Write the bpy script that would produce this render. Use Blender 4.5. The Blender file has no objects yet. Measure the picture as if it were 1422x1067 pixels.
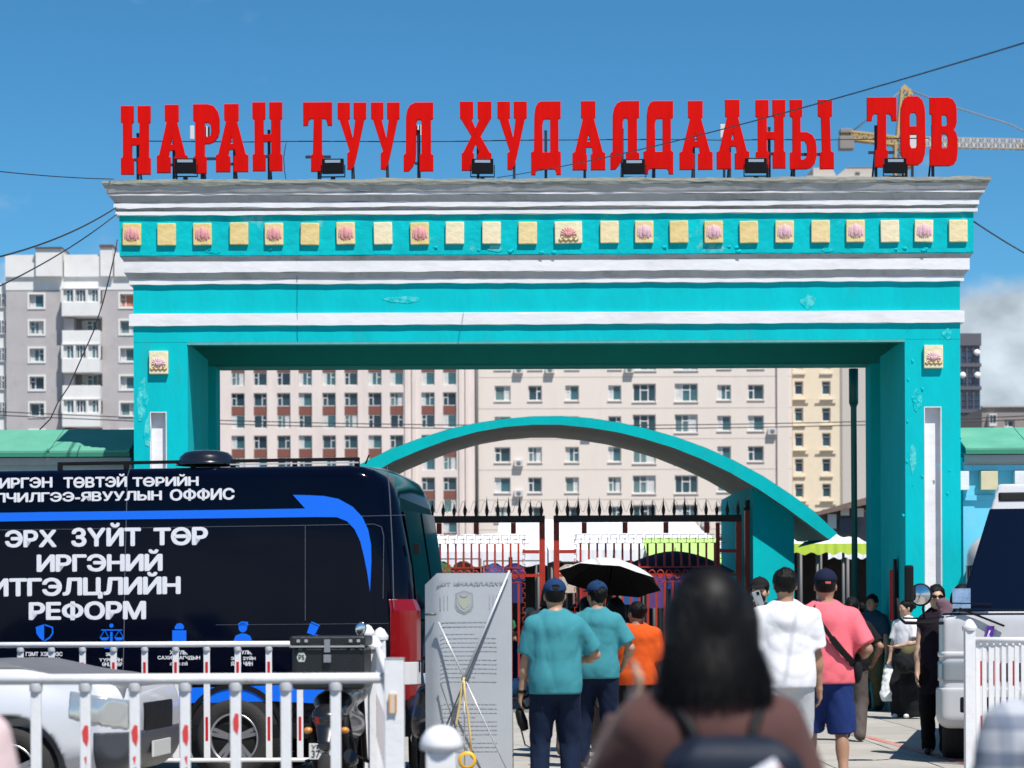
import bpy, bmesh, math, random
import numpy as np
from mathutils import Vector, Matrix
random.seed(7)
R = math.radians
SC = bpy.context.scene
COL = SC.collection

# ------------------------------------------------------------------ camera, sky, sun, exposure
F = 3400.0            # focal length in photograph pixels
CX, CY, EYE = 711.0, 855.0, 1.45
ROLL = R(0.25)
cam_d = bpy.data.cameras.new('camera')
cam = bpy.data.objects.new('camera', cam_d)
COL.objects.link(cam)
SC.camera = cam
cam.location = (0, 0, EYE)
cam.rotation_euler = (R(90), ROLL, 0)
cam_d.sensor_width = 36
cam_d.lens = F / 1422 * 36
cam_d.shift_x = 0
cam_d.shift_y = (CY - 533.5) / 1422
cam_d.clip_start = 0.3
cam_d.clip_end = 6000
cam_d.dof.use_dof = True
cam_d.dof.focus_distance = 28
cam_d.dof.aperture_fstop = 3.6

SUN = Vector((0.28, -0.50, 1.0)).normalized()      # towards the sun
world = bpy.data.worlds.new('World')
SC.world = world
world.use_nodes = True
wn = world.node_tree
wn.nodes.clear()
def wnode(t, **k):
    n = wn.nodes.new(t)
    for a, b in k.items():
        setattr(n, a, b)
    return n
sky = wnode('ShaderNodeTexSky', sky_type='NISHITA', sun_disc=False)
sky.sun_elevation = math.asin(SUN.z)
sky.sun_rotation = math.atan2(SUN.x, SUN.y)
sky.altitude = 3000
sky.air_density = 1.0
sky.dust_density = 0.0
sky.ozone_density = 3.0
hsv = wnode('ShaderNodeHueSaturation')
hsv.inputs['Saturation'].default_value = 1.15
hsv.inputs['Value'].default_value = 1.28
tint = wnode('ShaderNodeMix', data_type='RGBA', blend_type='MULTIPLY')
tint.inputs[0].default_value = 1.0
tint.inputs[7].default_value = (0.64, 1.10, 1.10, 1)
tc = wnode('ShaderNodeTexCoord')
mp = wnode('ShaderNodeMapping')
mp.inputs['Scale'].default_value = (1, 1, 1.5)
mp.inputs['Location'].default_value = (0.36, 0.0, 0.02)
nz = wnode('ShaderNodeTexNoise')
nz.inputs['Scale'].default_value = 14
nz.inputs['Detail'].default_value = 9
nz.inputs['Roughness'].default_value = 0.52
nz2 = wnode('ShaderNodeTexNoise')
nz2.inputs['Scale'].default_value = 5.0
nz2.inputs['Detail'].default_value = 2
sep = wnode('ShaderNodeSeparateXYZ')
band = wnode('ShaderNodeMapRange', interpolation_type='SMOOTHSTEP')   # low cumulus bank round the horizon
band.inputs[1].default_value = 0.16
band.inputs[2].default_value = 0.095
band.inputs[3].default_value = 0.0
band.inputs[4].default_value = 1.0
add1 = wnode('ShaderNodeMath', operation='MULTIPLY_ADD')
add1.inputs[1].default_value = 0.60
add2 = wnode('ShaderNodeMath', operation='MULTIPLY_ADD')
add2.inputs[1].default_value = 0.55
cl = wnode('ShaderNodeMapRange', interpolation_type='SMOOTHSTEP')
cl.inputs[1].default_value = 0.90
cl.inputs[2].default_value = 1.12
cl.inputs[3].default_value = 0.0
cl.inputs[4].default_value = 0.85
cshade = wnode('ShaderNodeTexNoise')
cshade.inputs['Scale'].default_value = 30
cshade.inputs['Detail'].default_value = 5
cramp = wnode('ShaderNodeMapRange')
cramp.inputs[1].default_value = 0.35
cramp.inputs[2].default_value = 0.65
cramp.inputs[3].default_value = 5.6
cramp.inputs[4].default_value = 10.5
cmul = wnode('ShaderNodeCombineColor')
cm1 = wnode('ShaderNodeMath', operation='MULTIPLY'); cm1.inputs[1].default_value = 0.93
cm2 = wnode('ShaderNodeMath', operation='MULTIPLY'); cm2.inputs[1].default_value = 1.06
mixc = wnode('ShaderNodeMix', data_type='RGBA')
bg = wnode('ShaderNodeBackground')
bg.inputs['Strength'].default_value = 0.072
out = wnode('ShaderNodeOutputWorld')
L = wn.links.new
L(sky.outputs[0], hsv.inputs['Color']); L(hsv.outputs[0], tint.inputs[6])
L(tc.outputs['Generated'], mp.inputs[0]); L(mp.outputs[0], nz.inputs[0]); L(mp.outputs[0], nz2.inputs[0]); L(mp.outputs[0], cshade.inputs[0])
L(tc.outputs['Generated'], sep.inputs[0]); L(sep.outputs[2], band.inputs[0])
L(band.outputs[0], add1.inputs[0]); L(nz.outputs[0], add1.inputs[2])
L(nz2.outputs[0], add2.inputs[0]); L(add1.outputs[0], add2.inputs[2])
# noise (0..1) + 0.36 band + 0.55 * broad noise
L(add2.outputs[0], cl.inputs[0])
L(cshade.outputs[0], cramp.inputs[0])
L(cramp.outputs[0], cm1.inputs[0]); L(cramp.outputs[0], cm2.inputs[0])
L(cm1.outputs[0], cmul.inputs[0]); L(cramp.outputs[0], cmul.inputs[1]); L(cm2.outputs[0], cmul.inputs[2])
L(cl.outputs[0], mixc.inputs[0]); L(tint.outputs[2], mixc.inputs[6]); L(cmul.outputs[0], mixc.inputs[7])
L(mixc.outputs[2], bg.inputs[0]); L(bg.outputs[0], out.inputs[0])

sun_d = bpy.data.lights.new('sun', 'SUN')
sun_d.energy = 5.0
sun_d.angle = R(0.53)
sun_d.color = (1.0, 0.955, 0.90)
sun = bpy.data.objects.new('sun', sun_d)
COL.objects.link(sun)
sun.rotation_euler = (-SUN).to_track_quat('-Z', 'Y').to_euler()
sun.location = (10, -20, 40)
SC.render.engine = 'CYCLES'
SC.view_settings.view_transform = 'Standard'
SC.view_settings.look = 'None'
SC.view_settings.gamma = 1
SC.view_settings.use_curve_mapping = False
SC.view_settings.exposure = 0.30
SC.cycles.max_bounces = 6
SC.cycles.use_denoising = True

# ------------------------------------------------------------------ places: a point of the photograph at a distance
def px(x, y, Y):
    dx, dy = x - CX, CY - y
    c, s = math.cos(ROLL), math.sin(ROLL)
    dx, dy = dx * c + dy * s, -dx * s + dy * c
    return Vector((dx * Y / F, Y, EYE + dy * Y / F))
def gx(x, Y, y=800):          # world x of a photograph column
    return px(x, y, Y).x
def gz(y, Y, x=711):
    return px(x, y, Y).z

# ------------------------------------------------------------------ materials
MATS = {}
def srgb(h):
    v = [int(h[i:i + 2], 16) / 255 for i in (0, 2, 4)]
    return tuple(c / 12.92 if c <= 0.04045 else ((c + 0.055) / 1.055) ** 2.4 for c in v)
def mat(name, col, rough=0.7, metal=0.0, var=0.0, vscale=6, bump=0.0, bscale=40, spec=0.5, coat=0.0,
        dirt=None, dirt_amt=0.0, dscale=2.0, stretch=(1, 1, 1), emit=None, trans=0.0, alpha=1.0, dmin=0.5, dmax=0.68, sheen=0.0):
    if name in MATS:
        return MATS[name]
    m = bpy.data.materials.new(name)
    m.use_nodes = True
    nt = m.node_tree
    b = nt.nodes['Principled BSDF']
    if isinstance(col, str):
        col = srgb(col)
    b.inputs['Base Color'].default_value = (*col, 1)
    b.inputs['Roughness'].default_value = rough
    b.inputs['Metallic'].default_value = metal
    b.inputs['Specular IOR Level'].default_value = spec
    b.inputs['Coat Weight'].default_value = coat
    b.inputs['Coat Roughness'].default_value = 0.04
    b.inputs['Transmission Weight'].default_value = trans
    b.inputs['Alpha'].default_value = alpha
    b.inputs['Sheen Weight'].default_value = sheen
    if emit:
        b.inputs['Emission Color'].default_value = (*emit[0], 1)
        b.inputs['Emission Strength'].default_value = emit[1]
    m.diffuse_color = (*col, 1)
    N, K = nt.nodes.new, nt.links.new
    if var or bump or dirt_amt:
        t = N('ShaderNodeTexCoord'); mpn = N('ShaderNodeMapping'); mpn.inputs['Scale'].default_value = stretch
        K(t.outputs['Object'], mpn.inputs[0])
    last = None
    if var:
        n = N('ShaderNodeTexNoise'); n.inputs['Scale'].default_value = vscale; n.inputs['Detail'].default_value = 8
        n.inputs['Roughness'].default_value = 0.65
        K(mpn.outputs[0], n.inputs[0])
        mr = N('ShaderNodeMapRange'); mr.inputs[1].default_value = 0.3; mr.inputs[2].default_value = 0.7
        mr.inputs[3].default_value = 1 - var; mr.inputs[4].default_value = 1 + var
        K(n.outputs[0], mr.inputs[0])
        mx = N('ShaderNodeMix'); mx.data_type = 'RGBA'; mx.blend_type = 'MULTIPLY'; mx.inputs[0].default_value = 1
        mx.inputs[6].default_value = (*col, 1)
        cc = N('ShaderNodeCombineColor')
        for i in range(3): K(mr.outputs[0], cc.inputs[i])
        K(cc.outputs[0], mx.inputs[7])
        last = mx.outputs[2]
        rr = N('ShaderNodeMapRange'); rr.inputs[3].default_value = max(0.02, rough - 0.08); rr.inputs[4].default_value = min(1, rough + 0.08)
        K(n.outputs[0], rr.inputs[0]); K(rr.outputs[0], b.inputs['Roughness'])
    if dirt_amt:
        dcol = srgb(dirt) if isinstance(dirt, str) else dirt
        n = N('ShaderNodeTexNoise'); n.inputs['Scale'].default_value = dscale; n.inputs['Detail'].default_value = 10
        n.inputs['Roughness'].default_value = 0.7
        K(mpn.outputs[0], n.inputs[0])
        mr = N('ShaderNodeMapRange'); mr.inputs[1].default_value = dmin; mr.inputs[2].default_value = dmax
        mr.inputs[3].default_value = 0; mr.inputs[4].default_value = dirt_amt
        K(n.outputs[0], mr.inputs[0])
        mx = N('ShaderNodeMix'); mx.data_type = 'RGBA'
        mx.inputs[6].default_value = (*col, 1); mx.inputs[7].default_value = (*dcol, 1)
        K(mr.outputs[0], mx.inputs[0])
        if last: K(last, mx.inputs[6])
        last = mx.outputs[2]
    if last:
        K(last, b.inputs['Base Color'])
    if bump:
        n = N('ShaderNodeTexNoise'); n.inputs['Scale'].default_value = bscale; n.inputs['Detail'].default_value = 6
        K(mpn.outputs[0], n.inputs[0])
        bp = N('ShaderNodeBump'); bp.inputs['Strength'].default_value = bump; bp.inputs['Distance'].default_value = 0.02
        K(n.outputs[0], bp.inputs['Height']); K(bp.outputs[0], b.inputs['Normal'])
    MATS[name] = m
    return m

# ------------------------------------------------------------------ object helpers
def link(o, parent=None):
    COL.objects.link(o)
    if parent is not None:
        o.parent = parent
    return o
def tag(o, label=None, cat=None, group=None, kind=None):
    if label: o['label'] = label
    if cat: o['category'] = cat
    if group: o['group'] = group
    if kind: o['kind'] = kind
    return o
def empty(name, loc=(0, 0, 0), rz=0, label=None, cat=None, group=None):
    o = bpy.data.objects.new(name, None)
    o.location = loc; o.rotation_euler = (0, 0, rz); o.empty_display_size = 0.2
    link(o)
    return tag(o, label, cat, group)
def copy_tree(o, parent=None):
    c = o.copy(); COL.objects.link(c); c.parent = parent
    for ch in o.children:
        copy_tree(ch, c)
    return c

class MB:
    """collects shapes, builds ONE mesh object"""
    def __init__(s): s.v = []; s.f = []; s.sm = []
    def add(s, vs, fs, smooth=False):
        n = len(s.v); s.v += [tuple(v) for v in vs]
        s.f += [tuple(i + n for i in f) for f in fs]; s.sm += [smooth] * len(fs)
        return s
    def box(s, x0, x1, y0, y1, z0, z1):
        v = [(x, y, z) for z in (z0, z1) for y in (y0, y1) for x in (x0, x1)]
        return s.add(v, [(0, 2, 3, 1), (4, 5, 7, 6), (0, 1, 5, 4), (1, 3, 7, 5), (3, 2, 6, 7), (2, 0, 4, 6)])
    def bar(s, a, b, w, h=None, up=(0, 0, 1)):
        a, b = Vector(a), Vector(b); h = h or w; d = (b - a)
        if d.length < 1e-6: return s
        d.normalize(); u = Vector(up)
        if abs(d.dot(u)) > 0.98: u = Vector((0, 1, 0))
        r = d.cross(u).normalized(); u = r.cross(d)
        v = [p + r * (i * w / 2) + u * (j * h / 2) for p in (a, b) for j in (-1, 1) for i in (-1, 1)]
        return s.add(v, [(0, 2, 3, 1), (4, 5, 7, 6), (0, 1, 5, 4), (1, 3, 7, 5), (3, 2, 6, 7), (2, 0, 4, 6)])
    def tube(s, pts, r, n=8, cap=True):
        pts = [Vector(p) for p in pts]; rs = r if isinstance(r, (list, tuple)) else [r] * len(pts)
        base = len(s.v); ring = []; pr = None
        for i, p in enumerate(pts):
            d = (pts[min(i + 1, len(pts) - 1)] - pts[max(i - 1, 0)]).normalized()
            if pr is None:
                pr = d.cross(Vector((0, 0, 1)))
                if pr.length < 0.05: pr = d.cross(Vector((1, 0, 0)))
            pr = (pr - d * pr.dot(d)).normalized(); q = d.cross(pr)
            ring.append([p + (pr * math.cos(2 * math.pi * k / n) + q * math.sin(2 * math.pi * k / n)) * rs[i] for k in range(n)])
        vs = [v for rg in ring for v in rg]; fs = []
        for i in range(len(pts) - 1):
            for k in range(n):
                fs.append((i * n + k, i * n + (k + 1) % n, (i + 1) * n + (k + 1) % n, (i + 1) * n + k))
        s.add(vs, fs, True)
        if cap:
            s.f.append(tuple(base + k for k in range(n))[::-1]); s.sm.append(False)
            e = base + (len(pts) - 1) * n
            s.f.append(tuple(e + k for k in range(n))); s.sm.append(False)
        return s
    def lathe(s, prof, c=(0, 0, 0), axis='z', n=24, smooth=True):
        c = Vector(c); vs = []
        for r, t in prof:
            for k in range(n):
                a = 2 * math.pi * k / n
                p = {'z': (r * math.cos(a), r * math.sin(a), t), 'y': (r * math.cos(a), t, r * math.sin(a)), 'x': (t, r * math.cos(a), r * math.sin(a))}[axis]
                vs.append(c + Vector(p))
        fs = [(i * n + k, i * n + (k + 1) % n, (i + 1) * n + (k + 1) % n, (i + 1) * n + k) for i in range(len(prof) - 1) for k in range(n)]
        return s.add(vs, fs, smooth)
    def loft(s, secs, close=True, cap=True, smooth=True):
        n = len(secs[0]); base = len(s.v); vs = [p for q in secs for p in q]; fs = []
        for i in range(len(secs) - 1):
            for k in range(n if close else n - 1):
                fs.append((i * n + k, i * n + (k + 1) % n, (i + 1) * n + (k + 1) % n, (i + 1) * n + k))
        s.add(vs, fs, smooth)
        if cap and close:
            s.f.append(tuple(base + k for k in range(n))[::-1]); s.sm.append(False)
            e = base + (len(secs) - 1) * n
            s.f.append(tuple(e + k for k in range(n))); s.sm.append(False)
        return s
    def prism(s, poly, fn, t0, t1):
        """poly 2D, fn(a, b, t) -> xyz, extruded from t0 to t1"""
        n = len(poly); vs = [fn(a, b, t) for t in (t0, t1) for a, b in poly]
        fs = [tuple(range(n))[::-1], tuple(range(n, 2 * n))]
        fs += [(k, (k + 1) % n, n + (k + 1) % n, n + k) for k in range(n)]
        return s.add(vs, fs)
    def ell(s, c, r, n=10, m=6, rot=None):
        c = Vector(c); vs = []; fs = []
        for i in range(m + 1):
            th = math.pi * i / m
            for k in range(n):
                a = 2 * math.pi * k / n
                p = Vector((r[0] * math.sin(th) * math.cos(a), r[1] * math.sin(th) * math.sin(a), r[2] * math.cos(th)))
                if rot: p = rot @ p
                vs.append(c + p)
        for i in range(m):
            for k in range(n):
                fs.append((i * n + k, (i + 1) * n + k, (i + 1) * n + (k + 1) % n, i * n + (k + 1) % n))
        return s.add(vs, fs, True)
    def build(s, name, m, parent=None, bevel=0.0, loc=None, rz=0, fix=True):
        me = bpy.data.meshes.new(name); me.from_pydata(s.v, [], s.f)
        me.polygons.foreach_set('use_smooth', s.sm)
        ms = m if isinstance(m, (list, tuple)) else [m]
        for q in ms: me.materials.append(q)
        if bevel or fix:
            bm = bmesh.new(); bm.from_mesh(me)
            if bevel:
                bmesh.ops.remove_doubles(bm, verts=bm.verts, dist=1e-5)
                eg = [e for e in bm.edges if len(e.link_faces) == 2 and e.calc_face_angle(0) > 0.6]
                bmesh.ops.bevel(bm, geom=eg, offset=bevel, segments=2, affect='EDGES', profile=0.6, clamp_overlap=True)
            bmesh.ops.recalc_face_normals(bm, faces=bm.faces)
            bm.to_mesh(me); bm.free()
        o = bpy.data.objects.new(name, me)
        if loc is not None: o.location = loc
        o.rotation_euler = (0, 0, rz)
        return link(o, parent)

def text_mesh(body, size, embolden=0.0, depth=0.0, align='LEFT', spacing=1.0):
    c = bpy.data.curves.new('lettering', 'FONT'); c.body = body; c.size = size; c.offset = embolden; c.extrude = depth
    c.align_x = align; c.space_character = spacing; c.resolution_u = 4
    o = bpy.data.objects.new('lettering', c); COL.objects.link(o)
    dg = bpy.context.evaluated_depsgraph_get(); dg.update()
    me = bpy.data.meshes.new_from_object(o.evaluated_get(dg))
    v = [tuple(p.co) for p in me.vertices]; f = [tuple(p.vertices) for p in me.polygons]
    bpy.data.objects.remove(o); bpy.data.curves.remove(c); bpy.data.meshes.remove(me)
    return v, f
GLYPHS = {}
def glyph(ch):
    """flat outline of one character with its left edge at 0; crossed letters are an O with its bar"""
    if ch not in GLYPHS:
        v, f = text_mesh({'Ө': 'О', 'Ф': 'О'}.get(ch, ch), 1.0)
        x0 = min(p[0] for p in v); v = [(p[0] - x0, p[1], 0) for p in v]; w = max(p[0] for p in v)
        y0, y1 = min(p[1] for p in v), max(p[1] for p in v); ym = (y0 + y1) / 2; n = len(v); e = .045
        if ch == 'Ө': v += [(.05, ym - e, .01), (w - .05, ym - e, .01), (w - .05, ym + e, .01), (.05, ym + e, .01)]; f += [(n, n + 1, n + 2, n + 3)]
        if ch == 'Ф':
            v = [(p[0] * 1.05, ym + (p[1] - ym) * .80, 0) for p in v]; w *= 1.05
            v += [(w / 2 - e, y0 - .01, .01), (w / 2 + e, y0 - .01, .01), (w / 2 + e, y1 + .01, .01), (w / 2 - e, y1 + .01, .01)]; f += [(n, n + 1, n + 2, n + 3)]
        GLYPHS[ch] = (v, f, w)
    return GLYPHS[ch]
def lettering(body, x0, x1, z0, z1, fn, m, parent, name='lettering', weight=0.03, depth=0.002):
    """text fitted into the rectangle x0..x1 by z0..z1 of a surface; fn(a, b, t) -> xyz"""
    v0, f0 = [], []; pen = 0.0
    for ch in body:
        if ch == ' ': pen += .42; continue
        gv, gf, gw = glyph(ch)
        n_ = len(v0); v0 += [(p_[0] + pen, p_[1], 0) for p_ in gv]; f0 += [tuple(i_ + n_ for i_ in t_) for t_ in gf]; pen += gw + (.10 if ch not in 'ГУТ' else .08)
    v, f = [], []
    for q, (ox_, oy_) in enumerate(((-1, 0), (1, 0), (0, -1), (0, 1), (-.7, -.7), (.7, .7), (-.7, .7), (.7, -.7)) if weight else ((0, 0),)):
        n_ = len(v); v += [(a_[0] + ox_ * weight, a_[1] + oy_ * weight, q * .15) for a_ in v0]; f += [tuple(i_ + n_ for i_ in t_) for t_ in f0]
    xs = [p[0] for p in v]; ys = [p[1] for p in v]
    a, b, c, d = min(xs), max(xs), min(ys), max(ys)
    v = [fn(x0 + (p[0] - a) / (b - a) * (x1 - x0), z0 + (p[1] - c) / (d - c) * (z1 - z0), depth * (p[2] + 0.2)) for p in v]
    mb = MB(); mb.add(v, f)
    return mb.build(name, m, parent, fix=False)

def outline_mesh(outer_list, holes, depth, bevel=0.0):
    c = bpy.data.curves.new('o', 'CURVE'); c.dimensions = '2D'; c.fill_mode = 'BOTH'; c.extrude = depth / 2
    c.bevel_depth = bevel; c.bevel_resolution = 1
    for poly in list(outer_list) + list(holes):
        s = c.splines.new('POLY'); s.points.add(len(poly) - 1)
        for i, (x, y) in enumerate(poly): s.points[i].co = (x, y, 0, 1)
        s.use_cyclic_u = True
    o = bpy.data.objects.new('o', c); COL.objects.link(o)
    dg = bpy.context.evaluated_depsgraph_get(); dg.update()
    me = bpy.data.meshes.new_from_object(o.evaluated_get(dg))
    v = [tuple(p.co) for p in me.vertices]; f = [tuple(p.vertices) for p in me.polygons]
    bpy.data.objects.remove(o); bpy.data.curves.remove(c); bpy.data.meshes.remove(me)
    return v, f
def chaikin(poly, n=1):
    for _ in range(n):
        q = []
        for i in range(len(poly)):
            a, b = poly[i], poly[(i + 1) % len(poly)]
            q += [(a[0] * .75 + b[0] * .25, a[1] * .75 + b[1] * .25), (a[0] * .25 + b[0] * .75, a[1] * .25 + b[1] * .75)]
        poly = q
    return poly

# ------------------------------------------------------------------ smooth solids (signed distance -> surface net)
def V3(p): return np.array(p, dtype=np.float32)
class Solid:
    def __init__(s, vox=0.012): s.pr = []; s.vox = vox; s.post = []
    def cone(s, a, b, ra, rb=None, fl=(1, 1, 1), k=0.03, clip=None, op='u'):
        rb = ra if rb is None else rb; a, b = V3(a), V3(b); r = max(ra, rb) * max(fl) + 0.002
        s.pr.append(('c', np.minimum(a, b) - r, np.maximum(a, b) + r, (a, b, ra, rb, V3(fl)), k, clip, op)); return s
    def ell(s, c, r, k=0.03, clip=None, op='u', yaw=0.0, pitch=0.0):
        c, r = V3(c), V3(r); m = float(r.max()) if (yaw or pitch) else r
        s.pr.append(('e', c - m, c + m, (c, r, yaw, pitch), k, clip, op)); return s
    def box(s, lo, hi, rd=0.02, k=0.005, clip=None, op='u'):
        lo, hi = V3(lo), V3(hi); s.pr.append(('b', lo, hi, (lo, hi, rd), k, clip, op)); return s
    def cyl(s, c, axis, r, half, k=0.005, op='u', rd=0.0):
        c = V3(c); e = np.full(3, r, dtype=np.float32); e[axis] = half
        s.pr.append(('y', c - e, c + e, (c, axis, r, half, rd), k, None, op)); return s
    def cut(s, n, d):      # keep n.p < d
        s.post.append((V3(n), d)); return s
    def fold(s, amp, scale=18, seed=0, stretch=(1, 1, .5), crease=False): s.crease = crease; s.fd = (amp, scale, seed, stretch); return s
    def field(s):
        us = [p for p in s.pr if p[6] == 'u']; vx = s.vox
        lo = np.min([p[1] for p in us], axis=0) - 2.5 * vx; hi = np.max([p[2] for p in us], axis=0) + 2.5 * vx
        n = np.ceil((hi - lo) / vx).astype(int) + 1
        ax = [lo[i] + vx * np.arange(n[i], dtype=np.float32) for i in range(3)]
        D = np.full(n, 0.5, dtype=np.float32)
        for kind, a, b, q, k, clip, op in s.pr:
            pad = max(k, 2 * vx) + 0.01
            i0 = np.clip(np.floor((a - pad - lo) / vx).astype(int), 0, n); i1 = np.clip(np.ceil((b + pad - lo) / vx).astype(int) + 1, 0, n)
            if (i1 <= i0).any(): continue
            X, Y, Z = ax[0][i0[0]:i1[0], None, None], ax[1][None, i0[1]:i1[1], None], ax[2][None, None, i0[2]:i1[2]]
            if kind == 'c':
                A, B, ra, rb, fl = q; ba = B - A; L2 = float((ba * ba).sum()) + 1e-9
                h = np.clip(((X - A[0]) * ba[0] + (Y - A[1]) * ba[1] + (Z - A[2]) * ba[2]) / L2, 0, 1)
                d = np.sqrt(((X - A[0] - h * ba[0]) / fl[0]) ** 2 + ((Y - A[1] - h * ba[1]) / fl[1]) ** 2 + ((Z - A[2] - h * ba[2]) / fl[2]) ** 2) - (ra + (rb - ra) * h)
                d = d * float(fl.min()) if fl.min() < 1 else d
            elif kind == 'e':
                c, r, yaw, pitch = q; x, y, z = X - c[0], Y - c[1], Z - c[2]
                if yaw: cs, sn = math.cos(yaw), math.sin(yaw); x, y = x * cs + y * sn, -x * sn + y * cs
                if pitch: cs, sn = math.cos(pitch), math.sin(pitch); y, z = y * cs + z * sn, -y * sn + z * cs
                k0 = np.sqrt((x / r[0]) ** 2 + (y / r[1]) ** 2 + (z / r[2]) ** 2)
                k1 = np.sqrt((x / r[0] ** 2) ** 2 + (y / r[1] ** 2) ** 2 + (z / r[2] ** 2) ** 2) + 1e-6
                d = k0 * (k0 - 1) / k1
            elif kind == 'b':
                l, h_, rd = q; c = (l + h_) / 2; e = (h_ - l) / 2 - rd
                x, y, z = np.abs(X - c[0]) - e[0], np.abs(Y - c[1]) - e[1], np.abs(Z - c[2]) - e[2]
                d = np.sqrt(np.maximum(x, 0) ** 2 + np.maximum(y, 0) ** 2 + np.maximum(z, 0) ** 2) + np.minimum(np.maximum(x, np.maximum(y, z)), 0) - rd
            else:
                c, axis, r, half, rd = q; P = [X - c[0], Y - c[1], Z - c[2]]; o = [P[i] for i in range(3) if i != axis]
                d = np.maximum(np.sqrt(o[0] ** 2 + o[1] ** 2) - r, np.abs(P[axis]) - half)
            if clip:
                for nn, dd in clip: d = np.maximum(d, X * nn[0] + Y * nn[1] + Z * nn[2] - dd)
            S = D[i0[0]:i1[0], i0[1]:i1[1], i0[2]:i1[2]]
            if op == 'u':
                hh = np.maximum(k - np.abs(S - d), 0) / k if k > 0 else 0
                S[...] = np.minimum(S, d) - hh * hh * k * 0.25
            elif op == 's':
                S[...] = np.maximum(S, -d)
        X, Y, Z = ax[0][:, None, None], ax[1][None, :, None], ax[2][None, None, :]
        if getattr(s, 'fd', None):
            amp, sc, seed, st = s.fd; rg = np.random.RandomState(seed); w = 0
            for i in range(7):
                v = rg.randn(3) * np.array(st) * sc * (0.7 + 0.25 * i); ph = rg.rand() * 6.3
                sw = np.sin((X * v[0] + Y * v[1] + Z * v[2] + ph + 1.3 * np.sin(Z * sc * .4 + X * sc * .3 + i)) * (.6 if s.crease else 1))
                w = w + ((1 - 2 * np.abs(sw) ** .7) if s.crease else sw) / (1 + .3 * i)
            D += (amp * 0.5 * np.clip(w, -2.2, 1.3)).astype(np.float32)
        for nn, dd in s.post: D = np.maximum(D, X * nn[0] + Y * nn[1] + Z * nn[2] - dd)
        D[0], D[-1], D[:, 0], D[:, -1], D[:, :, 0], D[:, :, -1] = (0.5,) * 6
        return D, lo, vx
    def mesh(s):
        return surface_net(*s.field())
    def build(s, name, m, parent=None):
        v, q = s.mesh()
        return net_object(name, v, q, m, parent)
def net_object(name, v, q, m, parent=None):
    me = bpy.data.meshes.new(name)
    me.vertices.add(len(v)); me.vertices.foreach_set('co', v.astype(np.float32).ravel())
    me.loops.add(q.size); me.loops.foreach_set('vertex_index', q.astype(np.int32).ravel())
    me.polygons.add(len(q)); me.polygons.foreach_set('loop_start', np.arange(0, q.size, 4, dtype=np.int32))
    me.polygons.foreach_set('use_smooth', np.ones(len(q), dtype=bool))
    me.update(calc_edges=True); me.materials.append(m)
    return link(bpy.data.objects.new(name, me), parent)
def surface_net(D, lo, vx):
    I = D < 0; n = D.shape
    C = [I[i:n[0] - 1 + i, j:n[1] - 1 + j, k:n[2] - 1 + k] for i in (0, 1) for j in (0, 1) for k in (0, 1)]
    cnt = sum(c.astype(np.int8) for c in C); act = (cnt > 0) & (cnt < 8)
    idx = np.argwhere(act); N = len(idx)
    ids = np.full(act.shape, -1, dtype=np.int64); ids[act] = np.arange(N)
    cor = [(i, j, k) for i in (0, 1) for j in (0, 1) for k in (0, 1)]
    acc = np.zeros((N, 3)); num = np.zeros(N)
    for a in range(8):
        for b in range(a + 1, 8):
            if sum(abs(cor[a][t] - cor[b][t]) for t in range(3)) != 1: continue
            pa, pb = np.array(cor[a]), np.array(cor[b])
            da = D[tuple((idx + pa).T)]; db = D[tuple((idx + pb).T)]
            m = (da < 0) != (db < 0); t = np.where(m, da / np.where(m, da - db, 1), 0)
            acc += np.where(m[:, None], pa + (pb - pa) * t[:, None], 0); num += m
    V = lo + vx * (idx + acc / num[:, None])
    Q = []
    for axn in range(3):
        u, w = [t for t in range(3) if t != axn]
        sl0 = [slice(None)] * 3; sl1 = [slice(None)] * 3
        sl0[axn] = slice(0, n[axn] - 1); sl1[axn] = slice(1, n[axn])
        a, b = I[tuple(sl0)], I[tuple(sl1)]
        e = np.argwhere(a != b)
        e = e[(e[:, u] > 0) & (e[:, w] > 0) & (e[:, u] < n[u] - 1) & (e[:, w] < n[w] - 1)]
        if not len(e): continue
        f = a[tuple(e.T)]
        du = np.zeros(3, int); du[u] = 1; dw = np.zeros(3, int); dw[w] = 1
        q = np.stack([ids[tuple((e - du - dw).T)], ids[tuple((e - dw).T)], ids[tuple(e.T)], ids[tuple((e - du).T)]], 1)
        flip = f if axn != 1 else ~f
        q = np.where(flip[:, None], q, q[:, ::-1])
        Q.append(q)
    return V, np.concatenate(Q)

def wall_cells(mb, x0, x1, z0, z1, opens, y0, y1):
    """solid wall of thickness y0..y1 with rectangular openings (x0, x1, z0, z1), as cells merged per row"""
    zs = sorted({z0, z1, *[o[2] for o in opens], *[o[3] for o in opens]})
    zs = [z for z in zs if z0 <= z <= z1]
    for za, zb in zip(zs[:-1], zs[1:]):
        if zb - za < 1e-5: continue
        zm = (za + zb) / 2
        cuts = sorted([(max(o[0], x0), min(o[1], x1)) for o in opens if o[2] < zm < o[3]])
        x = x0
        for a, b in cuts:
            if a > x + 1e-5: mb.box(x, a, y0, y1, za, zb)
            x = max(x, b)
        if x < x1 - 1e-5: mb.box(x, x1, y0, y1, za, zb)
    return mb
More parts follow.
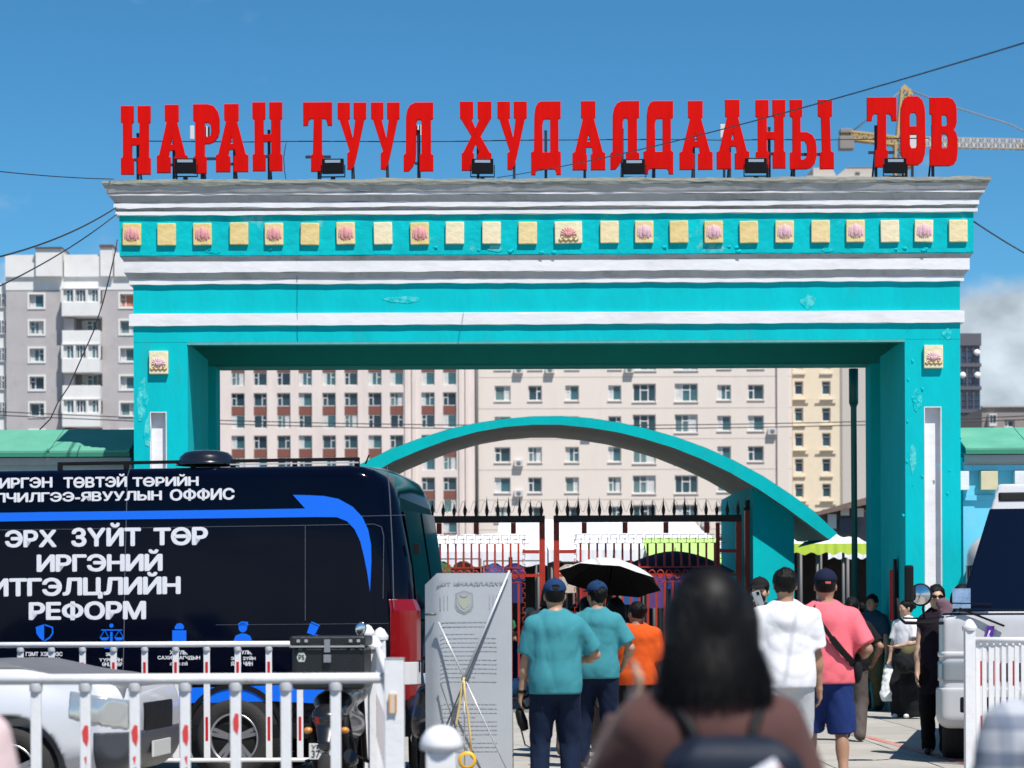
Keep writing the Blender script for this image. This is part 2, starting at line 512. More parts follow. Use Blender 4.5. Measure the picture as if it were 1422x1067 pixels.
# ================================================================== THE SETTING
asphalt = mat('asphalt', (0.20, 0.19, 0.175), 0.9, var=0.18, vscale=1.2, bump=0.25, bscale=60, dirt=(0.12, 0.115, 0.11), dirt_amt=0.6, dscale=0.35)
slabm = [mat('paving_%d' % i, (0.40 * f, 0.375 * f, 0.335 * f), 0.88, var=0.14, vscale=3, bump=0.2, bscale=50, dirt=(0.24, 0.22, 0.19), dirt_amt=0.6, dscale=1.6) for i, f in enumerate((1.0, 0.93, 0.86))]
g = MB()
g.add([(-2500, -60, 0), (2500, -60, 0), (2500, 5000, 0), (-2500, 5000, 0)], [(0, 1, 2, 3)])
tag(g.build('ground', asphalt, fix=False), kind='structure')
pav = MB().box(-6.2, 9.2, 9.9, 46.1, 0.001, 0.004).build('pavement', mat('joint_sand', (0.16, 0.15, 0.13), 0.95, var=0.1))
tag(pav, kind='structure')
sl = [MB().box(-0.492, 0.492, -0.492, 0.492, 0.004, 0.02).build('paving_slab', slabm[i], pav, bevel=0.003) for i in range(3)]
slots = [(x, y) for y in range(15, 36) for x in range(-3, 9)]
for i, (x, y) in enumerate(slots):
    s_ = sl[i] if i < 3 else sl[random.randrange(3)].copy()
    if i >= 3: COL.objects.link(s_); s_.parent = pav
    s_.location = (x + 0.5, y + 0.5, random.uniform(-0.0015, 0.0015))
    s_.rotation_euler = (random.uniform(-.001, .001), random.uniform(-.001, .001), random.choice((0, 1, 2, 3)) * math.pi / 2)
# worn red line painted across the forecourt
red_paint = mat('worn_red_paint', (0.55, 0.13, 0.10), 0.8, var=0.2, dirt=(0.40, 0.34, 0.30), dirt_amt=0.9, dscale=9, dmin=0.42, dmax=0.6)
a_, b_ = px(1120, 1003, 33.0), px(1345, 1066, 23.2)
rl = MB(); d_ = Vector((b_.x - a_.x, b_.y - a_.y, 0)).normalized(); n_ = Vector((-d_.y, d_.x, 0)) * 0.055
rl.add([(a_.x - n_.x, 33.0 - n_.y, .0245), (b_.x - n_.x, 23.2 - n_.y, .0245), (b_.x + n_.x, 23.2 + n_.y, .0245), (a_.x + n_.x, 33.0 + n_.y, .0245)], [(0, 1, 2, 3)])
tag(rl.build('painted_line', red_paint, fix=False), 'worn red line painted across the pale forecourt paving', 'road marking')

# ------------------------------------------------------------------ windows of far buildings
glassm = [mat('far_glass_%d' % i, c, 0.12, var=0.35, vscale=1.1, spec=0.6) for i, c in enumerate(((0.02, 0.055, 0.07), (0.04, 0.12, 0.14), (0.012, 0.03, 0.05), (0.10, 0.17, 0.17)))]
curtm = mat('far_curtain', (0.55, 0.56, 0.54), 0.9, var=0.2, vscale=3)
orange_curt = mat('orange_curtain', (0.50, 0.20, 0.12), 0.9, var=0.1)
upvc = mat('white_window_frame', (0.66, 0.66, 0.65), 0.5)
greyfr = mat('grey_window_frame', (0.16, 0.17, 0.19), 0.5)
WCACHE = {}
def far_window(parent, x, y, z, w, h, style='sash', pane=None, frame=None):
    """x, z = centre; y = face of the frame; opening w by h"""
    frame = frame or upvc
    pv = random.choice((0, 0, 1, 1, 2, 3)) if pane is None else pane
    flip = random.random() < 0.3
    key = (round(w, 2), round(h, 2), style, pv, frame.name, flip)
    if key not in WCACHE:
        t = 0.09
        f = MB(); W, H = w / 2, h / 2
        f.box(-W, -W + t, 0, .1, -H, H).box(W - t, W, 0, .1, -H, H).box(-W + t, W - t, 0, .1, -H, -H + t).box(-W + t, W - t, 0, .1, H - t, H)
        if style == 'sash':
            m1 = -W + w * 0.36
            if flip: m1 = W - w * 0.36
            f.box(m1 - t * .6, m1 + t * .6, 0.002, .098, -H + t, H - t)
            a, b = (-W + t, m1 - t * .6) if not flip else (m1 + t * .6, W - t)
            f.box(a, b, 0.002, .098, H * .25 - t * .5, H * .25 + t * .5)
        elif style == 'wide':
            for m1 in (-w * .17, w * .17): f.box(m1 - t * .6, m1 + t * .6, 0.002, .098, -H + t, H - t)
            f.box(-w * .17 + t * .6, w * .17 - t * .6, 0.004, .096, -t * .5 + H * .3, t * .5 + H * .3)
        elif style == 'bar':
            f.box(-W + t, W - t, 0.002, .098, H * .35, H * .35 + t)
        elif style == 'loggia':
            for k in range(1, 5): f.box(-W + w * k / 5 - t * .5, -W + w * k / 5 + t * .5, 0.002, .098, -H + t, H - t)
        fo = f.build('window', frame)
        p = MB().box(-W + t * .5, W - t * .5, .05, .07, -H + t * .5, H - t * .5)
        po = p.build('pane', orange_curt if pv == 9 else glassm[pv], fo)
        if pv in (1, 3) and w > 0.8:
            c = MB(); c.box(-W + t, -W + w * .33, .03, .045, -H + t, H - t) if pv == 1 else c.box(W - w * .42, W - t, .03, .045, -H + t, H - t)
            c.build('curtain', curtm, fo)
        WCACHE[key] = fo; o = fo
    else:
        o = WCACHE[key].copy(); COL.objects.link(o)
        for ch in WCACHE[key].children:
            c = ch.copy(); COL.objects.link(c); c.parent = o
    o.parent = parent; o.location = (x, y, z)
    return o

# hotel: long pale facade seen through the gate ---------------------------------------
pink = mat('pale_pink_render', (0.74, 0.64, 0.585), 0.9, var=0.06, vscale=0.35, dirt=(0.42, 0.36, 0.31), dirt_amt=0.25, dscale=0.25, stretch=(1, 1, .3))
brown = mat('brown_spandrel', (0.20, 0.075, 0.055), 0.85, var=0.1)
YH = 320.0
hA = empty('office_building', (gx(480, YH), YH, 0), 0, 'long pale pink block with paired windows and brown panels, seen through the gateway', 'building', 'pale blocks behind the gateway')
ox = hA.location.x
cols = [331.5, 362.4, 395, 425, 458, 488.5, 521.7, 551.8, 595.4, 625.5]
wm = 18.6 * YH / F
opens = []
groups = [(yt, yt + 49.0) for yt in (427.0, 486.4, 545.5, 604.6, 663.5, 722.5)]
for c in cols:
    for a, b in groups:
        opens.append((gx(c, YH) - ox - wm / 2, gx(c, YH) - ox + wm / 2, gz(b, YH, 480), gz(a, YH, 480)))
ztop = gz(400, YH)
w = MB(); wall_cells(w, gx(306, YH) - ox, gx(664, YH) - ox, 0, ztop, opens, 0, 1.0)
w.build('wall', pink, hA)
MB().box(gx(306, YH) - ox + .1, gx(664, YH) - ox - .1, 1.01, 16, 0, ztop - .2).build('core', brown, hA)
pil = MB()
for xx in (566, 576, 641, 650): pil.box(gx(xx, YH) - ox - .25, gx(xx, YH) - ox + .25, -.25, -.002, 0, ztop)
pil.build('pilaster', pink, hA)
for c in cols:
    for gi, (a, b) in enumerate(groups):
        zt, zb = gz(a, YH, 480), gz(b, YH, 480); hh = (zt - zb); wh = hh * 0.37
        far_window(hA, gx(c, YH) - ox, .30, zt - wh / 2 - .02, wm - .04, wh)
        far_window(hA, gx(c, YH) - ox, .30, zb + wh / 2 + .02, wm - .04, wh)
        MB().box(gx(c, YH) - ox - wm / 2 + .01, gx(c, YH) - ox + wm / 2 - .01, .25, .9, zb + wh + .05, zt - wh - .05).build('spandrel', brown, hA)
# dark downpipe between the two blocks
YB = 228.0
hB = empty('hotel_building', (gx(880, YB), YB, 0), 0, 'plain pale beige block with single and wide windows above the curved canopy', 'building', 'pale blocks behind the gateway')
ox = hB.location.x
beige = mat('pale_beige_render', (0.74, 0.65, 0.575), 0.9, var=0.05, vscale=0.3, dirt=(0.45, 0.39, 0.33), dirt_amt=0.25, dscale=0.3, stretch=(1, 1, .25))
cw = [(698, 22), (743, 19), (794.5, 19), (853.7, 18), (894.7, 32), (953, 32), (1005.6, 19), (1049.7, 22)]
rows = [460, 502, 545.6, 588.5, 631, 673, 714, 756]
opens = []; wins = []
for c, ww in cw:
    for r in rows:
        h = 25 if ww > 30 else 21
        W = ww * YB / F; H = h * YB / F; xx = gx(c, YB, r) - ox; zz = gz(r, YB, c)
        opens.append((xx - W / 2, xx + W / 2, zz - H / 2, zz + H / 2)); wins.append((xx, zz, W, H, ww))
w = MB(); x0b, x1b = gx(665, YB) - ox, gx(1101, YB) - ox
# rows are level in each column only to a few millimetres: round the opening heights together
ro = {}
op2 = []
for i, (xx, zz, W, H, ww) in enumerate(wins):
    r = rows[i % len(rows)]; zc = gz(r, YB, 880); op2.append((xx - W / 2, xx + W / 2, zc - H / 2, zc + H / 2)); wins[i] = (xx, zc, W, H, ww)
wall_cells(w, x0b, x1b, 0, gz(405, YB), op2, 0, .6)
w.build('wall', beige, hB)
MB().box(x0b + .1, x1b - .1, .61, 14, 0, gz(405, YB) - .2).build('core', beige, hB)
for xx, zz, W, H, ww in wins:
    far_window(hB, xx, .22, zz, W - .02, H - .02, 'wide' if ww > 30 else 'sash')
    MB().box(xx - W / 2 - .08, xx + W / 2 + .08, -.1, .2, zz - H / 2 - .1, zz - H / 2 - .005).build('sill', beige, hB)
MB().tube([(x0b - .15, -.3, 0), (x0b - .15, -.3, gz(405, YB))], .17).build('downpipe', mat('dark_pipe', (0.09, 0.085, 0.085), 0.6), hB)
MB().box(gx(1080, YB) - ox, gx(1096, YB) - ox, -.3, -.002, 0, gz(405, YB)).build('corner_pilaster', beige, hB)

acm = mat('air_conditioner', (.55, .55, .54), .5)
rga = random.Random(4)
for xx, zz, W, H, ww in rga.sample(wins, 11):
    a_c = MB().box(-.42, .42, -.75, -.32, -.28, .28).build('air_conditioner', acm, hB); a_c.location = (xx + W / 2 + .75, .32, zz - H / 2 - .1)
    MB().lathe([(0, -.76), (.2, -.765), (.22, -.752)], (0, 0, 0), 'y', 14).build('fan_grille', greyfr, a_c)
jm = mat('panel_joint', (.50, .44, .39), .9)
for r in (480, 523.5, 567, 609.5, 652, 693.5, 735): MB().box(x0b + .05, x1b - .05, -.012, -.001, gz(r, YB, 880) - .03, gz(r, YB, 880) + .03).build('panel_joint', jm, hB)
YC = 236.0
hC = empty('apartment_block', (gx(1133, YC), YC, 0), 0, 'narrow cream block with two columns of small windows, right of the plain beige block', 'building', 'pale blocks behind the gateway')
ox = hC.location.x
cream = mat('cream_render', (0.72, 0.62, 0.47), 0.9, var=0.07, vscale=0.5, dirt=(0.40, 0.34, 0.27), dirt_amt=0.35, dscale=0.5)
rows = [468, 503.5, 539, 576, 611, 646.6, 681.5, 717]
opens = []
for c in (1110.5, 1148.5):
    for r in rows:
        xx, zz = gx(c, YC) - ox, gz(r, YC, 1130); W, H = 12 * YC / F, 19 * YC / F
        opens.append((xx - W / 2, xx + W / 2, zz - H / 2, zz + H / 2))
w = MB(); wall_cells(w, gx(1101.5, YC) - ox, gx(1167, YC) - ox, 0, gz(410, YC), opens, 0, .6); w.build('wall', cream, hC)
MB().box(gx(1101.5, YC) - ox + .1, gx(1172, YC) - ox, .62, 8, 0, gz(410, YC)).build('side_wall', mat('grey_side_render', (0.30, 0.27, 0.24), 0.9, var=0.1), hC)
for a, b, c, d in opens:
    far_window(hC, (a + b) / 2, .25, (c + d) / 2, b - a - .02, d - c - .02, 'bar', random.choice((0, 2, 2)))
for i, r in enumerate(rows):
    zz = gz(r - 18, YC, 1130)
    for c in (1110.5, 1148.5):
        xx = gx(c, YC) - ox
        MB().box(xx - .62, xx + .62, -.18, -.002, zz + .05, zz + .22).build('hood_moulding', cream, hC)
        if i % 2: MB().box(xx - 1.0, xx + 1.0, -.3, -.19, zz + .16, zz + .24).build('string_moulding', cream, hC)

# grey and white apartment block on the left -----------------------------------------
YL = 262.0
lft = empty('apartment_tower', (gx(90, YL), YL, 0), 0, 'grey panel apartment block with white balconies and white parapet at the far left', 'building')
ox = lft.location.x
X = lambda x: gx(x, YL, 480) - ox
Z = lambda y: gz(y, YL, 100)
lgrey = mat('grey_panel_render', (0.42, 0.395, 0.395), 0.9, var=0.07, vscale=0.4, dirt=(0.24, 0.22, 0.22), dirt_amt=0.3, dscale=0.5)
lwhite = mat('white_panel_render', (0.70, 0.69, 0.67), 0.85, var=0.05, vscale=0.5, dirt=(0.5, 0.48, 0.45), dirt_amt=0.25, dscale=0.6)
wrow = [418, 455, 493, 532, 569, 607]
opens = [(X(c - 10), X(c + 10), Z(r + 9), Z(r - 9)) for c in (51, 177) for r in wrow]
w = MB(); wall_cells(w, X(8.5), X(89), 0, Z(403), [o for o in opens if o[0] < X(80)], 0, 1.2); w.build('wall', lgrey, lft)
w = MB(); wall_cells(w, X(142), X(215), 0, Z(403), [o for o in opens if o[0] > X(80)], 0, 1.2); w.build('wall', lgrey, lft)
MB().box(X(8.5), X(215), -.05, 1.25, Z(403) + .005, Z(385)).build('upper_band', lwhite, lft)
MB().box(X(8.5), X(50), -.3, 3, Z(385) + .005, Z(354.5)).build('parapet', lwhite, lft)
MB().box(X(90), X(140), -.3, 3, Z(385) + .005, Z(354.5)).build('parapet', lwhite, lft)
MB().box(X(52), X(88), -.8, 3.2, Z(385) + .005, Z(347)).build('lift_house', lwhite, lft)
MB().box(X(51), X(89), -1, 3.4, Z(347) + .004, Z(345)).build('roof_capping', mat('dark_roof_edge', (0.07, 0.07, 0.075), 0.6), lft)
MB().box(X(141), X(158), -.6, 2, Z(385) + .005, Z(345)).build('chimney', lwhite, lft)
MB().box(X(140), X(159), -.75, 2.15, Z(345) + .004, Z(341.5)).build('chimney_cap', mat('rust_cap', (0.12, 0.07, 0.06), 0.7), lft)
MB().box(X(160), X(215), -.4, 3, Z(385) + .005, Z(352)).build('parapet', lwhite, lft)
MB().box(X(106), X(137), 3.1, 3.5, Z(354) + .005, Z(350.5)).build('roof_panel', mat('solar_dark', (0.03, 0.04, 0.08), 0.3), lft)
for c in (51, 177):
    for i, r in enumerate(wrow):
        far_window(lft, X(c), .35, Z(r), X(c + 10) - X(c - 10) - .03, Z(r - 9) - Z(r + 9) - .03, 'sash', 9 if (c == 177 and i == 0) else None)
        s = MB(); a, b, c_, d = X(c - 12.5), X(c + 12.5), Z(r + 11.5), Z(r - 11.5); e, f_, g_, h_ = X(c - 10), X(c + 10), Z(r + 9), Z(r - 9)
        s.box(a, e, -.08, -.002, c_, d).box(f_, b, -.08, -.002, c_, d).box(e, f_, -.08, -.002, c_, g_).box(e, f_, -.08, -.002, h_, d)
        s.build('window_surround', lwhite, lft)
MB().box(X(89.5), X(141.5), 1.6, 3, 0, Z(385)).build('loggia_back', lgrey, lft)
for k, (ya, yb, op) in enumerate([(404, 422, 0), (443, 461, 1), (481, 500, 0), (519, 537, 1), (557, 575, 0), (597, 614, 1)]):
    pr = -1.5 if op == 0 else -1.3
    MB().box(X(89.3), X(141.7), pr, 1.4, Z(yb + 19.5), Z(yb) - .004).build('balcony_parapet', lwhite, lft, bevel=.05)
    if op == 0:
        far_window(lft, X(98), -1.2, Z((ya + yb) / 2), X(105.5) - X(90.5), Z(ya) - Z(yb) - .02, 'wide', 1)
        far_window(lft, X(115.5), -1.2, Z((ya + yb) / 2), X(122) - X(109), Z(ya) - Z(yb) - .02, 'wide', 0 if k != 4 else 2)
        far_window(lft, X(133), -1.2, Z((ya + yb) / 2), X(140.5) - X(125.5), Z(ya) - Z(yb) - .02, 'wide', 1)
        MB().box(X(89.3), X(141.7), -1.5, 1.4, Z(ya) + .004, Z(ya - 1.5)).build('balcony_roof', lwhite, lft)
        for q in (89.9, 106.8, 124, 141): MB().box(X(q) - .12, X(q) + .12, -1.45, -1.1, Z(yb) + .002, Z(ya) - .002).build('balcony_post', lwhite, lft)
    else:
        far_window(lft, X(122), 1.3, Z((ya + yb) / 2), X(133) - X(111), Z(ya) - Z(yb) - .1, 'wide', 1)
        MB().box(X(90), X(104), -.6, 1.3, Z(yb), Z(ya)).build('loggia_partition', lgrey, lft)
MB().box(X(-70), X(8), .8, 14, 0, Z(392)).build('rear_wing', lwhite, lft)
MB().box(X(9), X(215), 3.1, 16, 0, Z(386)).build('core', lgrey, lft)
for r in wrow:
    far_window(lft, X(2.5), .6, Z(r - 2), X(8) - X(-3), Z(r - 12) - Z(r + 8), 'wide', 2)

# dark glass tower and low beige block on the right -----------------------------------
YT = 205.0
tw = empty('glass_tower', (gx(1345, YT), YT, 0), 0, 'dark blue glass office tower with grey floor bands just right of the gateway', 'building')
ox = tw.location.x; X = lambda x: gx(x, YT, 530) - ox; Z = lambda y: gz(y, YT, 1350)
tg = mat('tower_glass', (0.012, 0.035, 0.085), 0.08, var=0.5, vscale=0.6, spec=0.8)
tb = mat('tower_band', (0.10, 0.10, 0.12), 0.6)
MB().box(X(1318), X(1361.5), .2, 12, 0, Z(478)).build('glazing', tg, tw)
MB().box(X(1317), X(1363), 0, 12.4, Z(480), Z(463)).build('parapet', tb, tw)
for y in (507, 539, 571):
    MB().box(X(1317), X(1363), .0, 12.4, Z(y + 2.5), Z(y - 2.5)).build('floor_band', tb, tw)
for y in (486, 495, 515, 523, 531, 547, 555, 563, 579, 587):
    MB().box(X(1318), X(1361.6), .12, .195, Z(y + .25), Z(y - .25)).build('glazing_bar', tb, tw)
for x in (1326, 1334.5, 1343, 1352):
    MB().box(X(x) - .05, X(x) + .05, .08, .11, Z(594), Z(481)).build('mullion', tb, tw)
for xx, yy in ((1356.5, 490), (1357, 521.5), (1336.5, 521.5)):
    MB().lathe([(0, 0), (.26, 0), (.26, .16), (0, .16)], (X(xx), -.2, Z(yy)), 'y').build('lamp_disc', mat('white_disc', (0.8, 0.8, 0.78), 0.5), tw)
YQ = 190.0
lw = empty('low_office', (gx(1400, YQ), YQ, 0), 0, 'low grey beige flat-roofed block with small windows at the far right edge', 'building')
ox = lw.location.x; X = lambda x: gx(x, YQ, 580) - ox; Z = lambda y: gz(y, YQ, 1390)
taupe = mat('taupe_render', (0.27, 0.235, 0.22), 0.9, var=0.08)
ops = [(X(c - 7), X(c + 7), Z(594), Z(583)) for c in (1402, 1437, 1470)]
w = MB(); wall_cells(w, X(1363.6), X(1560), 0, Z(566), ops, 0, .5); w.build('wall', taupe, lw)
MB().box(X(1363.7), X(1560), .52, 12, 0, Z(567)).build('core', taupe, lw)
MB().box(X(1363.4), X(1560), -.2, .52, Z(566) + .004, Z(564)).build('parapet', mat('taupe_light', (0.4, 0.36, 0.33), 0.9), lw)
for o in ops: far_window(lw, (o[0] + o[1]) / 2, .2, (o[2] + o[3]) / 2, o[1] - o[0] - .02, o[3] - o[2] - .02, 'sash', 0)
bl = MB().box(X(1371), X(1381), -.9, -.01, Z(593), Z(576))
bl.build('balcony', mat('balcony_frame', (0.62, 0.6, 0.58), 0.6), lw)
MB().box(X(1372), X(1375), -.93, -.905, Z(588), Z(578)).box(X(1376), X(1380), -.93, -.905, Z(588), Z(578)).build('balcony_glass', glassm[0], lw)

# top of a far tower block showing over the cornice -----------------------------------
YF = 520.0
ft = empty('rooftop_block', (gx(1170, YF), YF, 0), 0, 'top of a distant cream tower block showing above the cornice below the crane', 'building')
ox = ft.location.x; X = lambda x: gx(x, YF, 240) - ox; Z = lambda y: gz(y, YF, 1170)
cr = mat('pale_tower_render', (0.52, 0.47, 0.42), 0.9, var=0.05)
MB().box(X(1120), X(1214), 0, 20, 0, Z(244)).build('wall', cr, ft)
MB().prism([(X(1130), Z(244) + .02), (X(1130), Z(232)), (X(1157), Z(232)), (X(1162), Z(244) + .02)], lambda a, b, t: (a, t, b), 1, 12).build('gable', cr, ft)
MB().prism([(X(1162.5), Z(244) + .02), (X(1176), Z(233)), (X(1213), Z(233)), (X(1213), Z(244) + .02)], lambda a, b, t: (a, t, b), 0.3, 13).build('gable', cr, ft)
MB().prism([(X(1119), Z(244) + .03), (X(1129.5), Z(233)), (X(1129.8), Z(244) + .03)], lambda a, b, t: (a, t, b), 1, 12).build('roof_slope', tb, ft)
MB().box(X(1158), X(1176), 12.1, 14, Z(244) + .02, Z(232.5)).build('roof_recess', tb, ft)
MB().box(X(1188), X(1194), .1, .28, Z(242.5), Z(239)).build('vent', tb, ft)
MB().box(X(1176), X(1213), .2, 13.2, Z(233) + .01, Z(232)).build('coping', mat('coping_red', (0.35, 0.18, 0.13), 0.8), ft)

# tower crane ------------------------------------------------------------------------
YK = 430.0
cn = empty('tower_crane', (gx(1253, YK), YK, 0), 0, 'yellow lattice tower crane with a long jib to the right, behind the last sign word', 'crane')
ox = cn.location.x; X = lambda x, y=200: gx(x, YK, y) - ox; Z = lambda y, x=1253: gz(y, YK, x)
kr = mat('crane_yellow', (0.50, 0.34, 0.13), 0.6, var=0.15)
kg = mat('crane_grey', (0.25, 0.22, 0.20), 0.7, var=0.1)
def lattice(p0, p1, w, h, n, t, m, name, tri=False):
    b = MB(); p0, p1 = Vector(p0), Vector(p1); d = (p1 - p0); u = Vector((0, 1, 0))
    s = d.normalized().cross(u).normalized() if abs(d.normalized().dot(u)) < .9 else Vector((1, 0, 0))
    off = [u * (w / 2) + s * (h / 2), u * (-w / 2) + s * (h / 2), u * (-w / 2) - s * (h / 2), u * (w / 2) - s * (h / 2)]
    if tri: off = [s * (h / 2), u * (-w / 2) - s * (h / 2), u * (w / 2) - s * (h / 2)]
    for o in off: b.bar(p0 + o, p1 + o, t * 1.6)
    for i in range(n):
        a, c = p0 + d * (i / n), p0 + d * ((i + 1) / n)
        for k in range(len(off)):
            q, r = off[k], off[(k + 1) % len(off)]
            b.bar(a + q, c + r, t) if i % 2 else b.bar(a + r, c + q, t)
            b.bar(a + q, a + r, t)
    return b.build(name, m, cn)
lattice((0, 0, 0), (0, 0, Z(196)), 2.0, 2.0, 60, .2, kr, 'mast')
lattice((0, 0, Z(196) + .1), (X(1257, 130), 0, Z(124)), 1.3, 1.3, 6, .22, kr, 'tower_top')
MB().bar((X(1256), 0, Z(122)), (X(1268), 0, Z(131)), .7).bar((X(1252), 0, Z(126)), (X(1258), 0, Z(119)), .6).build('head_sheave', kr, cn)
lattice((X(1262), 0, Z(197)), (X(1470), -8, Z(214, 1470)), 1.3, 1.7, 44, .11, mat('crane_pale', (0.55, 0.47, 0.38), 0.6), 'jib', True)
MB().bar((X(1405), -5, Z(211, 1400)), (X(1422), -6, Z(213, 1420)), 1.2, .9).build('trolley', kg, cn)
lattice((X(1168), 0, Z(187)), (X(1246), 0, Z(197)), 1.6, 1.3, 12, .22, kr, 'counter_jib')
MB().box(X(1165), X(1185), -1.2, 1.2, Z(208), Z(190)).box(X(1166), X(1182), -1.3, 1.3, Z(186), Z(180)).build('counterweight', kg, cn, bevel=.1)
MB().box(X(1184), X(1206), -.9, .9, Z(194), Z(186)).build('winch_house', mat('crane_dark', (0.10, 0.09, 0.08), 0.7), cn, bevel=.1)
MB().box(X(1247), X(1256), -1.8, -.6, Z(214), Z(202)).build('cab', kg, cn, bevel=.1)
MB().tube([(X(1257, 122), 0, Z(123)), (X(1322), -2, Z(152, 1322)), (X(1395), -5, Z(181, 1395)), (X(1440), -7, Z(208, 1440))], .12).build('tie_cable', kg, cn)
MB().tube([(X(1256, 122), 0, Z(123)), (X(1182), 0, Z(184))], .12).build('tie_cable', kg, cn)
MB().box(X(1243), X(1268), -1.5, 1.5, Z(233), Z(229)).build('climbing_frame', kr, cn)
# ================================================================== THE GATEWAY
YG = 35.05; SG = F / YG
GX0 = (761 - CX) / SG
gate = empty('gateway', (GX0, YG, 0), 0, 'huge turquoise plastered market gateway with white stepped cornice and two thick piers', 'gateway')
def zg(y, p=0.0): return EYE + (CY - (y - 2)) / SG * (YG - p) / YG         # gate level of a photograph row
def xg(x): return (x - 761) / SG
teal = mat('turquoise_paint', (0.0, 0.475, 0.515), 0.9, var=0.10, vscale=1.3, bump=0.35, bscale=9, spec=.15, dirt=(0.03, 0.36, 0.36), dirt_amt=0.6, dscale=1.5, dmin=0.56, dmax=0.72, stretch=(1.3, 1, .45))
tealp = mat('turquoise_peeling', (0.0, 0.46, 0.50), 0.9, spec=.15, var=0.12, vscale=2.5, bump=0.8, bscale=7, dirt=(0.16, 0.50, 0.50), dirt_amt=0.8, dscale=2.0, dmin=0.6, dmax=0.66)
tealin = mat('dark_green_soffit', (0.0, 0.27, 0.24), 0.8, var=0.08, vscale=1.5, bump=0.2, bscale=8)  # darker and greener than the turquoise of the outer faces
white = mat('white_trim_paint', (0.74, 0.74, 0.76), 0.75, var=0.05, vscale=3, bump=0.25, bscale=14, dirt=(0.50, 0.48, 0.45), dirt_amt=0.35, dscale=2.2, stretch=(.5, 1, 1))
gtop = mat('weathered_roof_edge', (0.30, 0.31, 0.27), 0.9, var=0.3, vscale=3, bump=0.5, bscale=12, dirt=(0.06, 0.07, 0.05), dirt_amt=0.9, dscale=3, stretch=(.6, 1, 2))
wgrey = mat('grimy_cove_shade_paint', (0.44, 0.45, 0.45), 0.85, var=0.12, vscale=2, bump=0.3, bscale=10, dirt=(0.20, 0.21, 0.18), dirt_amt=0.6, dscale=2.4, stretch=(1, 1, .45))  # shade of the white coves put into a grey base, grime over it
GL, GR = xg(187), xg(1335)
GD = 3.9
OL, OR_, OS = xg(262), xg(1258), zg(476)

def moulding(name, prof, m, wob=0.004, n=110, parent=None, seed=0):
    """prof: list of (protrusion, z) from top to bottom, run round three sides of the gate and closed at the back"""
    rg = random.Random(seed)
    prof = [(p, EYE + (z - EYE) * (YG - max(p, 0)) / YG) for p, z in prof]
    b = MB(); k = len(prof)
    ph = [rg.uniform(0, 6) for _ in range(k)]
    def wv(i, s):
        if i in (0,) or wob == 0: return 0
        return wob * (math.sin(s * 2.3 + ph[i]) + .7 * math.sin(s * 5.9 + ph[i] * 2) + .8 * math.sin(s * 13.1 + 3 * ph[i]) + rg.uniform(-.5, .5)) * .6
    rows = []
    stations = [('l', t) for t in (1.0, .66, .33)] + [('f', t / n) for t in range(n + 1)] + [('r', t) for t in (.33, .66, 1.0)]
    for s, t in stations:
        row = []
        for i, (p, z) in enumerate(prof):
            if s == 'l': q = (GL - p * 1.25, t * GD, z)
            elif s == 'r': q = (GR + p * 1.25, t * GD, z)
            else: q = (GL - p * 1.25 + (GR - GL + 2 * p * 1.25) * t, -p, z + wv(i, t * 11.8))
            row.append(q)
        rows.append(row)
    vs = [q for r_ in rows for q in r_]
    fs = [(i * k + j, i * k + j + 1, (i + 1) * k + j + 1, (i + 1) * k + j) for i in range(len(rows) - 1) for j in range(k - 1)]
    b.add(vs, fs)
    # inner closing core
    return b.build(name, m, parent or gate, fix=False)
# core block of the entablature
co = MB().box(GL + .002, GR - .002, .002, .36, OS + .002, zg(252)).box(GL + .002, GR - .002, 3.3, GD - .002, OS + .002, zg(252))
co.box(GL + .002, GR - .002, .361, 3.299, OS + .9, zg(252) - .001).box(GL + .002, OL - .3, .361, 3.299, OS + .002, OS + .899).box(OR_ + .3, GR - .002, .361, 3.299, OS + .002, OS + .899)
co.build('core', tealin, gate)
moulding('roof_edge', [(-1.0, zg(249.5) + .012), (.31, zg(250)), (.315, zg(254)), (.305, zg(257.5)), (.295, zg(258))], gtop, .012, seed=1)
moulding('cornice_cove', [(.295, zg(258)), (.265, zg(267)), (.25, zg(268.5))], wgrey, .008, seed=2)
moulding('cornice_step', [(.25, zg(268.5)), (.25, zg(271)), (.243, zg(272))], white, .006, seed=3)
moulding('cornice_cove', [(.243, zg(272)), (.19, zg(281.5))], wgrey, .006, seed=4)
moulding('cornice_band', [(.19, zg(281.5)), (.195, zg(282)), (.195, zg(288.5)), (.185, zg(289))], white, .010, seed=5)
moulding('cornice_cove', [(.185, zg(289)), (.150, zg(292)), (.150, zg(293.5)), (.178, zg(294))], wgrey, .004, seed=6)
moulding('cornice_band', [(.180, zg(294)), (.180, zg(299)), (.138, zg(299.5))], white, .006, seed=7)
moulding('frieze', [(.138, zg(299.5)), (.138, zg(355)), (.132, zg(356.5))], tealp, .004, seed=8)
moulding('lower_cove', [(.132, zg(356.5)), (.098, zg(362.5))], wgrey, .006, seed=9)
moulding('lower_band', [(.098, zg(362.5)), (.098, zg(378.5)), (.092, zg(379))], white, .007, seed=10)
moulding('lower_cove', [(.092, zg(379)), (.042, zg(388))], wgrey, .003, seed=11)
moulding('lower_band', [(.042, zg(388)), (.042, zg(395)), (.001, zg(395.6))], white, .006, seed=12)
moulding('beam_face', [(.001, zg(395.6)), (.001, zg(436))], teal, 0, seed=13)
moulding('string_course', [(.001, zg(436)), (.045, zg(436.5)), (.045, zg(452.5)), (.001, zg(453))], white, .005, seed=14)
moulding('beam_face', [(.001, zg(453)), (.001, OS + .004)], teal, 0, seed=15)
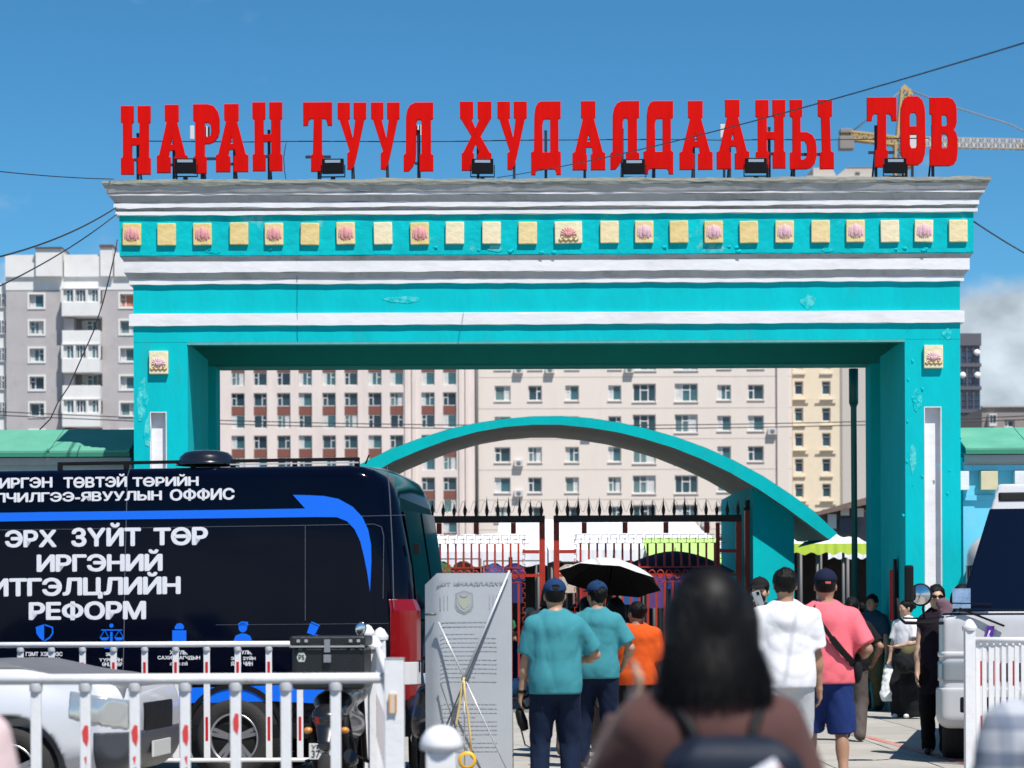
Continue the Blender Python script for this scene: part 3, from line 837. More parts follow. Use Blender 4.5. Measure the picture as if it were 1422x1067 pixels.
# roof slab closing the top, and the soffit
MB().box(GL - .30, GR + .30, -.30, GD, zg(255.5, .3), zg(250, .3) - .004).build('roof_slab', gtop, gate)
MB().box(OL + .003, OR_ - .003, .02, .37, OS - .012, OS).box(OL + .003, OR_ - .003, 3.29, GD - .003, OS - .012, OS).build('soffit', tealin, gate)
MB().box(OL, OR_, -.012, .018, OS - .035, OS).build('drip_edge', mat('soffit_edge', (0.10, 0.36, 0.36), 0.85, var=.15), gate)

def pier(x0, x1, nx0, nx1, ntop, side):
    b = MB()
    wall_cells(b, x0, x1, 0, OS + .0, [(nx0, nx1, .25, ntop)], 0, .12)
    i_ = 1 if side < 0 else -1
    b.box(x0, x1, .121, 2.35, 0, OS)
    b.box(x0 if side < 0 else x0 + .32, x1 - .32 if side < 0 else x1, 2.351, 3.35, 0, OS).box(x0, x1, 3.351, GD, 0, OS)
    b.build('pier', teal, gate)
    MB().box(nx0 + .002, nx1 - .002, 0.105, .1195, .252, ntop - .002).build('niche_panel', white, gate)
    f = MB(); t = .012
    f.box(nx0 - .0, nx0 + t, -.004, .104, .25, ntop).box(nx1 - t, nx1 + .0, -.004, .104, .25, ntop).box(nx0 + t, nx1 - t, -.004, .104, ntop - t, ntop)
    f.build('niche_reveal', white, gate)
    MB().box(x0 - .05, x1 + .05, -.05, GD + .0, 0.0, .22).build('plinth', mat('plinth_grey', (0.20, 0.30, 0.31), 0.9, var=.2, dirt=(.1, .1, .1), dirt_amt=.6), gate)
pier(GL, OL, xg(209.5), xg(232.5), zg(572), -1)
pier(OR_, GR, xg(1284.5), xg(1308.5), zg(569.5), 1)

# columns and drainpipes at the back of the passage
MB().tube([(xg(1243), GD + .25, OS), (xg(1243), GD + .25, OS - .55)], .075, 14).tube([(xg(1243), GD + .25, OS - .55), (xg(1243), GD + .25, OS - .62), (xg(1244), GD + .25, 0)], [.075, .048, .048], 14).build('drainpipe', mat('green_pipe', (0.01, 0.13, 0.12), 0.5), gate)
MB().tube([(xg(415), -.01, zg(298)), (xg(415), -.105, zg(360)), (xg(415), -.05, zg(392)), (xg(415), -.01, zg(400)), (xg(415), -.05, zg(440)), (xg(415), -.01, zg(475))], .003, 5).build('cable', mat('dark_cable', (0.03, 0.05, 0.05), 0.6), gate)

# square relief tiles ----------------------------------------------------------------
tilem = [mat('ochre_tile_%d' % i, c, 0.8, var=0.13, vscale=7, bump=0.5, bscale=16, dirt=(0.78, 0.52, 0.36), dirt_amt=0.6, dscale=4) for i, c in enumerate(((0.74, 0.60, 0.29), (0.77, 0.66, 0.38), (0.70, 0.55, 0.22), (0.78, 0.70, 0.46)))]
petal = [mat('pink_petal_%d' % i, c, 0.75, var=0.12, vscale=12, bump=0.3, bscale=20) for i, c in enumerate(((0.66, 0.30, 0.29), (0.68, 0.42, 0.46)))]
leafm = mat('relief_outline', (0.42, 0.26, 0.10), 0.8)
def lotus_bud(parent, y, pm):
    b = MB()
    b.ell((0, y, .012), (.046, .026, .094), 14, 8)
    for q in (-1, 1):
        b.ell((q * .050, y + .004, -.004), (.032, .022, .098), 12, 8, Matrix.Rotation(-q * .10, 3, 'Y'))
        b.ell((q * .084, y + .006, .0), (.022, .018, .088), 12, 8, Matrix.Rotation(-q * .16, 3, 'Y'))
    for q in (-1, 0, 1): b.ell((q * .030, y - .004, -.080), (.007, .012, .022), 8, 6, Matrix.Rotation(q * .5, 3, 'Y'))
    return b.build('lotus_relief', pm, parent, fix=False)
def lotus_bloom(parent, y, pm, s=1.0):
    b = MB()
    for k in range(-4, 5):
        a = k * .36; b.ell((math.sin(a) * .062 * s, y + abs(k) * .002, -.03 * s + math.cos(a) * .052 * s), (.019 * s, .022, .052 * s), 8, 6, Matrix.Rotation(a, 3, 'Y'))
    for k in (-1, 0, 1): b.ell((k * .028 * s, y - .006, -.02 * s), (.02 * s, .02, .038 * s), 8, 6, Matrix.Rotation(k * .4, 3, 'Y'))
    o = b.build('lotus_relief', pm, parent, fix=False)
    pts = [((-.12 + .24 * i / 16) * s, y - .008, (-.095 + .013 * math.cos(i * math.pi / 2.0)) * s) for i in range(17)]
    c = MB().tube(pts, .008 * s, 6)
    for sg in (-1, 1):
        c.tube([((sg * (.075 + .022 * math.cos(t / 8 * 5.2))) * s, y - .005, (-.045 + .022 * math.sin(t / 8 * 5.2)) * s) for t in range(9)], .006 * s, 5)
    c.build('leaf_scroll', leafm, parent)
    return o
spec = [(188, 1), (236, 0), (285.5, 1), (336, 0), (384.4, 1), (434, 0), (483.5, 1), (535, 0), (585.6, 1), (634.3, 0), (685, 0), (735, 0), (791.3, 2), (848, 0), (896, 1), (944, 0), (992, 1), (1040.6, 0), (1090, 1), (1139.7, 0), (1188, 1), (1235.5, 0), (1282.5, 1), (1330, 0)]
for i, (x, k) in enumerate(spec):
    t = .045; wd = .132 if k < 2 else .195
    b = MB().box(-wd, wd, -t, 0, -.158, .158)
    o = b.build('relief_tile', tilem[random.randrange(4)], gate, bevel=.012)
    o.location = (xg(x), -.139, zg(325.5, .17) + random.uniform(-.006, .006)); o.rotation_euler = (0, random.uniform(-.02, .02), 0)
    if k == 1: lotus_bud(o, -t, petal[1 if x > 850 else 0])
    if k == 2: lotus_bloom(o, -t, petal[0], 1.15)
for x, y in ((222.5, 504), (1297, 500.5)):
    o = MB().box(-.135, .135, -.06, 0, -.165, .165).build('relief_tile', tilem[3], gate, bevel=.01)
    o.location = (xg(x), -.002, zg(y)); lotus_bloom(o, -.06, petal[1], 1.0)
# loose plaster flakes and a few nails in the frieze
fl = MB(); rg = random.Random(5)
for i in range(22):
    x = rg.choice([rg.uniform(GL, GR), xg(rg.gauss(1000, 40)), xg(rg.gauss(1265, 40)), xg(rg.gauss(700, 60))]); z = rg.uniform(zg(354), zg(343)); s = rg.uniform(.012, .05)
    x = max(GL, min(GR, x))
    fl.add([(x - s, -.14, z), (x + s * .6, -.14, z + s * .5), (x + s, -.14 - s * .5, z - s * .4), (x - s * .2, -.14 - s * .2, z - s * .8)], [(0, 1, 2, 3)])
tag(fl.build('plaster_flake', tealp, gate), kind='stuff')
fl = MB()
for i in range(16):
    x = xg(rg.gauss(1272, 9)) if i % 4 else xg(rg.gauss(1318, 7)); z = zg(rg.uniform(455, 760)); s = rg.uniform(.008, .028)
    fl.add([(x - s, -.002, z + s), (x + s * .6, -.002, z + s * .8), (x + s * .7, -.004 - s * .45, z - s * .4), (x - s * .2, -.004 - s * .25, z - s)], [(0, 1, 2, 3)])
tag(fl.build('plaster_flake', teal, gate), kind='stuff')

# pale repair patches and drip marks in the turquoise paint
ppm = mat('repaired_plaster', (0.10, 0.56, 0.57), 0.9, var=.25, vscale=9, spec=.1, bump=.6, bscale=18, dirt=(0.0, 0.47, 0.51), dirt_amt=1.0, dscale=6, dmin=.44, dmax=.56)
for (x, y, w_, h_, sd) in ((1125, 423, 12, 10, 1), (199, 555, 9, 34, 2), (1318, 468, 8, 8, 3), (1275, 560, 9, 16, 4), (560, 418, 26, 5, 5), (1150, 350, 9, 5, 6), (1268, 640, 6, 22, 7), (300, 349, 14, 4, 8), (690, 347, 12, 6, 9), (206, 600, 5, 26, 10)):
    rq = random.Random(sd); n_ = 11; p_ = .0025 if not 300 < y < 356 and y != 349 else .1405
    pol = [(xg(x) + w_ / SG * math.cos(k * 6.283 / n_) * rq.uniform(.6, 1.15), zg(y, max(p_, 0)) + h_ / SG * math.sin(k * 6.283 / n_) * rq.uniform(.6, 1.15)) for k in range(n_)]
    MB().prism(pol, lambda a, b, t: (a, t, b), -p_ - .003, -p_).build('plaster_patch', ppm, gate)

# ------------------------------------------------------------------ sign letters
signred = mat('sign_red', (0.60, 0.0035, 0.0015), 0.5, var=0.12, vscale=3, stretch=(3, 1, .6), spec=0.08)
steel_dark = mat('dark_steel_post', (0.018, 0.022, 0.045), 0.5)
GLY = {
 'Н': ([[(0, 1), (.42, 1), (.42, .77), (.36, .75), (.36, .53), (.64, .53), (.64, .75), (.58, .77), (.58, 1), (1, 1), (1, .77), (.94, .75), (.94, .25), (1, .23), (1, 0), (.58, 0), (.58, .23), (.64, .25), (.64, .43), (.36, .43), (.36, .25), (.42, .23), (.42, 0), (0, 0), (0, .23), (.07, .25), (.07, .75), (0, .77)]], []),
 'А': ([[(.27, 1), (.70, 1), (.70, .77), (.65, .75), (.92, .26), (1, .24), (1, 0), (.57, 0), (.57, .22), (.63, .24), (.60, .33), (.40, .33), (.37, .24), (.43, .22), (.43, 0), (0, 0), (0, .24), (.08, .26), (.33, .75), (.27, .77)]], [[(.49, .54), (.43, .41), (.56, .41)]]),
 'Р': ([[(0, 1), (.55, 1), (.78, .975), (.93, .90), (1, .80), (1, .62), (.94, .53), (.80, .46), (.6, .43), (.42, .43), (.42, .25), (.49, .23), (.49, 0), (0, 0), (0, .23), (.08, .25), (.08, .75), (0, .77)]], [[(.42, .74), (.58, .74), (.68, .70), (.70, .62), (.68, .55), (.58, .52), (.42, .52)]]),
 'Т': ([[(0, 1), (1, 1), (1, .67), (.86, .67), (.83, .74), (.76, .77), (.64, .77), (.64, .25), (.70, .23), (.70, 0), (.27, 0), (.27, .23), (.34, .25), (.37, .77), (.24, .77), (.17, .74), (.14, .67), (0, .67)]], []),
 'У': ([[(0, 1), (.42, 1), (.42, .77), (.36, .75), (.54, .44), (.63, .75), (.57, .77), (.57, 1), (1, 1), (1, .77), (.93, .75), (.66, .22), (.56, .06), (.47, 0), (.34, .01), (.34, .24), (.43, .27), (.07, .75), (0, .77)]], []),
 'Л': ([[(.40, 1), (1, 1), (1, .77), (.92, .75), (.92, .25), (1, .23), (1, 0), (.55, 0), (.55, .23), (.62, .25), (.62, .72), (.58, .755), (.47, .755), (.42, .71), (.41, .26), (.39, .17), (.30, .07), (.16, 0), (0, 0), (0, .23), (.08, .26), (.09, .80), (.14, .90), (.24, .97)]], []),
 'Х': ([[(0, 1), (.41, 1), (.41, .77), (.36, .74), (.49, .60), (.62, .74), (.57, .77), (.57, 1), (1, 1), (1, .77), (.95, .74), (.64, .50), (.93, .26), (1, .24), (1, 0), (.56, 0), (.56, .22), (.62, .26), (.49, .40), (.37, .26), (.43, .24), (.43, 0), (.05, 0), (.05, .24), (.11, .26), (.37, .50), (.05, .74), (0, .77)]], []),
 'Д': ([[(.34, 1), (1, 1), (1, .78), (.92, .76), (.92, .32), (1, .30), (1, 0), (.87, 0), (.85, .05), (.80, .075), (.20, .075), (.15, .05), (.13, 0), (0, 0), (0, .30), (.10, .32), (.12, .82), (.16, .92), (.24, .98)]], [[(.38, .30), (.37, .68), (.41, .75), (.47, .765), (.66, .765), (.66, .30)]]),
 'Ы': ([[(0, 1), (.27, 1), (.27, .77), (.23, .75), (.23, .53), (.38, .53), (.50, .49), (.58, .41), (.60, .30), (.60, .18), (.56, .08), (.48, .02), (.38, 0), (0, 0), (0, .23), (.06, .25), (.06, .75), (0, .77)], [(.65, 1), (.96, 1), (.96, .77), (.91, .75), (.93, .25), (1, .23), (1, 0), (.69, 0), (.69, .23), (.74, .25), (.72, .75), (.65, .77)]], [[(.24, .42), (.34, .41), (.39, .35), (.40, .25), (.37, .16), (.31, .13), (.24, .13)]]),
 'Ө': ([[(.30, 1), (.70, 1), (.88, .95), (.98, .84), (1, .72), (1, .28), (.98, .16), (.88, .05), (.70, 0), (.30, 0), (.12, .05), (.02, .16), (0, .28), (0, .72), (.02, .84), (.12, .95)]], [[(.36, .56), (.36, .72), (.42, .77), (.62, .77), (.68, .72), (.68, .56)], [(.36, .45), (.68, .45), (.68, .29), (.62, .24), (.42, .24), (.36, .29)]]),
 'В': ([[(0, 1), (.66, 1), (.84, .97), (.94, .90), (.97, .80), (.97, .64), (.93, .57), (.86, .53), (.95, .48), (1, .39), (1, .17), (.96, .08), (.86, .02), (.70, 0), (0, 0), (0, .24), (.08, .26), (.08, .75), (0, .77)]], [[(.42, .58), (.42, .75), (.58, .75), (.64, .72), (.65, .62), (.60, .58)], [(.42, .47), (.60, .47), (.67, .42), (.67, .30), (.62, .25), (.42, .25)]]),
}
def letter_mb(ch, w, h):
    outs, holes = GLY[ch]
    return outline_mesh([[(x * w, y * h) for x, y in o] for o in outs], [[(x * w, y * h) for x, y in o] for o in holes], .05, .006)
LET = [('Н', 168.7, 208.5, 148, 242.4, 'НАРАН', 'first'), ('А', 218.5, 260, 146.5, 240, 'НАРАН', 'second'), ('Р', 269, 304.4, 145.6, 241, 'НАРАН', 'third'), ('А', 300.5, 344, 145.6, 239, 'НАРАН', 'fourth'), ('Н', 351.6, 391.5, 143.3, 237.7, 'НАРАН', 'last'),
 ('Т', 421.9, 460.7, 143.3, 238.4, 'ТУУЛ', 'first'), ('У', 469.5, 508, 143.3, 236, 'ТУУЛ', 'second'), ('У', 516, 554.5, 143.3, 236, 'ТУУЛ', 'third'), ('Л', 561, 601, 143.3, 238, 'ТУУЛ', 'last'),
 ('Х', 639.5, 682, 142.2, 237, 'ХУДАЛДААНЫ', 'first'), ('У', 691.4, 731, 142.2, 236.4, 'ХУДАЛДААНЫ', 'second'), ('Д', 738, 778, 141.6, 243, 'ХУДАЛДААНЫ', 'third'), ('А', 795.5, 839.7, 141.6, 236.4, 'ХУДАЛДААНЫ', 'fourth'), ('Л', 848, 887, 141.6, 235.6, 'ХУДАЛДААНЫ', 'fifth'), ('Д', 894, 934, 141.6, 242, 'ХУДАЛДААНЫ', 'sixth'), ('А', 944, 988.7, 141, 235.6, 'ХУДАЛДААНЫ', 'seventh'), ('А', 995.7, 1039.6, 139.6, 235, 'ХУДАЛДААНЫ', 'eighth'), ('Н', 1050, 1090, 139.6, 234, 'ХУДАЛДААНЫ', 'ninth'), ('Ы', 1097.4, 1157, 139.6, 235, 'ХУДАЛДААНЫ', 'last'),
 ('Т', 1204.5, 1244, 136.4, 232.5, 'ТӨВ', 'first'), ('Ө', 1251, 1284, 134.6, 229.5, 'ТӨВ', 'middle'), ('В', 1291.5, 1328.7, 136.4, 230.6, 'ТӨВ', 'last')]
YS = YG + .35; RT = zg(250, .3) - .004
posts = [192, 242, 282, 326, 374, 443, 490, 538, 582, 664, 714, 758, 812, 864, 908, 963, 1013, 1068, 1102, 1216, 1258, 1295]
for (ch, x0, x1, yt, yb, word, nth), pxx in zip(LET, posts):
    a, b = px(x0, yb, YS), px(x1, yt, YS); w_, h_ = b.x - a.x, b.z - a.z
    t = empty('sign_letter', (a.x + w_ / 2, YS, RT), 0, 'red slab letter %s, %s letter of the %s word on the roof sign' % (ch, nth, {'НАРАН': 'first', 'ТУУЛ': 'second', 'ХУДАЛДААНЫ': 'third', 'ТӨВ': 'fourth'}[word]), 'sign letter', 'red roof sign letters')
    v, f = letter_mb(ch, w_, h_)
    v = [(p[0] - w_ / 2, -p[2], p[1] + a.z - RT) for p in v]
    o = MB().add(v, f).build('letter_face', signred, t, fix=False); o.rotation_euler = (random.uniform(-.01, .01), 0, random.uniform(-.02, .02))
    pxw = gx(pxx, YS + .1, 240) - t.location.x
    hi = h_ * (.62 if ch in 'ТХЛДВНЫ' else .5) + a.z - RT
    pb = MB().box(pxw - .02, pxw + .02, .06, .10, 0, hi).box(pxw - .05, pxw + .05, .03, .15, 0, .012)
    pb.box(-w_ * .45, w_ * .45, .032, .058, a.z - RT + h_ * .22 - .02, a.z - RT + h_ * .22 + .02) if ch not in 'ХАУДЛ' else pb.box(pxw - .06, pxw + .02, .03, .058, a.z - RT + .10, a.z - RT + .14)
    pb.bar((pxw, .10, hi * .7), (pxw + .0, .55, .01), .025)
    pb.build('post', steel_dark, t)

# floodlights at the letters' feet ------------------------------------------------------
black = mat('black_housing', (0.004, 0.0045, 0.006), 0.5, spec=.15)
ledm = mat('lamp_reflector', (0.52, 0.54, 0.56), 0.25, metal=0.6)
flabels = ['farthest left, before the first word of the sign', 'at the foot of the second word of the sign', 'at the first letter of the longest sign word', 'at the middle of the longest sign word', 'near the end of the longest sign word', 'before the last, three-letter word of the sign']
for (x, y), lb in zip(((257.5, 231), (462.5, 231.5), (670, 231.5), (880.5, 232), (1049.5, 230.5), (1243, 230.5)), flabels):
    p = px(x, y, YG - .05)
    t = empty('floodlight', (p.x, YG - .05, RT), random.uniform(-.06, .06), 'black rectangular floodlight ' + lb, 'floodlight', 'floodlights under the roof sign')
    zc = p.z - RT
    t0 = MB().box(-.155, .155, -.05, .03, zc - .105, zc + .105); t0.box(-.10, .10, .031, .06, zc - .08, zc + .08); h = t0.build('housing', black, t, bevel=.008)
    MB().box(-.11, .11, -.056, -.051, zc + .045, zc + .085).build('reflector', ledm, h)
    s = MB().box(-.175, -.163, -.02, .015, zc - .14, zc + .02).box(.163, .175, -.02, .015, zc - .14, zc + .02).box(-.175, .175, -.02, .015, zc - .155, zc - .142).box(-.03, .03, -.03, .03, 0, zc - .156)
    s.build('bracket', black, t)
# small white floodlights on taller poles behind the letters
paleg = mat('pale_lamp_housing', (0.70, 0.72, 0.74), 0.4)
for (x, y, d, lb) in ((279, 184, 1, 'behind the letter Р of НАРАН'), (580.5, 182, 1, 'inside the letter Л of ТУУЛ'), (1006, 182, 0, 'behind the eighth letter of ХУДАЛДААНЫ'), (1268, 197, 0, 'seen through the letter Ө of ТӨВ')):
    p = px(x, y, YG + .9)
    t = empty('pole_lamp', (p.x, YG + .9, RT), 0, 'small white ribbed lamp on a thin pole ' + lb, 'lamp', 'pale lamps on poles behind the sign')
    zc = p.z - RT
    b = MB().box(-.16 if d else -.06, -.10 if d else .07, 0, .06, zc - .10, zc + .10).build('housing', paleg, t, bevel=.006)
    if d:
        r_ = MB()
        for k in range(4): r_.box(-.05 + k * .042, -.028 + k * .042, 0, .05, zc - .06, zc + .09)
        r_.build('fins', paleg, t)
        MB().box(-.055, .12, .051, .06, zc - .06, zc + .09).build('back_plate', black, t)
    MB().box(-.018, .018, .065, .10, 0, zc).build('pole', steel_dark, t)

# ------------------------------------------------------------------ overhead wires
wire = mat('black_wire', (0.012, 0.012, 0.016), 0.5)
def cable(a, b, sag, r, label, n=14, extra=None):
    pts = extra or [Vector(a) + (Vector(b) - Vector(a)) * (i / n) - Vector((0, 0, sag * 4 * (i / n) * (1 - i / n))) for i in range(n + 1)]
    return tag(MB().tube(pts, r, 6).build('overhead_cable', wire), label, 'cable')
cable(px(-60, 231, 30), px(158, 249, YG - .2), .03, .007, 'thin black cable running from the left edge to the cornice top corner')
cable(px(-80, 373, 22), px(162, 288, YG - .1), .12, .010, 'black cable, upper of two meeting the left end of the cornice')
cable(px(-80, 432, 23), px(163, 297, YG - .1), .10, .008, 'black cable, lower of two meeting the left end of the cornice')
cable(px(1345, 303, YG + .6), px(1520, 395, 48), .10, .012, 'black cable from the right end of the cornice down to the right edge')
cable(px(1500, 36, 15), px(690, 247, YG - .9), .10, .0055, 'thin black cable slanting across the roof sign from the upper right corner')
hp = [px(163, 333, YG - .2), px(160, 350, YG - .2), px(152, 385, YG - .3), px(143, 420, YG - .3), px(130, 460, YG - .35), px(112, 500, YG - .5), px(96, 536, YG - .6), px(80, 560, YG - .7), px(70, 582, YG - .8), px(55, 597, YG - .8)]
cable(0, 0, 0, .009, 'loose wire hanging in a curve from the cornice to the green roof', extra=hp)
hp = [px(x, y, YS + .12) for x, y in ((190, 196), (240, 196.5), (300, 197), (372, 197.5), (398, 196.5), (470, 196.5), (560, 197), (640, 196.5), (720, 195), (800, 194.5), (864, 194), (960, 194), (1010, 195), (1068, 194), (1130, 194.5), (1216, 193.5), (1290, 192))]
cable(0, 0, 0, .008, 'level wire strung behind the red letters along their posts', extra=hp)
hp = [px(x, y, YS + .12) for x, y in ((398, 197), (396, 205), (394, 220), (395, 236), (397, 249))]
cable(0, 0, 0, .006, 'short wire hanging to the roof between the words НАРАН and ТУУЛ', extra=hp)
for k, y in enumerate((577, 582)):
    cable(px(-20, y - 6, 100 + k), px(1450, y, 100 + k), .5, .022, ('upper' if k == 0 else 'lower') + ' of two faint wires crossing low behind the gateway')

# ------------------------------------------------------------------ arched canopy behind the gate, with its pillar
YA = 42.2; YA2 = 47.0
arch = empty('arched_canopy', (gx(830, YA), YA, 0), 0, 'curved turquoise concrete canopy on one pillar standing behind the gateway', 'canopy')
ax = arch.location.x
under = mat('canopy_soffit', (0.40, 0.38, 0.33), 0.9, var=0.12, vscale=1.2, dirt=(0.20, 0.20, 0.16), dirt_amt=0.5, dscale=.8)
tpl = [(380, 737), (420, 702), (460, 672), (500, 645), (540, 625), (580, 610), (620, 597), (660, 588), (700, 582), (740, 578.5), (780, 578), (820, 581), (860, 587), (900, 596), (940, 607.5), (980, 622), (1020, 640), (1060, 661.5), (1100, 688), (1130, 710), (1163, 741)]
bpl = [(392, 748), (430, 716), (470, 688), (508, 663), (546, 641), (584, 625), (622, 611), (662, 600), (702, 593), (740, 590), (778, 590), (818, 594), (858, 600.5), (896, 610), (935, 622), (974, 637.5), (1013, 656), (1052, 678.5), (1090, 704), (1120, 726), (1152, 750)]
T = [px(x, y, YA) for x, y in tpl]; B = [px(x, y, YA) for x, y in bpl]
b = MB()
for i in range(len(T) - 1):
    b.add([(T[i].x - ax, 0, T[i].z), (T[i + 1].x - ax, 0, T[i + 1].z), (B[i + 1].x - ax, 0, B[i + 1].z), (B[i].x - ax, 0, B[i].z)], [(0, 1, 2, 3)])
b.build('fascia', teal, arch, fix=False)
b = MB(); n = len(T); dA = YA2 - YA
b.add([(p.x - ax, .0, p.z + .003) for p in T] + [(p.x - ax, dA, p.z + .003) for p in T], [(i, i + 1, n + i + 1, n + i) for i in range(n - 1)], True)
b.build('top_skin', teal, arch, fix=False)
b = MB()
b.add([(p.x - ax, .0, p.z) for p in B] + [(p.x - ax, dA, p.z + .12) for p in B], [(i, i + 1, n + i + 1, n + i) for i in range(n - 1)], True)
b.build('soffit', under, arch, fix=False)
b = MB()
for i in range(n - 1):
    b.add([(T[i].x - ax, dA, T[i].z), (T[i + 1].x - ax, dA, T[i + 1].z), (B[i + 1].x - ax, dA, B[i + 1].z + .12), (B[i].x - ax, dA, B[i].z + .12)], [(0, 1, 2, 3)])
b.add([(T[-1].x - ax, 0, T[-1].z), (T[-1].x - ax, dA, T[-1].z), (B[-1].x - ax, dA, B[-1].z), (B[-1].x - ax, 0, B[-1].z)], [(0, 1, 2, 3)])
b.build('rear_fascia', teal, arch, fix=False)
pa, pb_ = gx(1046, YA + .35), gx(1103, YA + .35)
ptop = [px(1046, 673, YA).z + .05, px(1103, 712, YA).z + .05]
b = MB().prism([(pa - ax, 0), (pb_ - ax, 0), (pb_ - ax, ptop[1]), (pa - ax, ptop[0])], lambda a, z, t: (a, t, z), .35, dA + 2.0)
b.build('pillar', teal, arch)
pc, pd = gx(430, YA + .35), gx(480, YA + .35)
MB().prism([(pc - ax, 0), (pd - ax, 0), (pd - ax, px(480, 682, YA).z), (pc - ax, px(430, 716, YA).z)], lambda a, z, t: (a, t, z), .35, dA - .1).build('pillar', teal, arch)

# ------------------------------------------------------------------ iron gate leaves
ironr = mat('red_iron', (0.42, 0.030, 0.012), 0.5, var=0.15, vscale=6, dirt=(0.12, 0.02, 0.015), dirt_amt=.5, dscale=3)
ironk = mat('shaded_iron', (0.022, 0.010, 0.010), 0.55)  # shade on the upper red ironwork put into a near-black colour
YI = 43.2; SI = F / YI
zi = lambda y: EYE + (CY - y + 1.5) / SI
def iron_leaf(x0, x1, label, hinge):
    xo = gx((x0 + x1) / 2, YI); t = empty('iron_gate_leaf', (xo, YI, 0), 0, label, 'gate', 'red iron gate leaves with spikes')
    X = lambda x: gx(x, YI) - xo
    W = X(x1) - X(x0); bw = .10
    ztop = zi(718)
    for nm, a in (('stile', X(x0)), ('stile', X(x1) - bw)):
        MB().box(a, a + bw, -.04, .04, .06, ztop - .122).build(nm, ironr, t, bevel=.004)
    MB().box(X(x0), X(x1), -.05, .05, ztop - .12, ztop).build('top_rail', ironk, t, bevel=.004)
    i0, i1 = X(x0) + bw + .002, X(x1) - bw - .002
    for k in range(1, 5):
        xx = X(x0) + W * (k - .25) / 4.6
        MB().box(xx - .045, xx + .045, -.025, .025, zi(743), ztop - .124).build('strut', ironr, t)
    for z in (zi(768), zi(800)):
        if z == zi(768):
            MB().box(X(x0) + bw + .002, X(x0) + bw + .3, -.03, .03, z - .03, z + .03).build('short_rail', ironr, t)
            MB().box(X(x1) - bw - .3, X(x1) - bw - .002, -.03, .03, z - .03, z + .03).build('short_rail', ironr, t)
    MB().box(i0, i1, -.035, .035, zi(803), zi(799)).build('middle_rail', ironr, t)
    for z in (zi(790), zi(810)):
        MB().box(i0 + .3, i1 - .3, -.02, .02, z - .012, z + .012).build('lattice_rail', ironr, t)
    MB().box(i0, i1, -.035, .035, .08, .30).build('bottom_rail', ironr, t)
    # scroll-work strip of thin wire squares
    mesh = MB(); z0, z1 = zi(757), zi(744.5); xx = X(x0) + bw + .28; k = 0
    while xx < X(x1) - bw - .34:
        mesh.box(xx, xx + .13, -.006, .006, z1 - .01, z1); mesh.box(xx + .05, xx + .19, -.006, .006, z0, z0 + .01); mesh.box(xx, xx + .01, -.006, .006, z0 + .05, z1 - .01)
        mesh.box(xx + .04, xx + .14, -.006, .006, (z0 + z1) / 2 - .005, (z0 + z1) / 2 + .005); mesh.box(xx + .10, xx + .11, -.006, .006, z0 + .01, z1 - .04); xx += .155
    for sx in (X(x0) + bw + .26, X(x1) - bw - .30):
        zz = z1
        while zz > .4: mesh.box(sx, sx + .05, -.006, .006, zz - .012, zz).box(sx if k % 2 else sx + .04, sx + .012 if k % 2 else sx + .05, -.006, .006, zz - .07, zz - .013); zz -= .085; k += 1
    tag(mesh.build('wire_scrollwork', ironr, t), kind='stuff')
    n = int(W / .185)
    for k in range(n):
        xx = X(x0) + bw + .30 + (W - 2 * bw - .6) * (k + .5) / n
        MB().box(xx - .019, xx + .019, -.016, .016, .301, zi(811)).box(xx - .018, xx + .018, -.016, .016, zi(789) + .002, zi(757)).build('bar', ironr, t)
    rings = MB()
    for k in range(n + 1):
        xx = X(x0) + bw + .30 + (W - 2 * bw - .6) * k / n
        c = (xx, 0, zi(800)); pts = [(c[0] + .055 * math.cos(q * math.pi / 5), -.036, c[2] + .075 * math.sin(q * math.pi / 5)) for q in range(11)]
        rings.tube(pts, .012, 5, False)
    tag(rings.build('ring_band', ironr, t, fix=False), kind='stuff')
    m = int(W / .19)
    for k in range(m + 1):
        xx = X(x0) + .06 + (W - .12) * k / m; hh = .30 + .04 * math.sin(k * .7) + random.uniform(-.02, .02)
        MB().lathe([(.018, 0), (.030, .05), (.034, .10), (.014, hh * .62), (.001, hh)], (xx, 0, ztop + .001), 'z', 6, False).build('spike', ironk, t)
    # barbed coil between the spikes
    pts = []
    for q in range(int(W * 60)):
        a = q * .55; xx = X(x0) + q / 60
        pts.append((xx, .05 + .09 * math.cos(a), ztop + .16 + .10 * math.sin(a)))
    MB().tube(pts, .0035, 4).build('razor_wire', mat('galvanised_wire', (0.35, 0.33, 0.32), 0.4, metal=.6), t, fix=False)
    return t
iron_leaf(520, 757, 'left red iron gate leaf with a row of shade-dark spikes, behind the grey banner', 0)
iron_leaf(769, 1030, 'right red iron gate leaf with a row of shade-dark spikes, behind the umbrella', 1)
xo = gx(1040, YI)
t = empty('iron_gate_post', (xo, YI, 0), 0, 'dark red iron hinge post beside the turquoise canopy pillar', 'gate post')
MB().box(-.07, .07, -.07, .07, .0, zi(712)).build('shaft', ironr, t, bevel=.005)
MB().lathe([(.09, 0), (.09, .04), (.05, .06), (.07, .12), (.05, .17), (.0, .19)], (0, 0, zi(712) + .001), 'z', 10).build('finial', ironk, t)
for x in (600, 709, 997):
    xo = gx(x, YI + .25); t = empty('fence_post', (xo, YI + .25, 0), 0, {600: 'dark red iron post behind the van rear', 709: 'narrow dark red iron post beside the right edge of the grey banner', 997: 'dark red iron post at the left face of the canopy pillar'}[x], 'gate post', 'iron posts behind the gate leaves')
    MB().box(-.035, .035, -.035, .035, 0, zi(728 if x == 997 else 775)).build('shaft', ironr, t, bevel=.003)
    MB().box(-.06, .06, -.06, .06, 0, .02).build('foot', ironr, t)
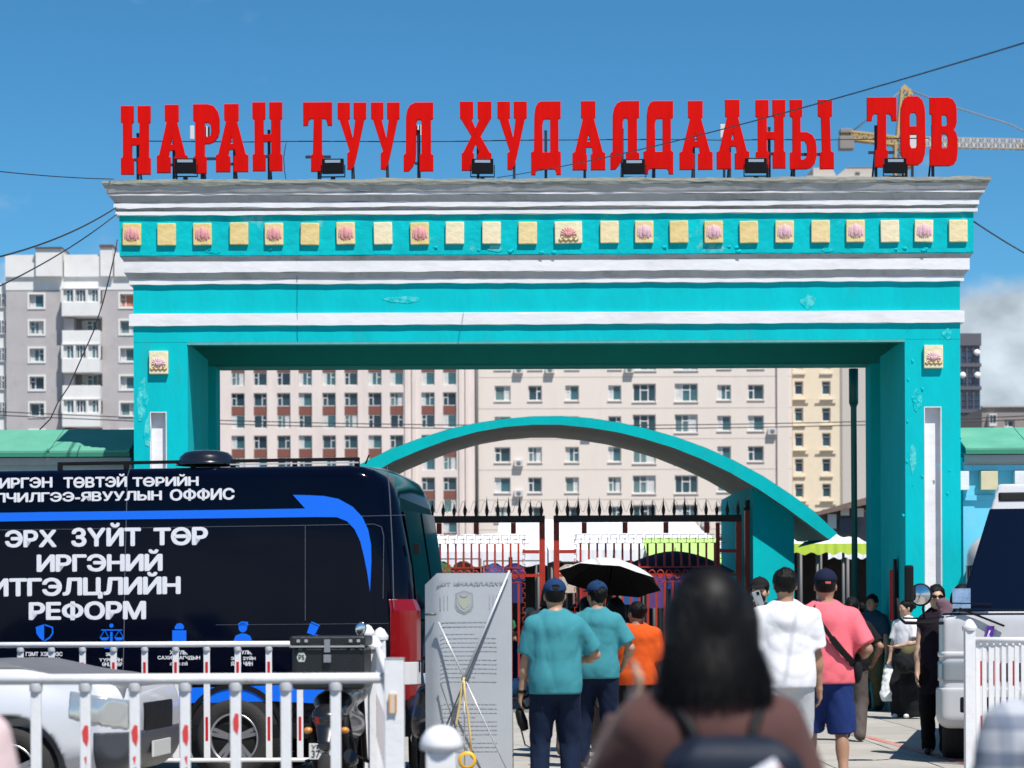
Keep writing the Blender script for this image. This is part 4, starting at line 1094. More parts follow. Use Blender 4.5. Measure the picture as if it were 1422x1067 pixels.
# ================================================================== SIDE BUILDINGS AND MARKET
roofg = mat('green_sheet_roof', (0.10, 0.35, 0.235), 0.6, var=0.10, vscale=2.5, dirt=(0.20, 0.38, 0.28), dirt_amt=0.5, dscale=1.2, stretch=(1, 1, .4))
greywall = mat('grey_wall_paint', (0.40, 0.42, 0.43), 0.9, var=0.07)
bluew = mat('light_blue_wall', (0.14, 0.55, 0.72), 0.8, var=0.06, vscale=1.5, dirt=(0.30, 0.58, 0.66), dirt_amt=.4, dscale=1.3)
bluef = mat('blue_frieze', (0.14, 0.53, 0.72), 0.8, var=0.06)
YR = 36.2
def side_building(name, x0, x1, ztop, zeave, label, right):
    ox = gx((x0 + x1) / 2, YR); t = empty(name, (ox, YR, 0), 0, label, 'market building', 'low market wings beside the gateway')
    a, b = gx(x0, YR) - ox, gx(x1, YR) - ox
    n = max(2, int((b - a) / .95))
    for i in range(n):
        xa, xb = a + (b - a) * i / n, a + (b - a) * (i + 1) / n - .012
        MB().add([(xa, -.22, zeave), (xb, -.22, zeave), (xb, 1.0, ztop), (xa, 1.0, ztop), (xa, -.22, zeave - .03), (xb, -.22, zeave - .03), (xb, 1.0, ztop - .03), (xa, 1.0, ztop - .03)],
                 [(0, 1, 2, 3), (4, 7, 6, 5), (0, 4, 5, 1), (1, 5, 6, 2), (2, 6, 7, 3), (3, 7, 4, 0)]).box(xb - .02, xb + .005, -.24, -.19, zeave + .0, zeave + .03).build('roof_sheet', roofg, t)
    MB().box(a, b, -.228, -.20, zeave - .09, zeave - .031).build('gutter_board', mat('green_fascia', (0.03, 0.22, 0.14), 0.6), t)
    MB().box(a, b, 1.001, 7, 0, ztop - .1).box(a, b, -.001, 1.0, 0, zeave - .12).build('wall', greywall if not right else bluew, t)
    MB().box(a, b, -.15, -.002, zeave - .20, zeave - .10).build('eave_board', greywall, t)
    return t, a, b, ox
t, a, b, ox = side_building('market_wing', 1338, 1700, px(1380, 594, YR + 1).z, px(1380, 622, YR - .22).z, 'light blue market wing with green sheet roof right of the gateway', True)
zz = lambda y: px(1380, y, YR).z
MB().box(a, b, -.06, -.002, zz(646), zz(630)).build('grey_band', greywall, t)
MB().box(a, b, -.075, -.003, zz(654), zz(646.3)).build('blue_band', bluef, t)
for i, x in enumerate((1334, 1374, 1421, 1467, 1512)):
    xx = gx(x, YR - .1) - ox; w = .125
    MB().box(xx - w, xx + w, -.135, -.004, zz(681), zz(655)).build('wall_tile', white if i % 2 == 0 else mat('cream_tile', (0.62, 0.53, 0.34), 0.8, var=.08), t, bevel=.006)
MB().box(a, b, -.045, -.003, zz(695), zz(688)).build('blue_string', bluef, t)
t, a, b, ox = side_building('market_wing', -260, 184, px(90, 597, YR + 1).z, px(90, 626, YR - .22).z, 'grey walled market wing with green sheet roof left of the gateway', False)
MB().box(a, b, -.12, -.004, 0, zz(670)).build('turquoise_dado', teal, t)

# distant street clutter under the right end of the canopy
t = empty('shop_roof', (gx(1150, 95), 95, 0), 0, 'brown roofed shop front with pale boards, far behind the right end of the canopy', 'shop')
ox = gx(1150, 95); X = lambda x: gx(x, 95, 720) - ox; Z = lambda y: gz(y, 95)
MB().box(X(1128), X(1240), .3, 8, 0, Z(712)).build('wall', mat('shop_dark', (0.12, 0.12, 0.13), 0.8, var=.3, vscale=1), t)
MB().prism([(X(1120), Z(717)), (X(1200), Z(694)), (X(1245), Z(690)), (X(1245), Z(700)), (X(1200), Z(704)), (X(1122), Z(721))], lambda a_, b_, t_: (a_, t_, b_), -.5, 8.2).build('roof', mat('roof_brown', (0.16, 0.11, 0.09), 0.8, var=.3), t)
for x0, x1, y0, y1, c in ((1150, 1162, 736, 716, 'b5c3c8'), (1166, 1190, 742, 722, '3a4552'), (1168, 1180, 718, 706, 'c9ccca'), (1184, 1200, 720, 708, 'd6d0c4')):
    MB().box(X(x0), X(x1), .1, .25, Z(y0), Z(y1)).build('signboard', mat('board_' + c, srgb(c), 0.7), t)

# white market canopies and the dark stalls under them --------------------------------
tarp = mat('white_tarpaulin', (0.78, 0.79, 0.82), 0.7, var=0.05, vscale=2, bump=.5, bscale=2.5)
lime = mat('lime_tarpaulin', (0.46, 0.60, 0.05), 0.7, var=0.05, bump=.4, bscale=3)
limel = mat('pale_lime_tarpaulin', (0.42, 0.64, 0.18), 0.7, var=0.05)
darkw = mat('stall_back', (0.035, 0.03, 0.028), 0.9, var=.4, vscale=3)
polem = mat('stall_pole', (0.12, 0.12, 0.12), 0.5)
def awning(x0, x1, Y0, Y1, yf, yb, label, m=tarp, valance=None, vd=.28, posts=True, sag=.12):
    """yf: photo row of the front edge, yb: of the ridge at the back"""
    ox = gx((x0 + x1) / 2, Y0); t = empty('market_awning', (ox, Y0, 0), 0, label, 'awning', 'market awnings behind the gateway')
    zf, zb = px(711, yf, Y0).z, px(711, yb, Y1).z; a, b = gx(x0, Y0) - ox, gx(x1, Y0) - ox; n, k = 14, 6
    rg = random.Random(int(x0)); vs = []
    for j in range(k + 1):
        for i in range(n + 1):
            u, v = i / n, j / k
            vs.append((a + (b - a) * u, (Y1 - Y0) * v, zf + (zb - zf) * v - sag * math.sin(math.pi * v) * .5 - .05 * abs(math.sin(u * n * math.pi / 3)) * math.sin(math.pi * v) + rg.uniform(-.015, .015) * (j > 0)))
    fs = [(j * (n + 1) + i, j * (n + 1) + i + 1, (j + 1) * (n + 1) + i + 1, (j + 1) * (n + 1) + i) for j in range(k) for i in range(n)]
    MB().add(vs, fs, True).build('sheet', m, t, fix=False)
    vs = []
    for i in range(29):
        u = i / 28; x = a + (b - a) * u; vs += [(x, -.02 + .02 * math.sin(i * 1.9), zf), (x, -.04 + .03 * math.sin(i * 2.3), zf - vd - .03 * math.cos(i * 1.3))]
    MB().add(vs, [(2 * i, 2 * i + 2, 2 * i + 3, 2 * i + 1) for i in range(28)], True).build('valance', valance or m, t, fix=False)
    if posts:
        for i in range(4):
            x = a + (b - a) * (i + .1) / 3.3; MB().tube([(x, .06, 0), (x, .06, zf - .02)], .03, 6).build('pole', polem, t)
            MB().tube([(x, Y1 - Y0 - .1, 0), (x, Y1 - Y0 - .1, zb - .05)], .03, 6).build('pole', polem, t)
    return t
awning(560, 760, 52.0, 57.0, 766, 742, 'long white awning behind the left iron gate leaf', vd=.30)
awning(762, 905, 53.0, 58.0, 764, 744, 'long white awning behind the right iron gate leaf', vd=.25)
awning(690, 1010, 60.0, 72.0, 757, 722, 'larger white awning roof rising behind the front white awnings', vd=.4)
awning(905, 1012, 50.5, 54.0, 788, 748, 'pale lime green awning beside the canopy pillar', m=limel, vd=.1)
awning(1096, 1215, 48.3, 56.0, 757, 734, 'white awning with a lime green border at the right of the canopy pillar', valance=lime, vd=.20)
awning(1150, 1240, 58.0, 64.0, 760, 748, 'pale grey awning behind the lime bordered awning', vd=.3, posts=False)
# hall added behind the stalls, its dark wall and roof give the darkness
t = empty('dark_backing_hall', (0, 74, 0), 0, 'low hall added across the back of the stalls for darkness', 'market building')
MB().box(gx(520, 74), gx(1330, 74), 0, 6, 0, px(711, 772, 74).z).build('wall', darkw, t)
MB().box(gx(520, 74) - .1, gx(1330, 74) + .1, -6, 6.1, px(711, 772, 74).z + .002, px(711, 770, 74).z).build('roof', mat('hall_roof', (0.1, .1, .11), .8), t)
for xa in range(540, 1320, 60):
    MB().tube([(gx(xa, 74), -5.9, 0), (gx(xa, 74), -5.9, px(711, 772, 74).z)], .05, 6).build('pillar', polem, t)
# clothes on rails under the awnings
rgc = random.Random(11)
gcols = ['8c1d22', '1d2d6b', '5a3a7a', '20585c', 'a83c28', '30323a', '7a2040', '2a5a9a', 'c8b8a8', '4a2a20', '1a1a22', 'b8242a', '3c6a38']
gm = [mat('garment_%d' % i, srgb(c), 0.85, var=.15, vscale=8) for i, c in enumerate(gcols)]
def rail(x0, x1, Y, ytop, label):
    ox = gx((x0 + x1) / 2, Y); t = empty('clothes_rail', (ox, Y, 0), 0, label, 'clothes rail', 'clothes rails in the market')
    zt = px(711, ytop, Y).z; a, b = gx(x0, Y) - ox, gx(x1, Y) - ox
    MB().tube([(a, 0, zt), (b, 0, zt)], .015, 6).tube([(a, 0, 0), (a, 0, zt)], .015, 6).tube([(b, 0, 0), (b, 0, zt)], .015, 6).build('rail_frame', polem, t)
    x = a + .22
    while x < b - .2:
        w = rgc.uniform(.16, .24); h = rgc.uniform(.6, .95)
        m = MB()
        prof = [(-w * .35, zt - .05), (w * .35, zt - .05), (w, zt - .13), (w * 1.1, zt - .42), (w * .8, zt - .43), (w * .75, zt - .25), (w * .8, zt - h), (-w * .8, zt - h), (-w * .75, zt - .25), (-w * .8, zt - .43), (-w * 1.1, zt - .42), (-w, zt - .13)]
        m.prism([(x + p, q) for p, q in prof], lambda p, q, s: (p, s + .02 * math.sin(q * 9 + p * 20), q), -.05, .05)
        m.build('hanging_garment', gm[rgc.randrange(len(gm))], t); x += w * 2 + .06
rail(598, 668, 50.5, 776, 'rail of red, blue and dark clothes left of centre behind the left gate leaf')
rail(672, 752, 51.0, 779, 'rail of clothes behind the inner half of the left gate leaf')
rail(775, 860, 51.5, 781, 'rail of clothes behind the inner half of the right gate leaf')
rail(862, 1000, 49.9, 790, 'rail of clothes behind the purple parasol')
# stall tables with folded goods
for i, (x, Y) in enumerate(((640, 48.5), (735, 48.0), (830, 48.5), (940, 47.5), (1140, 47.5))):
    t = empty('stall_table', (gx(x, Y), Y, 0), 0, ['stall table of folded goods behind the left gate leaf', 'stall table of folded goods behind the gap of the gate leaves', 'stall table of folded goods behind the umbrella', 'stall table of folded goods behind the dark haired woman', 'stall table of goods under the lime bordered awning'][i], 'stall', 'stall tables in the market')
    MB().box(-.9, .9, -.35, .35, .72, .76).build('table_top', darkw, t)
    for sx in (-.85, .85):
        for sy in (-.3, .3): MB().box(sx - .02, sx + .02, sy - .02, sy + .02, 0, .719).build('leg', polem, t)
    MB().box(-.9, .9, -.37, -.355, .2, .74).build('skirt', gm[rgc.randrange(len(gm))], t)
    for k in range(7):
        h = rgc.uniform(.1, .4); xx = -.78 + k * .26
        MB().box(xx - .11, xx + .11, -.28, .15, .761, .761 + h).build('folded_pile', gm[rgc.randrange(len(gm))], t, bevel=.02)

# parasols ---------------------------------------------------------------------------
def parasol(name, loc, rad, rise, m_top, m_in, label, cat, n=8, tilt=(0, 0), pole=1.0, rz=.2, segs=6):
    t = empty(name, loc, rz, label, cat); t.rotation_euler = (tilt[0], tilt[1], rz)
    vs = [(0, 0, rise)]; fs = []
    for j in range(1, segs + 1):
        v = j / segs
        for i in range(n * 4):
            a = 2 * math.pi * i / (n * 4); sc = 1 - .10 * v * abs(math.sin(a * n / 2)) ** 1.3; dip = .10 * rise * v * abs(math.sin(a * n / 2))
            vs.append((rad * v * sc * math.cos(a), rad * v * sc * math.sin(a), rise * (1 - v ** 1.7) + dip * 0))
    N = n * 4
    for i in range(N): fs.append((0, 1 + i, 1 + (i + 1) % N))
    for j in range(segs - 1):
        for i in range(N): fs.append((1 + j * N + i, 1 + (j + 1) * N + i, 1 + (j + 1) * N + (i + 1) % N, 1 + j * N + (i + 1) % N))
    MB().add(vs, fs, True).build('canopy', m_top, t, fix=False)
    MB().add([(x * .995, y * .995, z - .008) for x, y, z in vs], fs, True).build('lining', m_in, t, fix=False)
    for k in range(n):
        a = 2 * math.pi * k / n; pts = [(rad * v * math.cos(a), rad * v * math.sin(a), rise * (1 - v ** 1.7) - .014) for v in (0.02, .25, .5, .75, 1.0)]
        MB().tube(pts, .004, 4).build('rib', black, t)
    MB().tube([(0, 0, rise + .06), (0, 0, -pole)], .008, 6).build('shaft', black, t)
    MB().tube([(0, 0, -pole), (0, 0, -pole - .10)], .016, 8).build('handle', black, t)
    return t
silver = mat('silver_umbrella_cloth', (0.62, 0.62, 0.58), 0.55, var=.04, vscale=4)
blackcl = mat('black_umbrella_lining', (0.006, 0.006, 0.007), 0.9, spec=.1)
p = px(847, 806, 25.2)
parasol('umbrella', (p.x, 25.2, p.z), .54, .22, silver, blackcl, 'open umbrella, silver grey above and black beneath, held over the officers', 'umbrella', 8, (R(-15), R(11)), .55, .1)
p = px(937, 794, 45.0)
parasol('parasol', (p.x, 45.0, p.z), 1.15, .38, mat('purple_parasol', (0.028, 0.018, 0.11), .7, var=.2), mat('purple_lining', (0.05, 0.02, 0.10), .8), 'dark purple blue market parasol behind the right gate leaf', 'parasol', 8, (R(4), 0), 2.1, .2)
# ================================================================== THE DARK BLUE VAN
YAW = R(10.5)
VC = px(546, 860, 21.66); VC.z = 0
van = empty('van', (VC.x, VC.y, 0), math.pi - YAW, 'dark navy government office van with white Cyrillic lettering and a bright blue stripe', 'van')
# local: +x towards the van's front (left in the photo), +y towards the camera side (outward), z up; side plane y = 0
M_VAN = Matrix.Translation(van.location) @ Matrix.Rotation(math.pi - YAW, 4, 'Z')
M_VI = M_VAN.inverted()
def vp(x, y, off=0.0):
    """photograph point on the van's side plane -> local (x, z)"""
    d = px(x, y, 10) - cam.location
    o = M_VI @ cam.location; dl = M_VI.to_3x3() @ d
    t = (off - o.y) / dl.y; q = o + dl * t
    return q.x, q.z
navy = mat('navy_gloss_paint', (0.0010, 0.0020, 0.0090), 0.10, coat=.03, spec=.14)
navyg = mat('dark_tinted_glass', (0.002, 0.004, 0.010), 0.05, spec=.45)
seamm = mat('panel_gap', (0.10, 0.11, 0.14), 0.5)
blackp = mat('black_plastic', (0.007, 0.007, 0.008), 0.6, var=.1, spec=.2)
bluest = mat('blue_stripe_vinyl', (0.001, 0.155, 0.86), 0.4)
whitev = mat('white_vinyl', (0.80, 0.80, 0.84), 0.5)
chrome = mat('chrome', (0.7, 0.7, 0.7), 0.12, metal=1)
tyre = mat('tyre_rubber', (0.022, 0.021, 0.020), 0.85, var=.2, bump=.3, bscale=60)
alloy = mat('alloy_rim', (0.42, 0.42, 0.43), 0.35, metal=.8)
W_V, H_V, L_V = 1.84, 2.80, 6.1
def van_sec(x, top, w0, w1, bot=.42, r=.12, tum=.0):
    """section: w0 = y of camera side, w1 = y of far side"""
    pts = [(w0 - .05, bot), (w0, bot + .08)]
    pts += [(w0, 1.2), (w0 - tum * .3, 1.9), (w0 - tum, top - r)]
    for k in range(1, 6):
        a = k / 5 * math.pi / 2; pts.append((w0 - tum - r * (1 - math.cos(a)) * 1.35, top - r + r * math.sin(a)))
    pts2 = [(w0 + w1 - y, z) for y, z in pts][::-1]
    mid = [((w0 + w1) / 2, top + .03)]
    allp = pts + mid + pts2
    return [(x, y, z) for y, z in allp]
secs = []
for x, ins, dt, bt in ((-.165, .27, .26, .50), (-.155, .20, .18, .48), (-.115, .12, .10, .45), (-.04, .050, .045, .43), (.05, .012, .014, .42), (.16, 0, 0, .42), (2, 0, 0, .42), (4.4, 0, 0, .42)):
    secs.append(van_sec(x, H_V - dt, -ins, -W_V + ins, bt))
secs.append(van_sec(4.9, H_V - .10, -.01, -W_V + .01)); secs.append(van_sec(5.2, H_V - .5, -.03, -W_V + .03)); secs.append(van_sec(5.5, 1.75, -.05, -W_V + .05, r=.1)); secs.append(van_sec(6.0, 1.25, -.1, -W_V + .1, r=.1)); secs.append(van_sec(6.1, 1.0, -.2, -W_V + .2, r=.08))
# the rear leans in slightly with height
S2 = []
for i, s in enumerate(secs):
    S2.append([(x + (.26 * max(0, (z - 1.25) / 1.55) ** 1.7 if i < 6 else 0), y, z) for x, y, z in s])
bodym = MB().loft(S2)
# cut nothing: dark discs paint the arch hollows' shade, inside built-out lips below
body = bodym.build('body', navy, van)
side = lambda a, b, t: (a, t, b)
def decal(poly_px, m, name, off=.004, th=.003, parent=van):
    pl = [vp(x, y) for x, y in poly_px]
    return MB().prism(pl, lambda a, b, t: (a, t, b), off, off + th).build(name, m, parent)
# blue stripe with its curved tail
tail = [(-60, 713.5), (60, 711.4), (180, 710), (300, 708.5), (380, 707.2), (424, 706.4), (407, 687.5), (430, 688), (450, 689), (470, 693), (490, 704), (503.5, 718.5), (511.5, 736), (515.5, 757), (516, 780), (515, 800), (514, 822), (510.5, 797), (506, 774), (500.5, 752), (492.5, 735), (482, 724), (468, 718.5), (440, 718.2), (380, 719), (300, 720), (180, 721.5), (60, 723.5), (-60, 725.5)]
decal(tail, bluest, 'blue_stripe')
decal([(178, 957), (250, 955.5), (330, 953.5), (400, 951), (470, 948), (543, 944), (543, 975), (500, 977), (440, 977), (380, 974), (300, 976), (200, 977), (150, 978)], bluest, 'blue_stripe')
def vtext(body, x0, x1, yt0, yb0, yt1=None, yb1=None, w=.035, nm='lettering'):
    """text box in photograph pixels; left edge rows yt0..yb0, right edge rows yt1..yb1"""
    yt1 = yt0 if yt1 is None else yt1; yb1 = yb0 if yb1 is None else yb1
    def fn(a, b, t):
        xx = x0 + (x1 - x0) * a; top = yt0 + (yt1 - yt0) * a; bot = yb0 + (yb1 - yb0) * a
        u, z = vp(xx, bot + (top - bot) * b); return (u, .003 + t, z)
    return lettering(body, 0, 1, 0, 1, fn, whitev, van, nm, w, .002)
vtext('ИРГЭН', -1, 73, 664, 679, 662.5, 677.5)
vtext('ТӨВТЭЙ', 88, 176.5, 659, 678.5, 658, 676.5)
vtext('ТӨРИЙН', 184, 276, 659.5, 676.5, 658.5, 675)
vtext('ҮЙЛЧИЛГЭЭ-ЯВУУЛЫН', -42, 225, 682, 699, 678, 695)
vtext('ОФФИС', 236, 326, 679.5, 696, 677.5, 694.5)
vtext('ЭРХ', 7, 79, 736.5, 761, 735.5, 760.5, .04)
vtext('ЗҮЙТ', 99, 196, 726.5, 760, 726, 759, .04)
vtext('ТӨР', 213, 289, 733, 758, 731.5, 757.5, .04)
vtext('ИРГЭНИЙ', 51, 226, 764, 795, 763, 793.5, .04)
vtext('ИТГЭЛЦЛИЙН', -14, 251, 797, 834, 794, 830, .04)
vtext('РЕФОРМ', 40, 203, 836, 862, 834, 861, .04)
vtext('ГЭМТ ХЭРГЭЭС', 36, 87, 905.5, 911.5, w=.03); vtext('УРЬДЧИЛАН', 40, 83, 913, 919.5, w=.03)
vtext('ЭРХ,', 147, 161, 906.5, 912, w=.03); vtext('ҮҮРГИЙН', 138, 170, 913, 919, w=.03); vtext('ӨНЦГӨӨР', 142, 170, 920, 926.5, w=.03)
vtext('ХУУЛЬ,', 236, 260.5, 903.5, 910, w=.03); vtext('САХИУЛАГЧДЫН', 219, 278, 911, 917, w=.03); vtext('ХҮЧИН ЗҮЙ', 236, 260.5, 919, 924.5, w=.03)
vtext('ХУУЛЬ,', 326, 350, 903.5, 909.5, w=.03); vtext('ЭРХ ЗҮЙН', 321, 355, 911, 917, w=.03); vtext('ЯАМ ЧИН', 321, 351, 919, 925, w=.03)
# blue icons above the small lettering
def icon(polys, name='icon'):
    b = MB()
    for pl in polys:
        b.prism([vp(x, y) for x, y in pl], lambda a, c, t: (a, t, c), .004, .0065)
    return b.build(name, bluest, van)
def discp(x, y, rx, ry=None, n=14): return [(x + rx * math.cos(2 * math.pi * k / n), y + (ry or rx) * math.sin(2 * math.pi * k / n)) for k in range(n)]
icon([[(50, 871), (61.5, 867), (61.5, 891), (55, 886), (51, 880)], [(62.5, 867), (74, 871), (74.5, 880), (70, 886.5), (62.5, 891), (62.5, 889), (69, 884.5), (72.5, 879), (72.3, 872.3), (62.5, 869)]], 'shield_icon')
icon([discp(155, 869, 2.9), [(141, 874.3), (170, 874.3), (170, 876), (141, 876)], [(153.3, 877.5), (156.6, 877.5), (156.6, 896), (153.3, 896)], [(145, 898), (165, 898), (165, 901), (145, 901)], [(144.6, 876.3), (145.6, 876.3), (140.2, 885), (139, 885)], [(145.6, 876.3), (146.4, 876.3), (151.5, 885), (150.3, 885)], [(138.5, 885.3), (152, 885.3), (149, 889.5), (141.5, 889.5)], [(165, 876.3), (166, 876.3), (160.5, 885), (159.3, 885)], [(166, 876.3), (166.9, 876.3), (172, 885), (170.8, 885)], [(158.8, 885.3), (172.5, 885.3), (169.5, 889.5), (162, 889.5)]], 'scales_icon')
icon([[(243, 870.5), (246, 866.5), (250, 865.5), (254, 867), (256, 871), (255, 874), (243, 874)], [(239.5, 875.5), (259, 875.5), (259, 893), (239.5, 893)], [(243, 894), (255, 894), (255, 899), (243, 899)]], 'guard_icon')
icon([discp(337.5, 871.5, 6, 7), [(331, 866), (336, 863), (344.5, 863.8), (345, 869), (331.5, 869.5)], [(324.5, 890), (327.5, 883), (334.5, 880), (340.5, 880), (347.5, 883), (350.5, 890)]], 'clerk_icon')
icon([[(431, 865.5), (443, 871), (437, 883), (426.5, 879)], [(433, 863.2), (444.5, 868.2), (443.8, 870.2), (432, 864.8)], [(439, 881), (447, 884), (452, 889), (436, 889)]], 'gavel_icon')
# panel seams
def seam(pts, w=.007, m=seamm):
    b = MB(); q = [vp(x, y) for x, y in pts]
    for a, c in zip(q[:-1], q[1:]): b.bar((a[0], .0015, a[1]), (c[0], .0015, c[1]), w, .004, up=(0, 1, 0))
    return b.build('panel_seam', m, van)
seam([(180, 652), (177, 662)]); seam([(177, 662), (175.5, 720), (173.5, 790), (172.5, 870), (171, 935)])
seam([(538, 648), (541.5, 690), (545, 760), (547, 845)], .008)
seam([(424, 730), (424, 862)], .004); seam([(300, 731.5), (420, 729.8), (520, 728), (530, 732), (533, 745), (532, 832)], .004)
seam([(-60, 737), (100, 735), (300, 731.5)], .004); seam([(500, 717), (563, 715.5)], .004)
seam([(300, 868), (540, 866)], .003)
# roof: rails, round vent
zr = H_V + .012
for x0, x1 in ((70, 262), (312, 492)):
    a, b = vp(x0, 647)[0], vp(x1, 647)[0]
    MB().bar((a, -.19, zr + .045), (b, -.19, zr + .045), .035, .03).box(min(a, b), min(a, b) + .04, -.21, -.17, zr - .02, zr + .03).box(max(a, b) - .04, max(a, b), -.21, -.17, zr - .02, zr + .03).box((a + b) / 2 - .02, (a + b) / 2 + .02, -.21, -.17, zr - .02, zr + .03).build('roof_rail', blackp, van, bevel=.004)
a, b = vp(312, 647)[0], vp(492, 647)[0]
MB().bar((a, -.165, zr + .012), (b, -.165, zr + .012), .012).build('rail_trim', mat('light_trim', (0.5, .5, .52), .4), van)
vc = vp(270, 640)[0]
MB().lathe([(0, .135), (.12, .133), (.20, .115), (.245, .075), (.26, .03), (.285, .022), (.285, 0)], (vc, -.36, zr + .02), 'z', 28).build('roof_vent', mat('vent_plastic', (0.008, .009, .014), .22, coat=.5), van)
MB().tube([(vp(500, 647)[0], -.2, zr), (vp(500, 647)[0] - .03, -.2, zr + .07), (vp(505, 647)[0], -.2, zr + .08)], .008, 5).build('antenna', blackp, van)
# rear doors: window, hinges, lights (rear face at x = 0, outward -x)
rx = lambda z: .26 * max(0, (z - 1.25) / 1.55) ** 1.7
for s, (ya, yb) in enumerate(((-.30, -.95), (-1.01, -1.56))):
    w = [(-.177 + rx(z) - .002, y, z) for y, z in ((ya, 1.42), (yb, 1.42), (yb, 2.40), (ya - .03, 2.40))]
    w2 = [(x - .010, y, z) for x, y, z in w]
    MB().add(w + w2, [(0, 1, 2, 3), (4, 7, 6, 5), (0, 4, 5, 1), (1, 5, 6, 2), (2, 6, 7, 3), (3, 7, 4, 0)]).build('rear_window', navyg, van)
MB().box(-.175, -.168, -.983, -.977, .6, 1.3).build('door_gap', seamm, van)
redl = mat('tail_light_red', (0.20, 0.002, 0.004), 0.12, coat=.5); clr = mat('tail_light_clear', (0.62, .62, .62), .1, coat=.5)
tl = MB().loft([[(x, y, z) for x, y in ((.03, -.004), (-.05, -.040), (-.125, -.108), (-.170, -.19), (-.182, -.31), (-.10, -.31), (.02, -.07))] for z in (1.045, 1.20, 1.50)] + [[(x * .9 + .02, y * .95 - .015, 1.60) for x, y in ((.03, -.004), (-.05, -.040), (-.125, -.108), (-.170, -.19), (-.182, -.31), (-.10, -.31), (.02, -.07))]], smooth=False)
tl.build('tail_light', redl, van, bevel=.008)
MB().loft([[(x, y, z) for x, y in ((.03, -.004), (-.05, -.040), (-.125, -.108), (-.170, -.19), (-.182, -.31), (-.10, -.31), (.02, -.07))] for z in (.84, 1.042)], smooth=False).build('reversing_light', clr, van, bevel=.006)
MB().loft([[(x, y, z) for x, y in ((.03, -.004), (-.05, -.040), (-.125, -.108), (-.170, -.19), (-.182, -.31), (-.10, -.31), (.02, -.07))] for z in (.70, .838)], smooth=False).build('fog_light', redl, van, bevel=.006)
for z in (.95, 2.0): MB().box(-.185, -.13, -.275, -.245, z, z + .10).build('door_hinge', blackp, van, bevel=.004)
MB().box(-.25, .30, -1.90, -.005, .38, .62).build('rear_bumper', blackp, van, bevel=.04)
MB().box(.35, 4.4, -.05, .008, .36, .50).build('sill_trim', blackp, van, bevel=.015)
# wheels
def wheel(parent, x, yout, z, r, rim_r, m_rim, spokes=5, width=.24, sgn=1):
    w = MB().lathe([(rim_r, 0), (rim_r + .015, .012), (r - .045, .012), (r - .012, -.01), (r, -.045), (r, -width + .045), (r - .03, -width), (rim_r, -width), (rim_r, 0)], (0, 0, 0), 'y', 40).build('wheel', tyre, parent)
    w.location = (x, yout, z)
    if sgn < 0: w.rotation_euler = (0, 0, math.pi)
    MB().lathe([(0, -.10), (rim_r * .96, -.10), (rim_r * .96, -.09), (0, -.09)], (0, 0, 0), 'y', 32).build('brake_disc', blackp, w)
    rm = MB().lathe([(rim_r * 1.02, -.004), (rim_r * 1.02, .008), (rim_r * .95, .006), (rim_r * .92, -.05), (rim_r * .98, -.09)], (0, 0, 0), 'y', 40)
    for k in range(spokes):
        for dd in (-.11, .11):
            a = 2 * math.pi * k / spokes + .3
            rm.bar((math.cos(a + dd * 1.8) * rim_r * .22, -.028, math.sin(a + dd * 1.8) * rim_r * .22), (math.cos(a + dd) * rim_r * .96, -.018, math.sin(a + dd) * rim_r * .96), .034, .022, up=(0, 1, 0))
    rm.lathe([(0, .004), (.035, .002), (.06, -.01), (.075, -.045)], (0, 0, 0), 'y', 20)
    rm.build('rim', m_rim, w)
    return w
wx, wz = vp(326, 1047)
wz = .36
MB().lathe([(.43, -.30), (.43, .006), (0, .006)], (wx, 0, wz + .02), 'y', 40).build('wheel_arch_shade', mat('arch_shade_black', (0.004, .004, .004), .9), van, fix=False)  # flat black disc in place of the arch's shaded hollow
ringb = MB(); n = 24
pin = [(wx + .43 * math.cos(math.pi * k / n), wz + .02 + .43 * math.sin(math.pi * k / n)) for k in range(n + 1)]; pout = [(wx + .475 * math.cos(math.pi * k / n), wz + .02 + .475 * math.sin(math.pi * k / n)) for k in range(n + 1)]
for k in range(n):
    ringb.add([(pin[k][0], .016, pin[k][1]), (pin[k + 1][0], .016, pin[k + 1][1]), (pout[k + 1][0], .012, pout[k + 1][1]), (pout[k][0], .012, pout[k][1]), (pin[k][0], -.02, pin[k][1]), (pin[k + 1][0], -.02, pin[k + 1][1]), (pout[k + 1][0], -.02, pout[k + 1][1]), (pout[k][0], -.02, pout[k][1])], [(0, 1, 2, 3), (0, 4, 5, 1), (3, 2, 6, 7)])
ringb.build('arch_lip', blackp, van)
wheel(van, wx, .028, wz, .36, .225, alloy)
wheel(van, wx + 3.6, .028, wz, .36, .225, alloy)
wheel(van, wx, -W_V, wz, .36, .225, alloy, sgn=-1)
wheel(van, wx + 3.6, -W_V, wz, .36, .225, alloy, sgn=-1)
MB().box(4.95, 5.3, .002, .012, 1.35, 1.95).build('cab_window', navyg, van)

# ================================================================== SILVER CAR
YW = R(-6)
p = px(158, 985, 17.6)
car = empty('parked_car', (p.x, 17.6, 0), YW, 'silver car with grey bonnet nose and black bumper behind the white railing at lower left', 'car')
silverp = mat('silver_paint', (0.66, 0.67, 0.70), 0.3, metal=.15, coat=.6)
